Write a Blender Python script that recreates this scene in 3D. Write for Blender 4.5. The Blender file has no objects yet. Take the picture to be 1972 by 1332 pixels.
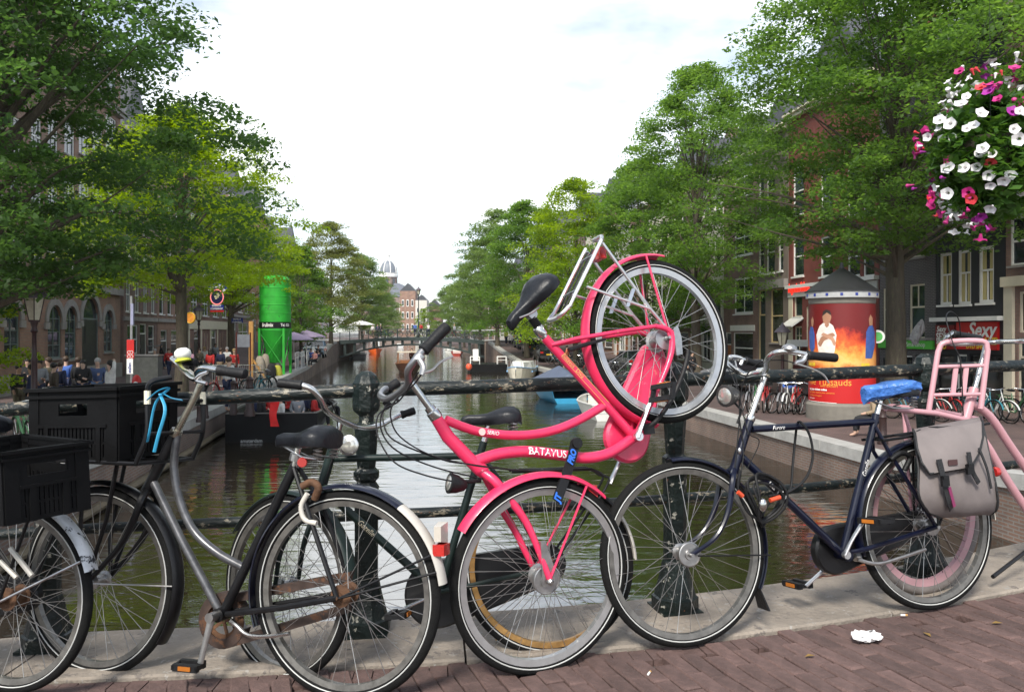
import bpy, bmesh, math, random
import numpy as np
from mathutils import Vector, Matrix

random.seed(7)
RNG = np.random.default_rng(11)
SC = bpy.context.scene
COL = SC.collection
V = Vector
PI = math.pi

# ------------------------------------------------------------------ camera
F, CX, YH, H = 1550.0, 986.0, 640.0, 1.2      # focal length and horizon in photo pixels, eye height
cam_d = bpy.data.cameras.new('camera')
cam = bpy.data.objects.new('camera', cam_d)
COL.objects.link(cam)
cam.location = (0, 0, H)
cam.rotation_euler = (PI / 2, 0, 0)
cam_d.sensor_fit = 'HORIZONTAL'
cam_d.sensor_width = 36
cam_d.lens = 36 * F / 1972
cam_d.shift_y = -(666 - YH) / 1972
cam_d.clip_start = 0.05
cam_d.clip_end = 6000
SC.camera = cam
SC.render.resolution_x, SC.render.resolution_y = 1024, 691

# ------------------------------------------------------------------ sky, sun, exposure
SUN_AZ, SUN_EL = math.radians(200), math.radians(46)   # azimuth clockwise from +Y
world = bpy.data.worlds.new('World')
SC.world = world
world.use_nodes = True
wt = world.node_tree
wn, wl = wt.nodes, wt.links
wn.clear()
wo = wn.new('ShaderNodeOutputWorld')
bg = wn.new('ShaderNodeBackground')
sky = wn.new('ShaderNodeTexSky')
sky.sky_type = 'NISHITA'
sky.sun_disc = False
sky.sun_elevation = SUN_EL
sky.sun_rotation = SUN_AZ
sky.air_density, sky.dust_density, sky.ozone_density = 1.0, 0.5, 1.5
tc = wn.new('ShaderNodeTexCoord')
mp = wn.new('ShaderNodeMapping')
mp.inputs['Scale'].default_value = (1.0, 1.0, 2.6)
nz = wn.new('ShaderNodeTexNoise')
nz.inputs['Scale'].default_value = 1.7
nz.inputs['Detail'].default_value = 7
nz.inputs['Roughness'].default_value = 0.55
rp = wn.new('ShaderNodeValToRGB')
rp.color_ramp.elements[0].position = 0.45
rp.color_ramp.elements[0].color = (.13, .13, .13, 1)
rp.color_ramp.elements[1].position = 0.66
rp.color_ramp.elements[1].color = (1, 1, 1, 1)
mx = wn.new('ShaderNodeMix')
mx.data_type = 'RGBA'
mx.inputs['B'].default_value = (12.0, 12.4, 12.7, 1)        # thin bright cloud over the whole sky
wl.new(tc.outputs['Generated'], mp.inputs['Vector'])
wl.new(mp.outputs[0], nz.inputs['Vector'])
wl.new(nz.outputs['Fac'], rp.inputs['Fac'])
wl.new(rp.outputs['Color'], mx.inputs['Factor'])
wl.new(sky.outputs['Color'], mx.inputs['A'])
wl.new(mx.outputs['Result'], bg.inputs['Color'])
bg.inputs['Strength'].default_value = 0.09
wl.new(bg.outputs[0], wo.inputs['Surface'])

sun_d = bpy.data.lights.new('sun', 'SUN')
sun_d.energy = 3.1
sun_d.angle = math.radians(14)
sun_d.color = (1.0, 0.95, 0.86)
sun = bpy.data.objects.new('sun', sun_d)
COL.objects.link(sun)
sd = V((math.sin(SUN_AZ) * math.cos(SUN_EL), math.cos(SUN_AZ) * math.cos(SUN_EL), math.sin(SUN_EL)))
sun.rotation_euler = sd.to_track_quat('Z', 'Y').to_euler()
sun.location = (0, -20, 40)

vs = SC.view_settings
vs.view_transform = 'Standard'
vs.look = 'None'
vs.exposure = 0.85
vs.gamma = 1.0
vs.use_curve_mapping = False
SC.render.engine = 'CYCLES'
SC.cycles.max_bounces = 6
SC.cycles.diffuse_bounces = 3
SC.cycles.glossy_bounces = 3
SC.cycles.transmission_bounces = 4
SC.cycles.transparent_max_bounces = 6
SC.cycles.sample_clamp_indirect = 6
SC.cycles.use_denoising = True

# ------------------------------------------------------------------ helpers
def at(px, py, d):
    return V(((px - CX) / F * d, d, H - (py - YH) / F * d))

def ground_at(px, py, z):
    return at(px, py, (H - z) * F / (py - YH))

def spline(pts, n=6):
    pts = [V(p) for p in pts]
    if len(pts) < 3:
        return pts
    out = []
    for i in range(len(pts) - 1):
        p0 = pts[i - 1] if i else pts[0] * 2 - pts[1]
        p1, p2 = pts[i], pts[i + 1]
        p3 = pts[i + 2] if i + 2 < len(pts) else pts[-1] * 2 - pts[-2]
        for k in range(n):
            t = k / n
            out.append(.5 * ((2 * p1) + (p2 - p0) * t + (2 * p0 - 5 * p1 + 4 * p2 - p3) * t * t
                             + (3 * p1 - p0 - 3 * p2 + p3) * t ** 3))
    out.append(pts[-1])
    return out

class MB:
    """collects shapes; build() links them as one mesh object"""
    def __init__(s):
        s.v, s.f = [], []

    def add(s, vs_, fs_):
        n = len(s.v)
        s.v.extend(tuple(p) for p in vs_)
        s.f.extend(tuple(i + n for i in f) for f in fs_)
        return s

    def box(s, c, d, rot=None):
        c = V(c)
        R = rot or Matrix.Identity(3)
        return s.obox(c, R @ V((d[0], 0, 0)), R @ V((0, d[1], 0)), R @ V((0, 0, d[2])))

    def obox(s, c, a, b, h, taper=1.0):
        c, a, b, h = V(c), V(a) / 2, V(b) / 2, V(h) / 2
        vs_ = [c - a - b - h, c + a - b - h, c + a + b - h, c - a + b - h]
        a2, b2 = a * taper, b * taper
        vs_ += [c - a2 - b2 + h, c + a2 - b2 + h, c + a2 + b2 + h, c - a2 + b2 + h]
        return s.add(vs_, [(3, 2, 1, 0), (4, 5, 6, 7), (0, 1, 5, 4), (1, 2, 6, 5), (2, 3, 7, 6), (3, 0, 4, 7)])

    def quad(s, a, b, c, d):
        return s.add([a, b, c, d], [(0, 1, 2, 3)])

    def tube(s, path, r, seg=8, closed=False, caps=True, flat=1.0, up=None):
        path = [V(p) for p in path]
        n = len(path)
        rs = r if isinstance(r, (list, tuple)) else [r] * n
        if len(rs) != n:
            rs = list(np.interp(np.linspace(0, 1, n), np.linspace(0, 1, len(rs)), rs))
        tans = []
        for i in range(n):
            if closed:
                t = path[(i + 1) % n] - path[i - 1]
            else:
                t = path[min(i + 1, n - 1)] - path[max(i - 1, 0)]
            tans.append(t.normalized() if t.length > 1e-9 else V((0, 0, 1)))
        ref = V(up) if up is not None else (V((0, 0, 1)) if abs(tans[0].z) < .9 else V((0, 1, 0)))
        nrm = (ref - tans[0] * ref.dot(tans[0])).normalized()
        vs_, fs_ = [], []
        for i in range(n):
            t = tans[i]
            if up is not None:
                nrm = (ref - t * ref.dot(t)).normalized()
            else:
                nrm = (nrm - t * nrm.dot(t))
                nrm = nrm.normalized() if nrm.length > 1e-6 else t.orthogonal().normalized()
            bn = t.cross(nrm)
            for k in range(seg):
                a = 2 * PI * (k + .5) / seg
                vs_.append(path[i] + nrm * (math.cos(a) * rs[i] * flat) + bn * (math.sin(a) * rs[i]))
        m = n if closed else n - 1
        for i in range(m):
            j = (i + 1) % n
            for k in range(seg):
                k2 = (k + 1) % seg
                fs_.append((i * seg + k, i * seg + k2, j * seg + k2, j * seg + k))
        if caps and not closed:
            fs_.append(tuple(range(seg))[::-1])
            fs_.append(tuple((n - 1) * seg + k for k in range(seg)))
        return s.add(vs_, fs_)

    def lathe(s, prof, c, axis=(0, 0, 1), seg=16, rot0=0.0, caps=True):
        """prof: (radius, height along axis)"""
        c, ax = V(c), V(axis).normalized()
        e1 = (V((1, 0, 0)) if abs(ax.x) < .9 else V((0, 1, 0)))
        e1 = (e1 - ax * e1.dot(ax)).normalized()
        e2 = ax.cross(e1)
        vs_, fs_ = [], []
        for r, z in prof:
            for k in range(seg):
                a = 2 * PI * k / seg + rot0
                vs_.append(c + ax * z + e1 * (r * math.cos(a)) + e2 * (r * math.sin(a)))
        for i in range(len(prof) - 1):
            for k in range(seg):
                k2 = (k + 1) % seg
                fs_.append((i * seg + k, i * seg + k2, (i + 1) * seg + k2, (i + 1) * seg + k))
        if caps:
            fs_.append(tuple(range(seg))[::-1])
            fs_.append(tuple((len(prof) - 1) * seg + k for k in range(seg)))
        return s.add(vs_, fs_)

    def prism(s, poly, o, ux, uy, n, depth):
        """poly in (ux, uy) about o, from n*-depth/2 to n*depth/2"""
        o, ux, uy, n = V(o), V(ux), V(uy), V(n)
        m = len(poly)
        vs_ = [o + ux * x + uy * y + n * (depth / 2) for x, y in poly] + [o + ux * x + uy * y - n * (depth / 2) for x, y in poly]
        fs_ = [tuple(range(m)), tuple(range(2 * m - 1, m - 1, -1))]
        fs_ += [(i, i + m, (i + 1) % m + m, (i + 1) % m) for i in range(m)]
        return s.add(vs_, fs_)

    def ball(s, c, r, seg=12, rings=8, M3=None):
        c = V(c)
        r = V(r) if not isinstance(r, (int, float)) else V((r, r, r))
        vs_, fs_ = [], []
        for i in range(rings + 1):
            th = PI * i / rings
            for k in range(seg):
                a = 2 * PI * k / seg
                p = V((r.x * math.sin(th) * math.cos(a), r.y * math.sin(th) * math.sin(a), r.z * math.cos(th)))
                vs_.append(c + (M3 @ p if M3 else p))
        for i in range(rings):
            for k in range(seg):
                k2 = (k + 1) % seg
                fs_.append((i * seg + k, (i + 1) * seg + k, (i + 1) * seg + k2, i * seg + k2))
        return s.add(vs_, fs_)

    def loft(s, secs, caps=True):
        m = len(secs[0])
        vs_ = [p for sec in secs for p in sec]
        fs_ = []
        for i in range(len(secs) - 1):
            for k in range(m):
                k2 = (k + 1) % m
                fs_.append((i * m + k, i * m + k2, (i + 1) * m + k2, (i + 1) * m + k))
        if caps:
            fs_.append(tuple(range(m))[::-1])
            fs_.append(tuple((len(secs) - 1) * m + k for k in range(m)))
        return s.add(vs_, fs_)

    def mesh(s, name, smooth=False, off=None):
        me = bpy.data.meshes.new(name)
        vv = s.v if off is None else [(p[0] - off[0], p[1] - off[1], p[2] - off[2]) for p in s.v]
        me.from_pydata(vv, [], s.f)
        if smooth:
            me.polygons.foreach_set('use_smooth', [True] * len(me.polygons))
            try:
                me.set_sharp_from_angle(angle=math.radians(42))
            except Exception:
                pass
        me.update()
        return me

    def build(s, name, mat, parent=None, smooth=False, world=True):
        off = None
        if parent is not None and world:
            off = wloc(parent)
        me = s.mesh(name, smooth, off)
        if mat is not None:
            me.materials.append(mat)
        return link(name, me, parent)

def wloc(o):
    p = V((0, 0, 0))
    while o is not None:
        p = p + o.location
        o = o.parent
    return p

def link(name, me, parent=None):
    o = bpy.data.objects.new(name, me)
    COL.objects.link(o)
    if parent is not None:
        o.parent = parent
    return o

def tag(o, label=None, cat=None, group=None, kind=None):
    if label: o['label'] = label
    if cat: o['category'] = cat
    if group: o['group'] = group
    if kind: o['kind'] = kind
    return o

def thing(name, label, cat, loc=(0, 0, 0), group=None, rz=0):
    o = link(name, None)
    o.location = loc
    o.rotation_euler = (0, 0, rz)
    o.empty_display_size = .1
    return tag(o, label, cat, group)

KIDS = {}
def copy_tree(o, parent=None, mats=None):
    c = o.copy()
    COL.objects.link(c)
    c.parent = parent
    if mats and c.type == 'MESH':
        for nm, m in mats.items():
            if o.name.split('.')[0] == nm:
                c.material_slots[0].link = 'OBJECT'
                c.material_slots[0].material = m
    for ch in list(o.children):
        copy_tree(ch, c, mats)
    return c

# ------------------------------------------------------------------ materials
MATS = {}
def nodes_of(m):
    m.use_nodes = True
    nt = m.node_tree
    return nt, nt.nodes, nt.links, nt.nodes['Principled BSDF']

def M(name, col=(.5, .5, .5), rough=.5, metal=0.0, var=.12, vscale=6.0, bump=0.0, bscale=40.0,
      coat=0.0, chip=None, chipscale=18.0, chipamt=.62, rnd=0.0, coord='Object', trans=None, spec=None, stretch=None):
    """procedural surface: base colour with noise variation, optional chips / rust patches, fine bump"""
    if name in MATS:
        return MATS[name]
    m = bpy.data.materials.new(name)
    MATS[name] = m
    nt, n, l, b = nodes_of(m)
    b.inputs['Roughness'].default_value = rough
    b.inputs['Metallic'].default_value = metal
    b.inputs['Coat Weight'].default_value = coat
    b.inputs['Coat Roughness'].default_value = .08
    if spec is not None:
        b.inputs['Specular IOR Level'].default_value = spec
    t = n.new('ShaderNodeTexCoord')
    src = t.outputs[coord]
    if stretch:
        mpn = n.new('ShaderNodeMapping')
        mpn.inputs['Scale'].default_value = stretch
        l.new(src, mpn.inputs[0])
        src = mpn.outputs[0]
    nz_ = n.new('ShaderNodeTexNoise')
    nz_.inputs['Scale'].default_value = vscale
    nz_.inputs['Detail'].default_value = 6
    nz_.inputs['Roughness'].default_value = .65
    l.new(src, nz_.inputs['Vector'])
    c = V(col)
    r_ = n.new('ShaderNodeValToRGB')
    r_.color_ramp.elements[0].position, r_.color_ramp.elements[1].position = .3, .7
    r_.color_ramp.elements[0].color = (*(c * (1 - var)), 1)
    r_.color_ramp.elements[1].color = (*[min(1, x * (1 + var)) for x in c], 1)
    l.new(nz_.outputs['Fac'], r_.inputs['Fac'])
    colout = r_.outputs['Color']
    if rnd > 0:
        oi = n.new('ShaderNodeObjectInfo')
        hs = n.new('ShaderNodeHueSaturation')
        mr = n.new('ShaderNodeMapRange')
        mr.inputs['To Min'].default_value, mr.inputs['To Max'].default_value = 1 - rnd, 1 + rnd
        l.new(oi.outputs['Random'], mr.inputs['Value'])
        l.new(mr.outputs[0], hs.inputs['Value'])
        l.new(colout, hs.inputs['Color'])
        colout = hs.outputs['Color']
    if chip:
        for i, (cc, amt) in enumerate(chip):
            n2 = n.new('ShaderNodeTexNoise')
            n2.inputs['Scale'].default_value = chipscale * (1 + .7 * i)
            n2.inputs['Detail'].default_value = 8
            n2.inputs['Roughness'].default_value = .7
            mp2 = n.new('ShaderNodeMapping')
            mp2.inputs['Location'].default_value = (3.1 * i, 1.7, .3 * i)
            l.new(src, mp2.inputs[0])
            l.new(mp2.outputs[0], n2.inputs['Vector'])
            r2 = n.new('ShaderNodeValToRGB')
            r2.color_ramp.elements[0].position, r2.color_ramp.elements[1].position = amt, amt + .03
            l.new(n2.outputs['Fac'], r2.inputs['Fac'])
            mm = n.new('ShaderNodeMix')
            mm.data_type = 'RGBA'
            l.new(r2.outputs['Color'], mm.inputs['Factor'])
            l.new(colout, mm.inputs['A'])
            mm.inputs['B'].default_value = (*cc, 1)
            colout = mm.outputs['Result']
    l.new(colout, b.inputs['Base Color'])
    # roughness breakup
    mr2 = n.new('ShaderNodeMapRange')
    mr2.inputs['To Min'].default_value = max(.03, rough * .75)
    mr2.inputs['To Max'].default_value = min(1, rough * 1.3)
    l.new(nz_.outputs['Fac'], mr2.inputs['Value'])
    l.new(mr2.outputs[0], b.inputs['Roughness'])
    if bump > 0:
        n3 = n.new('ShaderNodeTexNoise')
        n3.inputs['Scale'].default_value = bscale
        n3.inputs['Detail'].default_value = 5
        l.new(src, n3.inputs['Vector'])
        bp = n.new('ShaderNodeBump')
        bp.inputs['Strength'].default_value = bump
        bp.inputs['Distance'].default_value = .02
        l.new(n3.outputs['Fac'], bp.inputs['Height'])
        l.new(bp.outputs[0], b.inputs['Normal'])
    if trans:
        b.inputs['Transmission Weight'].default_value = trans
    return m

def brickmat(name, c1, c2, mortar, scale=1.0, bw=.22, bh=.065, ms=.012, axis='XZ', rough=.85, dirt=.35):
    """brick courses in object space; the wall's own X runs along it and Z up"""
    if name in MATS:
        return MATS[name]
    m = bpy.data.materials.new(name)
    MATS[name] = m
    nt, n, l, b = nodes_of(m)
    b.inputs['Roughness'].default_value = rough
    t = n.new('ShaderNodeTexCoord')
    sp = n.new('ShaderNodeSeparateXYZ')
    l.new(t.outputs['Object'], sp.inputs[0])
    cb = n.new('ShaderNodeCombineXYZ')
    if axis == 'XZ':
        ad = n.new('ShaderNodeMath'); ad.operation = 'ADD'
        l.new(sp.outputs[0], ad.inputs[0]); l.new(sp.outputs[1], ad.inputs[1])
        l.new(ad.outputs[0], cb.inputs[0]); l.new(sp.outputs[2], cb.inputs[1])
    else:
        l.new(sp.outputs[0], cb.inputs[0]); l.new(sp.outputs[1], cb.inputs[1])
    bt = n.new('ShaderNodeTexBrick')
    bt.inputs['Scale'].default_value = scale
    bt.inputs['Color1'].default_value = (*c1, 1)
    bt.inputs['Color2'].default_value = (*c2, 1)
    bt.inputs['Mortar'].default_value = (*mortar, 1)
    bt.inputs['Brick Width'].default_value = bw
    bt.inputs['Row Height'].default_value = bh
    bt.inputs['Mortar Size'].default_value = ms
    bt.inputs['Bias'].default_value = -.1
    l.new(cb.outputs[0], bt.inputs['Vector'])
    nz_ = n.new('ShaderNodeTexNoise')
    nz_.inputs['Scale'].default_value = .9
    nz_.inputs['Detail'].default_value = 9
    l.new(t.outputs['Object'], nz_.inputs['Vector'])
    r_ = n.new('ShaderNodeValToRGB')
    r_.color_ramp.elements[0].position, r_.color_ramp.elements[1].position = .3, .7
    r_.color_ramp.elements[0].color = (1 - dirt,) * 3 + (1,)
    r_.color_ramp.elements[1].color = (1.1, 1.08, 1.05, 1)
    l.new(nz_.outputs['Fac'], r_.inputs['Fac'])
    mu = n.new('ShaderNodeMix'); mu.data_type = 'RGBA'; mu.blend_type = 'MULTIPLY'
    mu.inputs['Factor'].default_value = 1
    l.new(bt.outputs['Color'], mu.inputs['A']); l.new(r_.outputs['Color'], mu.inputs['B'])
    l.new(mu.outputs['Result'], b.inputs['Base Color'])
    bp = n.new('ShaderNodeBump'); bp.inputs['Strength'].default_value = .5; bp.inputs['Distance'].default_value = .01
    bp.invert = True
    l.new(bt.outputs['Fac'], bp.inputs['Height']); l.new(bp.outputs[0], b.inputs['Normal'])
    return m

def emis(name, col, strength=1.0):
    if name in MATS:
        return MATS[name]
    m = bpy.data.materials.new(name)
    MATS[name] = m
    nt, n, l, b = nodes_of(m)
    b.inputs['Base Color'].default_value = (*col, 1)
    b.inputs['Emission Color'].default_value = (*col, 1)
    b.inputs['Emission Strength'].default_value = strength
    return m

def glassmat(name, tint=(.02, .03, .035), rough=.04):
    if name in MATS:
        return MATS[name]
    m = bpy.data.materials.new(name)
    MATS[name] = m
    nt, n, l, b = nodes_of(m)
    t = n.new('ShaderNodeTexCoord')
    nz_ = n.new('ShaderNodeTexNoise'); nz_.inputs['Scale'].default_value = .8
    l.new(t.outputs['Object'], nz_.inputs['Vector'])
    r_ = n.new('ShaderNodeValToRGB')
    r_.color_ramp.elements[0].position, r_.color_ramp.elements[1].position = .35, .65
    r_.color_ramp.elements[0].color = (*(V(tint) * .4), 1)
    r_.color_ramp.elements[1].color = (*(V(tint) * 1.8), 1)
    l.new(nz_.outputs['Fac'], r_.inputs['Fac']); l.new(r_.outputs['Color'], b.inputs['Base Color'])
    b.inputs['Roughness'].default_value = rough
    b.inputs['Specular IOR Level'].default_value = .7
    return m

WHITE = M('white_paint', (.74, .73, .70), .45, var=.06)
CREAM = M('cream_paint', (.62, .56, .43), .55, var=.08, vscale=2)
BLACKP = M('black_paint', (.006, .006, .007), .42, var=.3, coat=.08, spec=.3)
TYRE = M('tyre_rubber', (.007, .007, .007), .85, spec=.2, var=.35, vscale=30, bump=.25, bscale=160)
CHROME = M('worn_chrome', (.62, .61, .59), .22, 1.0, var=.12, vscale=20, chip=[((.22, .12, .06), .70)], chipscale=26)
STEEL = M('dull_steel', (.42, .41, .40), .38, 1.0, var=.2, vscale=25)
ALU = M('brushed_aluminium', (.68, .68, .68), .32, 1.0, var=.08, vscale=30)
RUBBER = M('black_rubber', (.008, .008, .009), .55, spec=.3, var=.25, vscale=30, bump=.15, bscale=90)
LEATHER = M('black_vinyl', (.008, .009, .012), .40, spec=.35, var=.3, vscale=20, bump=.12, bscale=70)
RUST = M('rusty_steel', (.10, .048, .024), .8, .2, var=.45, vscale=18, bump=.3)
REDLENS = M('red_lens', (.36, .016, .012), .25, var=.2, coat=.3)
AMBER = M('amber_lens', (.38, .12, .015), .3, var=.2, coat=.2)
CLEARLENS = M('clear_lens', (.50, .49, .45), .16, .6, var=.15, vscale=30, coat=.6)
STRIPE = M('reflective_strip', (.50, .50, .48), .5, var=.1)
DARKGREEN = M('dark_green_paint', (.007, .016, .014), .42, var=.3, vscale=14, coat=.08, spec=.3,
              chip=[((.40, .40, .36), .66), ((.16, .07, .035), .69)], chipscale=22)
SKINS = [M('skin_a', (.52, .33, .24), .5, var=.06), M('skin_b', (.36, .21, .14), .5, var=.06), M('skin_c', (.58, .39, .30), .5, var=.06)]

# ------------------------------------------------------------------ lettering
def text_faces(s, size=1.0, bold=0.0, shear=0.0, align='LEFT', space=1.0):
    cu = bpy.data.curves.new('lettering', 'FONT')
    cu.body, cu.size, cu.shear, cu.align_x, cu.align_y = s, size, shear, align, 'CENTER'
    cu.offset = bold
    cu.space_character = space
    cu.resolution_u = 3
    o = bpy.data.objects.new('lettering', cu)
    COL.objects.link(o)
    dg = bpy.context.evaluated_depsgraph_get()
    me = bpy.data.meshes.new_from_object(o.evaluated_get(dg))
    vs_ = [tuple(v.co) for v in me.vertices]
    fs_ = [tuple(p.vertices) for p in me.polygons]
    bpy.data.objects.remove(o)
    bpy.data.curves.remove(cu)
    bpy.data.meshes.remove(me)
    return vs_, fs_

def lettering(s, o, ux, uy, size, mat, parent, bold=0.0, shear=0.0, align='LEFT', name='lettering', space=1.0, fn=None):
    vs_, fs_ = text_faces(s, size, bold, shear, align, space)
    mb = MB()
    if fn:
        mb.add([fn(x, y) for x, y, _ in vs_], fs_)
    else:
        o, ux, uy = V(o), V(ux), V(uy)
        mb.add([o + ux * x + uy * y for x, y, _ in vs_], fs_)
    return mb.build(name, mat, parent)

# ================================================================== SETTING
WATER_Z, QZ = -2.3, -1.42

def bridge_z(x):
    return float(np.interp(x, [-14, -8, -1.87, -.585, .69, 1.967, 4, 8, 14], [-1.1, -.6, -.075, -.01, .02, .045, .07, .03, -.5]))

# curve of the near bridge's edge (rail line in plan)
RAIL = [(-6.9, 3.55), (-5.65, 3.36), (-4.4, 3.24), (-3.13, 3.22), (-1.87, 3.245), (-.585, 3.235), (.69, 3.41), (1.967, 3.83), (3.11, 4.39), (4.15, 5.12), (5.05, 6.0)]
RAILS = spline([(x, y, 0) for x, y in RAIL], 10)

def rail_pt(i, off=0.0, z=0.0):
    """point on the rail curve (index into RAILS), shifted by off to the far side"""
    p = RAILS[i]
    t = (RAILS[min(i + 1, len(RAILS) - 1)] - RAILS[max(i - 1, 0)]).normalized()
    n = V((-t.y, t.x, 0))
    q = p + n * off
    return V((q.x, q.y, bridge_z(p.x) + z))

LIMESTONE = M('limestone', (.235, .20, .165), .85, var=.30, vscale=3.5, bump=.5, bscale=45,
              chip=[((.14, .12, .105), .58), ((.28, .26, .235), .60), ((.07, .06, .055), .655)], chipscale=11)
BRICKP = M('clinker_brick', (.098, .060, .053), .85, var=.28, vscale=16, bump=.35, bscale=70, rnd=.24,
           chip=[((.13, .10, .09), .64), ((.035, .03, .03), .66)], chipscale=12)
JOINT = M('sandy_joint', (.050, .042, .038), .95, var=.35, vscale=40, bump=.4, bscale=120)

# bridge deck: joint bed under the clinkers, everywhere else the paving itself as material
mb = MB()
xs = np.linspace(-9, 5, 29)
for i in range(len(RAILS) - 1):
    a, b = rail_pt(i, -.335, -.03), rail_pt(i + 1, -.335, -.03)
    ys = [1.0, 0, -.6, -1.2, -6]
    for k in range(4):
        a2 = V((a.x, a.y * ys[k] if ys[k] >= 0 else ys[k] * 2, a.z)); b2 = V((b.x, b.y * ys[k] if ys[k] >= 0 else ys[k] * 2, b.z))
        a3 = V((a.x, a.y * ys[k + 1] if ys[k + 1] >= 0 else ys[k + 1] * 2, a.z)); b3 = V((b.x, b.y * ys[k + 1] if ys[k + 1] >= 0 else ys[k + 1] * 2, b.z))
        mb.quad(a3, b3, b2, a2)
deck = tag(mb.build('bridge_pavement', JOINT), kind='structure')

# clinkers, one object each, laid in running bond with their long side across the kerb
protos = []
for k in range(5):
    rr = random.Random(k)
    L_, W_, D_ = .199, .0640, .06
    m2 = MB()
    j = lambda s_: rr.uniform(-s_, s_)
    top = [V((x * (L_ / 2 - .005) + j(.0025), y * (W_ / 2 - .005) + j(.0025), j(.0018))) for x, y in ((-1, -1), (1, -1), (1, 1), (-1, 1))]
    mid = [V((x * L_ / 2 + j(.0015), y * W_ / 2 + j(.0015), -.006)) for x, y in ((-1, -1), (1, -1), (1, 1), (-1, 1))]
    bot = [V((p.x, p.y, -D_)) for p in mid]
    m2.add(top + mid + bot, [(0, 1, 2, 3)] + [(4 + i, 4 + (i + 1) % 4, (i + 1) % 4, i) for i in range(4)] + [(8 + i, 8 + (i + 1) % 4, 4 + (i + 1) % 4, 4 + i) for i in range(4)])
    me = m2.mesh('brick')
    me.materials.append(BRICKP)
    protos.append(me)
ang = math.radians(-70)
ca, sa = math.cos(ang), math.sin(ang)
RYf = [rail_pt(i, -.335).y for i in range(len(RAILS))]; RXf = [rail_pt(i, -.335).x for i in range(len(RAILS))]
cells = []
for r in range(-110, 110):
    sh = .37 * r + .10 * math.sin(r * 1.7)
    for c in range(-40, 40):
        lx = (c + sh % 1.0) * .203
        ly = r * .0675
        x, y = lx * ca - ly * sa, lx * sa + ly * ca
        lim = np.interp(x, RXf, RYf)
        if y < lim - .075 and y > 1.6 and -2.6 < x < 3.3:
            px, py = CX + F * x / y, YH + F * (H - bridge_z(x)) / y
            seen = -60 < px < 2030 and py < 1390
            cells.append((0 if seen else 1, -y, x))
cells.sort()
rest = MB()
for k, (hid, y, x) in enumerate(cells):
    y = -y
    sl = (bridge_z(x + .05) - bridge_z(x - .05)) / .1
    loc = V((x, y, bridge_z(x) + random.uniform(-.003, .002)))
    rot = (random.uniform(-.012, .012), -sl + random.uniform(-.012, .012), ang + random.uniform(-.025, .025) + (PI if random.random() < .5 else 0))
    if k < 300 and not hid:
        o = link('brick', protos[random.randrange(5)], deck)
        o.location = loc
        o.rotation_euler = rot
    else:
        mt = Matrix.Translation(loc) @ Matrix.Rotation(rot[2], 4, 'Z')
        rest.add([mt @ v.co for v in protos[k % 5].vertices], [tuple(p.vertices) for p in protos[k % 5].polygons])
tag(rest.build('brick_field', BRICKP, deck), kind='stuff')
print('bricks seen', sum(1 for c in cells if c[0] == 0), 'all', len(cells))
# the half bricks cut along the kerb, one strip of small pieces
mb = MB()
s = 0
for i in range(len(RAILS) - 1):
    a0, b0 = rail_pt(i, -.338, -.004), rail_pt(i + 1, -.338, -.004)
    if not (-2.6 < a0.x < 3.2):
        continue
    a1, b1 = rail_pt(i, -.432, -.006), rail_pt(i + 1, -.432, -.006)
    n_ = max(1, round((b0 - a0).length / .066))
    for k in range(n_):
        t0, t1 = (k + .03) / n_, (k + .97) / n_
        q = [a1.lerp(b1, t0), a1.lerp(b1, t1), a0.lerp(b0, t1), a0.lerp(b0, t0)]
        dz = V((0, 0, random.uniform(-.004, .001)))
        q = [p + dz for p in q]
        mb.add(q + [p - V((0, 0, .05)) for p in q], [(0, 1, 2, 3), (4, 5, 1, 0), (5, 6, 2, 1), (6, 7, 3, 2), (7, 4, 0, 3)])
tag(mb.build('cut_bricks', BRICKP, deck), kind='stuff')

# limestone kerb, one slab after the other
kerb = link('kerb', None)
tag(kerb, kind='structure')
K0 = 0
cuts = [0, 9, 20, 29, 40, 53, 66, 80, 91, 100]
for a, b in zip(cuts[:-1], cuts[1:]):
    idx = list(range(a, b + 1))
    secs = []
    for q, i in enumerate(idx):
        e = .004 if q == 0 else (-.004 if q == len(idx) - 1 else 0)
        t = (RAILS[min(i + 1, len(RAILS) - 1)] - RAILS[max(i - 1, 0)]).normalized() * e
        dz = random.Random(a).uniform(-.004, .004)
        prof = [(-.33, -.2), (-.33, .004), (-.322, .012), (.14, .014), (.15, .004), (.15, -.2)]
        secs.append([rail_pt(i, o_, z_ + dz) + t for o_, z_ in prof])
    m2 = MB(); m2.loft(secs)
    m2.build('kerb_stone', LIMESTONE, kerb)
# side of the bridge under the kerb
mb = MB()
GIRDER = M('bridge_girder_paint', (.03, .035, .033), .6, var=.3, vscale=3)
mb.loft([[rail_pt(i, .10, -.21), rail_pt(i, .10, -.9), rail_pt(i, -.25, -.9), rail_pt(i, -.25, -.21)] for i in range(len(RAILS))])
tag(mb.build('bridge_girder', GIRDER), kind='structure')

# ---- canal water and streets
def left_edge(y): return -5.6 - .16 * y
def right_edge(y): return 10.2 - .135 * y
def lz(y): return float(np.interp(y, [-40, 4, 10, 20, 60, 76, 90, 112, 130, 400], [-.6, -.6, -1.0, QZ, QZ + .05, -.75, .02, .05, QZ, QZ]))
def rz_(y): return float(np.interp(y, [-40, 4, 9, 17, 70, 84, 96, 112, 130, 400], [.05, -.1, -.9, QZ - .1, QZ - .1, -.8, .0, .05, QZ, QZ]))

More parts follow.
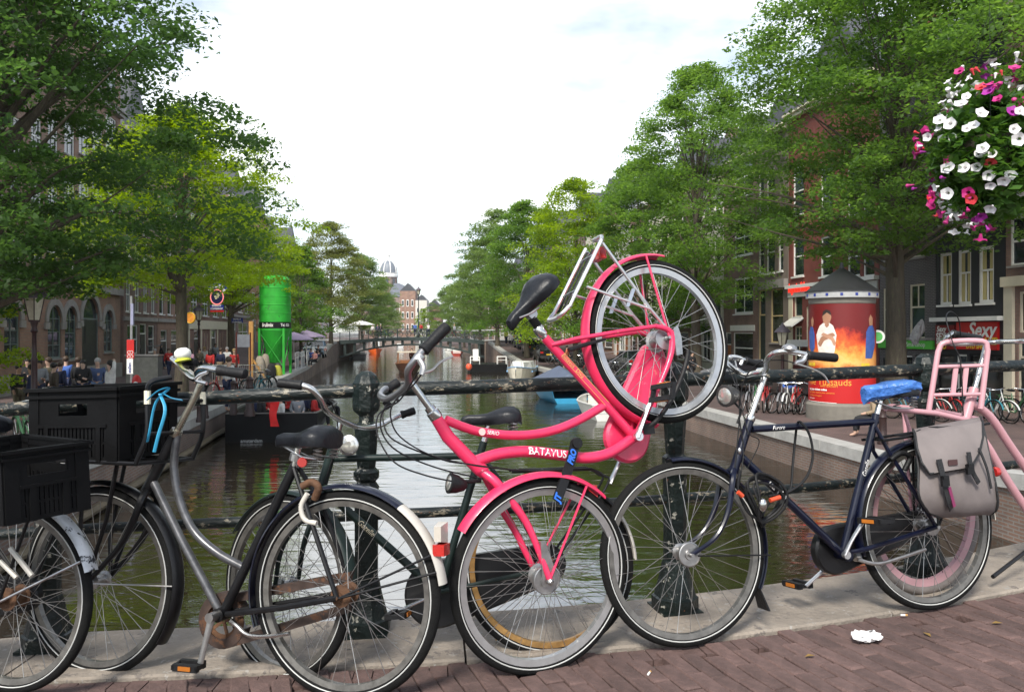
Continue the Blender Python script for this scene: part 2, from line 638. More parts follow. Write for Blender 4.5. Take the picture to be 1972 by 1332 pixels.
def watermat():
    m = bpy.data.materials.new('canal_water')
    nt, n, l, b = nodes_of(m)
    b.inputs['Base Color'].default_value = (.016, .012, .006, 1)
    b.inputs['Roughness'].default_value = .04
    b.inputs['IOR'].default_value = 2.3
    b.inputs['Specular IOR Level'].default_value = 1.0
    t = n.new('ShaderNodeTexCoord')
    mp1 = n.new('ShaderNodeMapping'); mp1.inputs['Scale'].default_value = (.8, 2.3, 1); mp1.inputs['Rotation'].default_value = (0, 0, .12)
    l.new(t.outputs['Object'], mp1.inputs[0])
    n1 = n.new('ShaderNodeTexNoise'); n1.inputs['Scale'].default_value = 1.35; n1.inputs['Detail'].default_value = 4; n1.inputs['Roughness'].default_value = .45
    n1.inputs['Distortion'].default_value = .6
    l.new(mp1.outputs[0], n1.inputs['Vector'])
    n2 = n.new('ShaderNodeTexNoise'); n2.inputs['Scale'].default_value = .22; n2.inputs['Detail'].default_value = 2
    l.new(mp1.outputs[0], n2.inputs['Vector'])
    ad = n.new('ShaderNodeMath'); ad.operation = 'MULTIPLY_ADD'; ad.inputs[1].default_value = 2.0
    l.new(n2.outputs['Fac'], ad.inputs[0]); l.new(n1.outputs['Fac'], ad.inputs[2])
    bp = n.new('ShaderNodeBump'); bp.inputs['Strength'].default_value = .17; bp.inputs['Distance'].default_value = .10
    l.new(ad.outputs[0], bp.inputs['Height'])
    l.new(bp.outputs[0], b.inputs['Normal'])
    return m
WATER = watermat()
mb = MB()
Ys = [-40, 0, 20, 60, 100, 160, 260, 420]
for a, b in zip(Ys[:-1], Ys[1:]):
    mb.quad((left_edge(a) - .5, a, WATER_Z), (right_edge(a) + .5, a, WATER_Z), (right_edge(b) + .5, b, WATER_Z), (left_edge(b) - .5, b, WATER_Z))
tag(mb.build('canal_water', WATER), kind='structure')

SETTS = brickmat('street_clinker', (.135, .082, .075), (.10, .066, .062), (.055, .048, .045), bw=.21, bh=.07, ms=.008, axis='XY', dirt=.35)
QWALL = brickmat('quay_brick', (.20, .115, .085), (.15, .10, .08), (.20, .18, .16), bw=.21, bh=.065, ms=.012, dirt=.5)
COPING = M('quay_coping_stone', (.33, .32, .30), .8, var=.2, vscale=3, bump=.2)
QSTEPS = list(range(-30, 2, 8)) + list(range(2, 140, 4)) + [160, 220, 300, 420]
for side, edge, zf, nm in ((-1, left_edge, lz, 'left'), (1, right_edge, rz_, 'right')):
    st, wa = MB(), MB()
    for a, b in zip(QSTEPS[:-1], QSTEPS[1:]):
        xa, xb = edge(a), edge(b)
        far_a, far_b = xa + side * 70, xb + side * 70
        st.quad((xa, a, zf(a)), (far_a, a, zf(a)), (far_b, b, zf(b)), (xb, b, zf(b)))
        wa.quad((xa, a, WATER_Z - .5), (xb, b, WATER_Z - .5), (xb, b, zf(b)), (xa, a, zf(a)))
    tag(st.build(nm + '_street', SETTS), kind='structure')
    tag(wa.build(nm + '_quay_wall', QWALL), kind='structure')
    cp = link(nm + '_quay_coping', None); tag(cp, kind='structure')
    ya = 10.0
    while ya < 96:
        yb = ya + 2.4
        m2 = MB()
        g = .012
        p = [V((edge(y) + side * o_, y, zf(y))) for y in (ya + g, yb - g) for o_ in (-.06, .5)]
        up = V((0, 0, .10))
        vv = [p[0] - V((0, 0, .16)), p[1], p[3], p[2] - V((0, 0, .16)), p[0] + up, p[1] + up, p[3] + up, p[2] + up]
        m2.add(vv, [(0, 1, 5, 4), (1, 2, 6, 5), (2, 3, 7, 6), (3, 0, 4, 7), (4, 5, 6, 7), (3, 2, 1, 0)])
        m2.build('coping_stone', COPING, cp)
        ya = yb

# wooden fender beam along the left wall at the water line
gr = MB()
WOODWET = M('wet_timber', (.13, .10, .06), .7, var=.35, vscale=4)
gr.tube([V((left_edge(y) + .08, y, WATER_Z + .12)) for y in (6, 20, 31)], .09, 6)
tag(gr.build('fender_beam', WOODWET), 'weathered timber beam along the left quay wall at the water line', 'beam')
# far flat ground to the horizon
mb = MB(); mb.quad((-3000, -300, -2.9), (3000, -300, -2.9), (3000, 3500, -2.9), (-3000, 3500, -2.9))
tag(mb.build('ground', M('city_ground', (.12, .11, .10), .9)), kind='structure')

# ---- near bridge railing
RAILPAINT = M('railing_paint', (.004, .008, .008), .45, var=.4, vscale=9, bump=.3, bscale=60, coat=.06, spec=.35,
              chip=[((.20, .175, .13), .57), ((.14, .055, .02), .62), ((.004, .007, .007), .58)], chipscale=34, stretch=(.6, 1, 1.4))
POSTPAINT = M('post_paint', (.004, .009, .008), .42, var=.4, vscale=9, bump=.4, bscale=50, coat=.08, spec=.35,
              chip=[((.30, .29, .25), .60), ((.15, .06, .03), .66)], chipscale=22)
rl = thing('bridge_railing', 'dark green cast iron bridge railing with chipped paint behind the parked bicycles', 'railing', (0, 3.3, 0))
prof = [(.098, .0), (.098, .055), (.088, .06), (.066, .14), (.054, .20), (.048, .21), (.049, .56), (.054, .575), (.038, .60), (.053, .615), (.053, .64), (.037, .655),
        (.039, .67), (.049, .815), (.045, .83), (.031, .84), (.031, .865), (.053, .885), (.057, .90), (.057, .995), (.048, 1.01), (.043, 1.025), (.02, 1.042)]
POST_I = [10, 20, 30, 40, 50, 60, 70, 80, 90]
for i in POST_I:
    c = rail_pt(i, 0, .012)
    m2 = MB()
    t = RAILS[i + 1] - RAILS[i - 1]
    m2.lathe(prof, c, seg=8, rot0=math.atan2(t.y, t.x) + PI / 8)
    po = m2.build('post', POSTPAINT, rl)
    m2 = MB()
    m2.lathe([(.125, 0), (.125, .012)], c - V((0, 0, .004)), seg=4, rot0=math.atan2(t.y, t.x) + PI / 4)
    m2.build('base_plate', POSTPAINT, po)
for nm, zr, r in (('top_rail', .967, .029), ('lower_rail', .465, .021)):
    m2 = MB()
    m2.tube([rail_pt(i, 0, zr + .012) for i in range(0, len(RAILS), 2)], r, 14)
    m2.build(nm, RAILPAINT, rl, smooth=True)

# ================================================================== FOREGROUND BICYCLES
class Bike:
    """a bicycle standing in its own leaning plane; P() meets that plane with a line of sight"""
    def __init__(s, name, label, c1, c2, lean, group=None, cat='bicycle'):
        s.root = thing(name, label, cat, (V(c1) + V(c2)) / 2, group)
        s.o = V(c1)
        s.U = (V(c2) - V(c1)).normalized()
        n = s.U.cross(V((0, 0, 1))).normalized()
        z = n.cross(s.U).normalized() * -1
        z = s.U.cross(n) * -1 if s.U.cross(n).z < 0 else s.U.cross(n)
        s.W = (z * math.cos(lean) - n * math.sin(lean)).normalized()
        s.N = (n * math.cos(lean) + z * math.sin(lean)).normalized()

    def P(s, px, py, n=0.0):
        d = V(((px - CX) / F, 1, -(py - YH) / F))
        c = V((0, 0, H))
        k = (s.o + s.N * n - c).dot(s.N) / d.dot(s.N)
        return c + d * k

    def S(s, px, py, n, sg):
        """paired parts: the near one is met by the line of sight, the far one mirrors it across the plane"""
        q = s.P(px, py, n)
        return q if sg > 0 else q - s.N * (2 * n)

    def pts(s, lst, sm=0):
        q = [s.P(*p) for p in lst]
        return spline(q, sm) if sm else q

    def tube(s, name, lst, r, mat, parent=None, sm=0, seg=10, flat=1.0):
        m = MB()
        m.tube(s.pts(lst, sm), r, seg, flat=flat)
        return m.build(name, mat, parent or s.root, smooth=True)

def wheel(root, c, U, W, N, R, rim_mat, tyre_mat=TYRE, tr=.0185, hub_mat=STEEL, hub_r=.02, hub_w=.07, n_sp=36, stripe=True, rim_h=.020, spoke_mat=None, drum=None):
    c = V(c)
    ring = lambda rad, n, off: [c + U * (rad * math.cos(2 * PI * k / n)) + W * (rad * math.sin(2 * PI * k / n)) + N * off for k in range(n)]
    m = MB()
    rr = R - 2 * tr + .006
    prof = [(rr, .013), (rr - .004, .0125), (rr - rim_h, .010), (rr - rim_h, -.010), (rr - .004, -.0125), (rr, -.013)]
    n = 64
    m.loft([[c + (U * math.cos(a) + W * math.sin(a)) * r_ + N * o_ for r_, o_ in prof] for a in [2 * PI * k / n for k in range(n + 1)]], caps=False)
    wh = m.build('wheel', rim_mat, root, smooth=True)
    m = MB(); m.tube(ring(R - tr, 72, 0), tr, 12, closed=True)
    m.build('tyre', tyre_mat, wh, smooth=True)
    if stripe:
        m = MB()
        for sgn in (1, -1):
            rs = R - tr * 1.35
            off = math.sqrt(max(0, tr ** 2 - (tr * .35) ** 2)) * sgn
            m.tube(ring(rs, 72, off), .0022, 5, closed=True)
        m.build('reflective_strip', STRIPE, wh, smooth=True)
    m = MB()
    rh = hub_r + .006
    for k in range(n_sp):
        side = 1 if k % 2 else -1
        a = 2 * PI * k / n_sp
        da = .95 if (k // 2) % 2 else -.95
        p0 = c + (U * math.cos(a + da) + W * math.sin(a + da)) * rh + N * (side * hub_w * .42)
        p1 = c + (U * math.cos(a) + W * math.sin(a)) * (rr - rim_h + .002) + N * (side * .003)
        m.tube([p0, p1], .00125, 4, caps=False)
    tag(m.build('spoke_set', spoke_mat or STEEL, wh), kind='stuff')
    m = MB()
    w = hub_w / 2
    m.lathe([(.004, -w - .03), (.007, -w - .03), (.007, -w - .012), (.011, -w - .012), (.011, -w), (rh + .004, -w + .003), (rh + .004, -w + .008), (hub_r, -w + .012), (hub_r, w - .012), (rh + .004, w - .008),
             (rh + .004, w - .003), (.011, w), (.011, w + .012), (.007, w + .012), (.007, w + .03), (.004, w + .03)], c, N, 16)
    if drum:
        m.lathe([(drum * .2, w - .008), (drum * .94, w - .006), (drum, w - .004), (drum, w + .007), (drum * .93, w + .0085), (drum * .9, w + .006), (drum * .45, w + .006), (drum * .42, w + .012), (drum * .2, w + .012)], c, N, 28)
    m.build('hub', hub_mat, wh, smooth=True)
    return wh

def fender(root, c, U, W, N, R, a0, a1, mat, width=.027, name='fender', gap=.012, steps=34, depth=.62):
    c = V(c)
    secs = []
    for k in range(steps + 1):
        a = math.radians(a0 + (a1 - a0) * k / steps)
        e = U * math.cos(a) + W * math.sin(a)
        sec = []
        for j in range(9):
            t = -1.25 + 2.5 * j / 8
            sec.append(c + e * (R + gap - .014 + width * depth * math.cos(t)) + N * (width * math.sin(t) / math.sin(1.25)))
        for j in range(8, -1, -1):
            t = -1.25 + 2.5 * j / 8
            sec.append(c + e * (R + gap - .0165 + width * depth * math.cos(t)) + N * ((width - .002) * math.sin(t) / math.sin(1.25)))
        secs.append(sec)
    m = MB(); m.loft(secs)
    return m.build(name, mat, root, smooth=True)

def saddle(root, o, fwd, up, L=.27, wid=.105, mat=LEATHER, thick=.045, springs=True, drop=.02):
    """o: middle of the top surface; fwd: nose direction"""
    o, fwd, up = V(o), V(fwd).normalized(), V(up).normalized()
    sd_ = fwd.cross(up).normalized()
    st = [(-.5, .55, -.012, .8), (-.47, .80, .004, 1.0), (-.38, .98, .014, 1.15), (-.25, 1.0, .016, 1.2), (-.10, .78, .006, 1.1), (.05, .46, -.004, .9), (.2, .29, -.006, .8), (.36, .24, -.004, .75), (.46, .22, -.01, .7), (.5, .12, -.022, .4)]
    secs = []
    for t, w, zt, th in st:
        c = o + fwd * (t * L) + up * zt
        w *= wid
        th *= thick
        sec = []
        for a in np.linspace(0, 2 * PI, 14, endpoint=False):
            x, y = math.cos(a), math.sin(a)
            sx = math.copysign(abs(x) ** .7, x) * w
            sy = (y ** .8 if y > 0 else -abs(y) ** .55)
            sec.append(c + sd_ * sx + up * ((sy * th * .32 if y > 0 else sy * th * .75) - drop * (abs(sx) / wid) ** 2))
        secs.append(sec)
    m = MB(); m.loft(secs)
    s_ = m.build('saddle', mat, root, smooth=True)
    if springs:
        m = MB()
        for sg in (-1, 1):
            b_ = o - fwd * (L * .36) + sd_ * (sg * wid * .55) - up * .03
            m.tube([b_ - up * (.05 * t) + (sd_ * math.cos(t * 25) + fwd * math.sin(t * 25)) * .014 for t in np.linspace(0, 1, 40)], .003, 5)
            m.tube([b_ - up * .05, o - up * .075 + sd_ * (sg * .02), o + fwd * L * .4 - up * .035], .004, 6)
        m.build('saddle_spring', STEEL, s_, smooth=True)
    return s_

def pedal(root, c, fwd, side, up, mat=RUBBER, L=.095, Wd=.07):
    c, fwd, side, up = V(c), V(fwd).normalized(), V(side).normalized(), V(up).normalized()
    m = MB()
    for s_ in (-1, 1):
        m.obox(c + side * (L / 2) + fwd * (s_ * Wd * .36), side * L, fwd * (Wd * .28), up * .024)
    m.obox(c + side * .005, side * .01, fwd * Wd, up * .016)
    m.obox(c + side * L, side * .01, fwd * Wd, up * .016)
    p = m.build('pedal', mat, root)
    m = MB()
    for s_ in (-1, 1):
        m = MB(); m.obox(c + side * (L / 2) + fwd * (s_ * (Wd * .5 + .002)), side * (L * .5), fwd * .004, up * .014)
        m.build('reflector', AMBER, p)
    return p

def grip(root, a, b, r=.0165, mat=RUBBER):
    a, b = V(a), V(b)
    d = (b - a)
    m = MB()
    ax = d.normalized()
    L = d.length
    m.lathe([(r * .9, 0), (r * 1.12, .004), (r * 1.05, .01), (r * .92, L * .3), (r, L * .6), (r * 1.02, L - .012), (r * .95, L - .003), (r * .5, L)], a, ax, 14)
    return m.build('grip', mat, root, smooth=True)

def lamp(root, c, dirn, r=.04, L=.06, body=CHROME, lens=CLEARLENS, name='headlight'):
    m = MB()
    m.lathe([(r * .2, -L), (r * .55, -L * .85), (r * .9, -L * .4), (r, -.004), (r * 1.05, 0), (r * 1.05, .006), (r * .96, .008)], c, dirn, 18)
    h = m.build(name, body, root, smooth=True)
    m = MB(); m.lathe([(r * .95, .003), (r * .7, .010), (r * .3, .013)], c, dirn, 18)
    m.build('lens', lens, h, smooth=True)
    return h

def wrap_text(root, s, b, path, r, size, mat, s0=0.0, bold=0.0, shear=0.0, tilt=0.0, name='lettering', flip=False, space=1.0):
    """letters laid on the camera-side skin of a tube along path"""
    ps = [V(p) for p in path]
    if flip:
        ps = ps[::-1]
    L = [0.0]
    for a, c in zip(ps[:-1], ps[1:]):
        L.append(L[-1] + (c - a).length)
    def fn(x, y):
        x = min(max(x + s0, 0), L[-1] - 1e-5)
        i = max(k for k in range(len(L)) if L[k] <= x)
        i = min(i, len(ps) - 2)
        t = (x - L[i]) / max(1e-9, L[i + 1] - L[i])
        p = ps[i].lerp(ps[i + 1], t)
        tg = (ps[i + 1] - ps[i]).normalized()
        up = (b.N.cross(tg)).normalized()
        a = y / r + tilt
        return p + (b.N * math.cos(a) + up * math.sin(a)) * (r + .0026)
    return lettering(s, None, None, None, size, mat, root, bold, shear, 'LEFT', name, space, fn)

def crate(name, label, c, ax, ay, up, size, mat, group):
    """open plastic carrying crate: base, four ribbed sides with slots, rim"""
    c, ax, ay, up = V(c), V(ax).normalized(), V(ay).normalized(), V(up).normalized()
    lx, ly, h = size
    t = thing(name, label, 'crate', c, group)
    def side(o, d, L, n):
        """a side wall from o along d, length L, outward normal n"""
        m = MB()
        w = .006
        def bar(x0, x1, z0, z1, th=w, proud=0.0):
            m.obox(o + d * ((x0 + x1) / 2) + up * ((z0 + z1) / 2) + n * proud, d * (x1 - x0), up * (z1 - z0), n * th)
        e = .045
        bar(0, e, 0, h, .012); bar(L - e, L, 0, h, .012)
        hx = .065
        mid = L / 2
        bar(e, mid - hx, h * .5, h * .86); bar(mid + hx, L - e, h * .5, h * .86)
        bar(mid - hx, mid + hx, h * .5, h * .62); bar(mid - hx, mid + hx, h * .78, h * .86)
        bar(e, L - e, h * .46, h * .505, .012, .004)
        bar(e, L - e, 0, h * .06)
        bar(e, L - e, h * .235, h * .265)
        n_s = int(L / .022)
        for k in range(n_s):
            x = e + (L - 2 * e) * (k + .5) / n_s
            bar(x - .0055, x + .0055, h * .055, h * .24); bar(x - .0055, x + .0055, h * .26, h * .47)
        bar(-.008, L + .008, h * .86, h * .90, .020, .004); bar(-.004, L + .004, h * .9, h * .955, .008)
        bar(-.012, L + .012, h * .955, h, .026, .006)
        bar(e * 1.6, e * 1.6 + .02, h * .0, h * .5, .012, .003); bar(L - e * 1.6 - .02, L - e * 1.6, 0, h * .5, .012, .003)
        return m.build('side_wall', mat, t)
    o = c - ax * (lx / 2) - ay * (ly / 2)
    side(o, ax, lx, -ay)
    side(o + ay * ly, ax, lx, ay)
    side(o, ay, ly, -ax)
    side(o + ax * lx, ay, ly, ax)
    m = MB(); m.obox(c + up * .004, ax * (lx - .01), ay * (ly - .01), up * .006)
    for k in range(5):
        m.obox(c + up * .002 + ax * (lx * (-.4 + .2 * k)), ax * .012, ay * ly, up * .012)
    m.build('base', mat, t)
    return t

def cable(root, pts, r=.0026, mat=RUBBER, name='cable', n=8):
    m = MB(); m.tube(spline(pts, n), r, 6)
    return m.build(name, mat, root, smooth=True)

def chaincase(root, a, b_, ra, rb, N, mat, th=.035, name='chain_case', bev=.008):
    """flat case round two axle points"""
    a, b_ = V(a), V(b_)
    ux = (b_ - a).normalized(); uy = N.cross(ux).normalized()
    L = (b_ - a).length
    k = math.acos(max(-1, min(1, (ra - rb) / L)))
    outl = []
    for t in np.linspace(k, 2 * PI - k, 22):
        outl.append((ra * math.cos(t), ra * math.sin(t)))
    for t in np.linspace(-k, k, 14):
        outl.append((L + rb * math.cos(t), rb * math.sin(t)))
    secs = []
    cx_ = L / 2
    for off, ins in ((-th / 2, bev), (-th / 2 + bev, 0), (th / 2 - bev, 0), (th / 2, bev)):
        sec = []
        for i, (x, y) in enumerate(outl):
            x0, y0 = outl[i - 1]; x1, y1 = outl[(i + 1) % len(outl)]
            tx, ty = x1 - x0, y1 - y0
            l_ = math.hypot(tx, ty) or 1
            sec.append(a + ux * (x - ty / l_ * ins) + uy * (y + tx / l_ * ins) + N * off)
        secs.append(sec)
    m = MB(); m.loft(secs)
    return m.build(name, mat, root, smooth=True)

NAVY = M('navy_paint', (.003, .0045, .016), .3, var=.3, vscale=12, coat=.25, spec=.3)
PINK = M('hot_pink_paint', (.66, .026, .095), .40, var=.14, vscale=9, coat=.22, chip=[((.60, .17, .14), .655), ((.42, .10, .03), .70), ((.25, .02, .03), .68)], chipscale=24, bump=.05, bscale=60)
PALEPINK = M('pale_pink_paint', (.50, .26, .29), .42, var=.07, vscale=10, coat=.2)
WORNBLACK = M('worn_black_paint', (.006, .006, .007), .42, var=.4, vscale=14, coat=.08, spec=.3, chip=[((.16, .085, .05), .72)], chipscale=26)
WORNGREY = M('worn_grey_tube', (.10, .10, .105), .34, .55, var=.4, vscale=22, coat=.15, chip=[((.25, .14, .09), .68)], chipscale=30)
WHITEENAMEL = M('chipped_white_enamel', (.50, .47, .42), .4, var=.12, vscale=12, coat=.2, chip=[((.28, .13, .05), .66)], chipscale=20)
WHITEFLAKE = M('flaking_white_fender', (.55, .56, .57), .38, .3, var=.2, vscale=14, chip=[((.012, .014, .02), .55)], chipscale=22)
GOLDRIM = M('rusty_gold_rim', (.36, .20, .07), .42, .8, var=.4, vscale=22)
RIMSILVER = M('pale_rim', (.52, .52, .52), .36, .8, var=.08, vscale=24)
RIMDARK = M('dull_rim', (.20, .19, .175), .42, .8, var=.3, vscale=24)
RIMPINK = M('pink_rim', (.46, .26, .28), .45, var=.1)
WHITETXT = M('white_lettering', (.78, .76, .74), .5, var=.1)

# ---------------------------------------------------------------- blue bicycle with pannier
e1, e2 = at(1330, 1245, 3.03), at(1799, 1173, 3.37)
E = Bike('bicycle', 'navy blue bicycle with a grey pannier and blue plastic saddle cover', e1, e2, math.radians(6), 'bicycles parked against the bridge railing')
R_ = .347
ef, er = e1 + E.W * R_, e2 + E.W * R_
er = E.o + E.U * (er - E.o).dot(E.U) + E.W * (er - E.o).dot(E.W)
wheel(E.root, ef, E.U, E.W, E.N, R_, RIMDARK, hub_r=.022, hub_w=.075, drum=.046, hub_mat=STEEL)
wheel(E.root, er, E.U, E.W, E.N, R_, RIMDARK, hub_r=.028, hub_w=.08)
t_ = E.tube
t_('head_tube', [(1444, 808), (1413, 905)], .0185, NAVY)
for n_ in (0.0,):
    m = MB()
    tt = E.P(1448, 826); m.tube([tt, E.P(1688, 811)], .0145, 12)
    m.tube([E.P(1428, 880), E.P(1622, 1066)], .0165, 12)
    m.tube([E.P(1622, 1067), E.P(1684, 812), E.P(1687, 797)], .0155, 12)
    m.lathe([(.022, -.036), (.022, .036)], E.P(1623, 1067), E.N, 16)
    for s_ in (-1, 1):
        m.tube(spline([E.S(1630, 1064, .022, s_), E.S(1680, 1053, .05, s_), er + E.N * (s_ * .055)], 6), .010, 8)
        m.tube([E.S(1686, 822, .014, s_), E.S(1712, 870, .045, s_), er + E.N * (s_ * .055)], .0085, 8)
    fr = m.build('frame', NAVY, E.root, smooth=True)
m = MB()
for s_ in (-1, 1):
    m.tube(spline([E.S(1414, 905, .012, s_), E.S(1411, 925, .042, s_), E.S(1402, 985, .048, s_), E.S(1378, 1034, .052, s_), ef + E.N * (s_ * .055)], 6), [.013, .012, .011, .009, .008], 8)
m.lathe([(.02, -.01), (.021, .012)], E.P(1413, 905), (E.P(1444, 808) - E.P(1413, 905)), 14)
m.build('fork', NAVY, E.root, smooth=True)
fender(E.root, ef, E.U, E.W, E.N, R_, 96, -28, NAVY, name='front_fender')
m = MB()
fl = [ef + (E.U * math.cos(a) + E.W * math.sin(a)) * (R_ + r_) + E.N * o_ for a in (math.radians(-28),) for r_, o_ in ((.0, -.025), (.0, .025))]
m.add([fl[0], fl[1], fl[1] + E.U * .028 - E.W * .085 + E.N * .012, fl[0] + E.U * .028 - E.W * .085 - E.N * .012, fl[0] - E.U * .004, fl[1] - E.U * .004, fl[1] + E.U * .02 - E.W * .085 + E.N * .012, fl[0] + E.U * .02 - E.W * .085 - E.N * .012],
      [(0, 1, 2, 3), (7, 6, 5, 4), (0, 4, 5, 1), (1, 5, 6, 2), (2, 6, 7, 3), (3, 7, 4, 0)])
m.build('mud_flap', RUBBER, E.root)
fender(E.root, er, E.U, E.W, E.N, R_, 195, 12, NAVY, name='rear_fender')
fender(E.root, er, E.U, E.W, E.N, R_, 11.8, -1, WHITEENAMEL, name='fender_tail', steps=6)
t_('fender_stay', [(1345, 1070, .06), (1484, 1068, .03)], .003, BLACKP)
t_('stem', [(1444, 806), (1472, 727)], .0125, CHROME)
m = MB()
m.lathe([(.02, -.008), (.022, 0), (.02, .012)], E.P(1444, 806), E.P(1472, 727) - E.P(1444, 806), 14)
m.build('headset', CHROME, E.root, smooth=True)
m = MB(); m.lathe([(.017, 0), (.017, .03)], E.P(1462, 716, -.015), E.N, 12)
m.build('handlebar_clamp', CHROME, E.root, smooth=True)
hb = [(1553, 683, .27), (1520, 677, .27), (1495, 679, .25), (1478, 692, .19), (1476, 708, .12), (1470, 716, .05), (1452, 719, 0), (1436, 722, -.06), (1416, 712, -.14), (1400, 698, -.20), (1402, 690, -.25), (1420, 690, -.27), (1436, 694, -.28)]
t_('handlebar', hb, .0112, CHROME, sm=5)
grip(E.root, E.P(1553, 684, .27), E.P(1611, 689, .27), .017)
grip(E.root, E.P(1434, 694, -.28), E.P(1470, 704, -.28), .017)
m = MB()
m.tube(spline([E.P(1551, 683, .27), E.P(1545, 695, .275), E.P(1532, 699, .28)], 4), [.012, .011, .008], 8)
m.tube(spline([E.P(1530, 699, .28), E.P(1562, 709, .285), E.P(1585, 721, .285), E.P(1596, 737, .285)], 5), [.006, .0055, .005, .004], 8, flat=.7)
m.build('brake_lever', ALU, E.root, smooth=True)
m = MB()
m.tube(spline([E.P(1402, 692, -.25), E.P(1408, 686, -.25), E.P(1428, 690, -.26), E.P(1426, 702, -.26)], 4), .008, 8)
m.tube(spline([E.P(1395, 694, -.2), E.P(1412, 704, -.2), E.P(1440, 722, -.22)], 4), .005, 8)
m.build('brake_lever', ALU, E.root, smooth=True)
m = MB(); m.lathe([(.012, -.012), (.022, -.006), (.028, 0), (.027, .008), (.02, .015), (.008, .019)], E.P(1520, 672, .27), (0, 0, 1), 18)
m.build('bell', STEEL, E.root, smooth=True)
lamp(E.root, E.P(1398, 762, .0), -E.U - E.W * .05 + E.N * .35, .042, .075, M('dark_plastic', (.03, .03, .03), .4))
t_('lamp_bracket', [(1412, 772), (1428, 790), (1420, 815)], .005, BLACKP)
t_('seat_post', [(1687, 805), (1695, 772)], .0125, CHROME)
sc_ = E.P(1708, 750)
saddle(E.root, sc_ - E.W * .003, -E.U, E.W, .24, .085, LEATHER)
SADBLUE = M('blue_plastic_cover', (.045, .15, .46), .28, var=.35, vscale=22, bump=.9, bscale=26, coat=.3)
st_ = []
for t, w, zt in ((-.53, .2, -.018), (-.5, .62, -.006), (-.42, .95, .014), (-.28, 1.06, .022), (-.1, .9, .018), (.1, .62, .010), (.3, .42, .006), (.45, .36, .004), (.52, .2, -.008)):
    c_ = sc_ - E.U * (t * .235) + E.W * zt
    sec = []
    for k, a in enumerate(np.linspace(0, 2 * PI, 18, endpoint=False)):
        x, y = math.cos(a), math.sin(a)
        j_ = 1 + .07 * math.sin(k * 2.7 + t * 31)
        sec.append(c_ + E.N * (math.copysign(abs(x) ** .75, x) * w * .095 * j_) + E.W * ((y * .018 if y > 0 else y * .050) * j_))
    st_.append(sec)
m = MB(); m.loft(st_)
m.build('saddle_cover', SADBLUE, E.root, smooth=True)
chaincase(E.root, E.P(1604, 1058, -.05), er - E.N * .055, .098, .055, E.N, BLACKP, .045)
m = MB()
m.tube(spline([E.P(1626, 1068, .055), E.P(1640, 1040, .06), E.P(1664, 1001, .066)], 3), [.013, .009, .010], 8, flat=.6)
m.lathe([(.014, 0), (.016, .02)], E.P(1626, 1067, .045), E.N, 14)
m.build('crank_arm', ALU, E.root, smooth=True)
m = MB(); m.tube([E.P(1610, 1075, -.07), E.P(1552, 1128, -.085)], .010, 8, flat=.6)
m.build('crank_arm', ALU, E.root, smooth=True)
pedal(E.root, E.P(1664, 1000, .07), E.U, E.N + E.U * .35, E.W)
pedal(E.root, E.P(1552, 1128, -.09), E.U, -E.N - E.U * .1, E.W)
m = MB()
m.tube([E.P(1648, 1062, .0), E.P(1652, 1077, .02)], .018, 8)
m.tube(spline([E.P(1652, 1077, .02), E.P(1690, 1085, .045), E.P(1735, 1073, .05), E.P(1782, 1057, .05)], 4), .0075, 8)
m.build('kickstand', STEEL, E.root, smooth=True)
# rack and pannier
m = MB()
for s_ in (-1, 1):
    m.tube([E.S(1700, 848, .06, s_), E.S(1790, 835, .06, s_), E.S(1905, 815, .06, s_)], .006, 8)
    m.tube([E.S(1880, 820, .06, s_), er + E.N * (s_ * .065)], .005, 8)
    m.tube([E.S(1800, 833, .06, s_), er + E.N * (s_ * .065)], .005, 8)
for q in (1705, 1760, 1820, 1880):
    yy = 848 - (q - 1700) * .16
    m.tube([E.S(q, yy, .06, -1), E.S(q, yy, .06, 1)], .005, 8)
m.build('rear_rack', BLACKP, E.root, smooth=True)
t_('frame_lock', [(1715, 885, .055), (1735, 872, .06), (1752, 880, .055), (1742, 905, .05)], .011, RUBBER, sm=4)
m = MB(); m.lathe([(.02, -.012), (.022, 0), (.02, .012)], E.P(1917, 908, .02), E.U, 14); m.build('rear_reflector', REDLENS, E.root)

pn = thing('pannier_bag', 'grey canvas pannier with black trim hanging on the rear rack of the navy bicycle', 'bag', E.P(1840, 990, .1))
CANVAS = M('grey_canvas', (.17, .145, .14), .75, var=.16, vscale=7, bump=.12, bscale=420)
CANVDK = M('black_webbing', (.014, .014, .015), .6, var=.25, bump=.3, bscale=150)
def bagsec(pl, pr, n0, n1):
    return pl, pr, n0, n1
rows = [(1772, 828, 1890, 806, .045, .06), (1762, 836, 1892, 815, .05, .09), (1764, 862, 1898, 842, .06, .13), (1769, 905, 1908, 890, .06, .16), (1768, 938, 1917, 930, .06, .175), (1772, 962, 1922, 965, .06, .17), (1790, 987, 1918, 983, .06, .15), (1812, 996, 1906, 990, .07, .12)]
secs = []
for i, (xl, yl, xr, yr, n0, n1) in enumerate(rows):
    sec = []
    for k in range(9):
        t = k / 8
        bul = n1 + (.018 * math.sin(PI * t)) + .006 * math.sin(k * 2.1 + i * 1.3)
        sec.append(E.P(xl + (xr - xl) * t, yl + (yr - yl) * t + (2 * math.sin(k * 1.7 + i)), bul))
    for k in range(8, -1, -1):
        t = k / 8
        sec.append(E.P(xl + (xr - xl) * t, yl + (yr - yl) * t, n0))
    secs.append(sec)
m = MB(); m.loft(secs); m.build('body', CANVAS, pn, smooth=True)
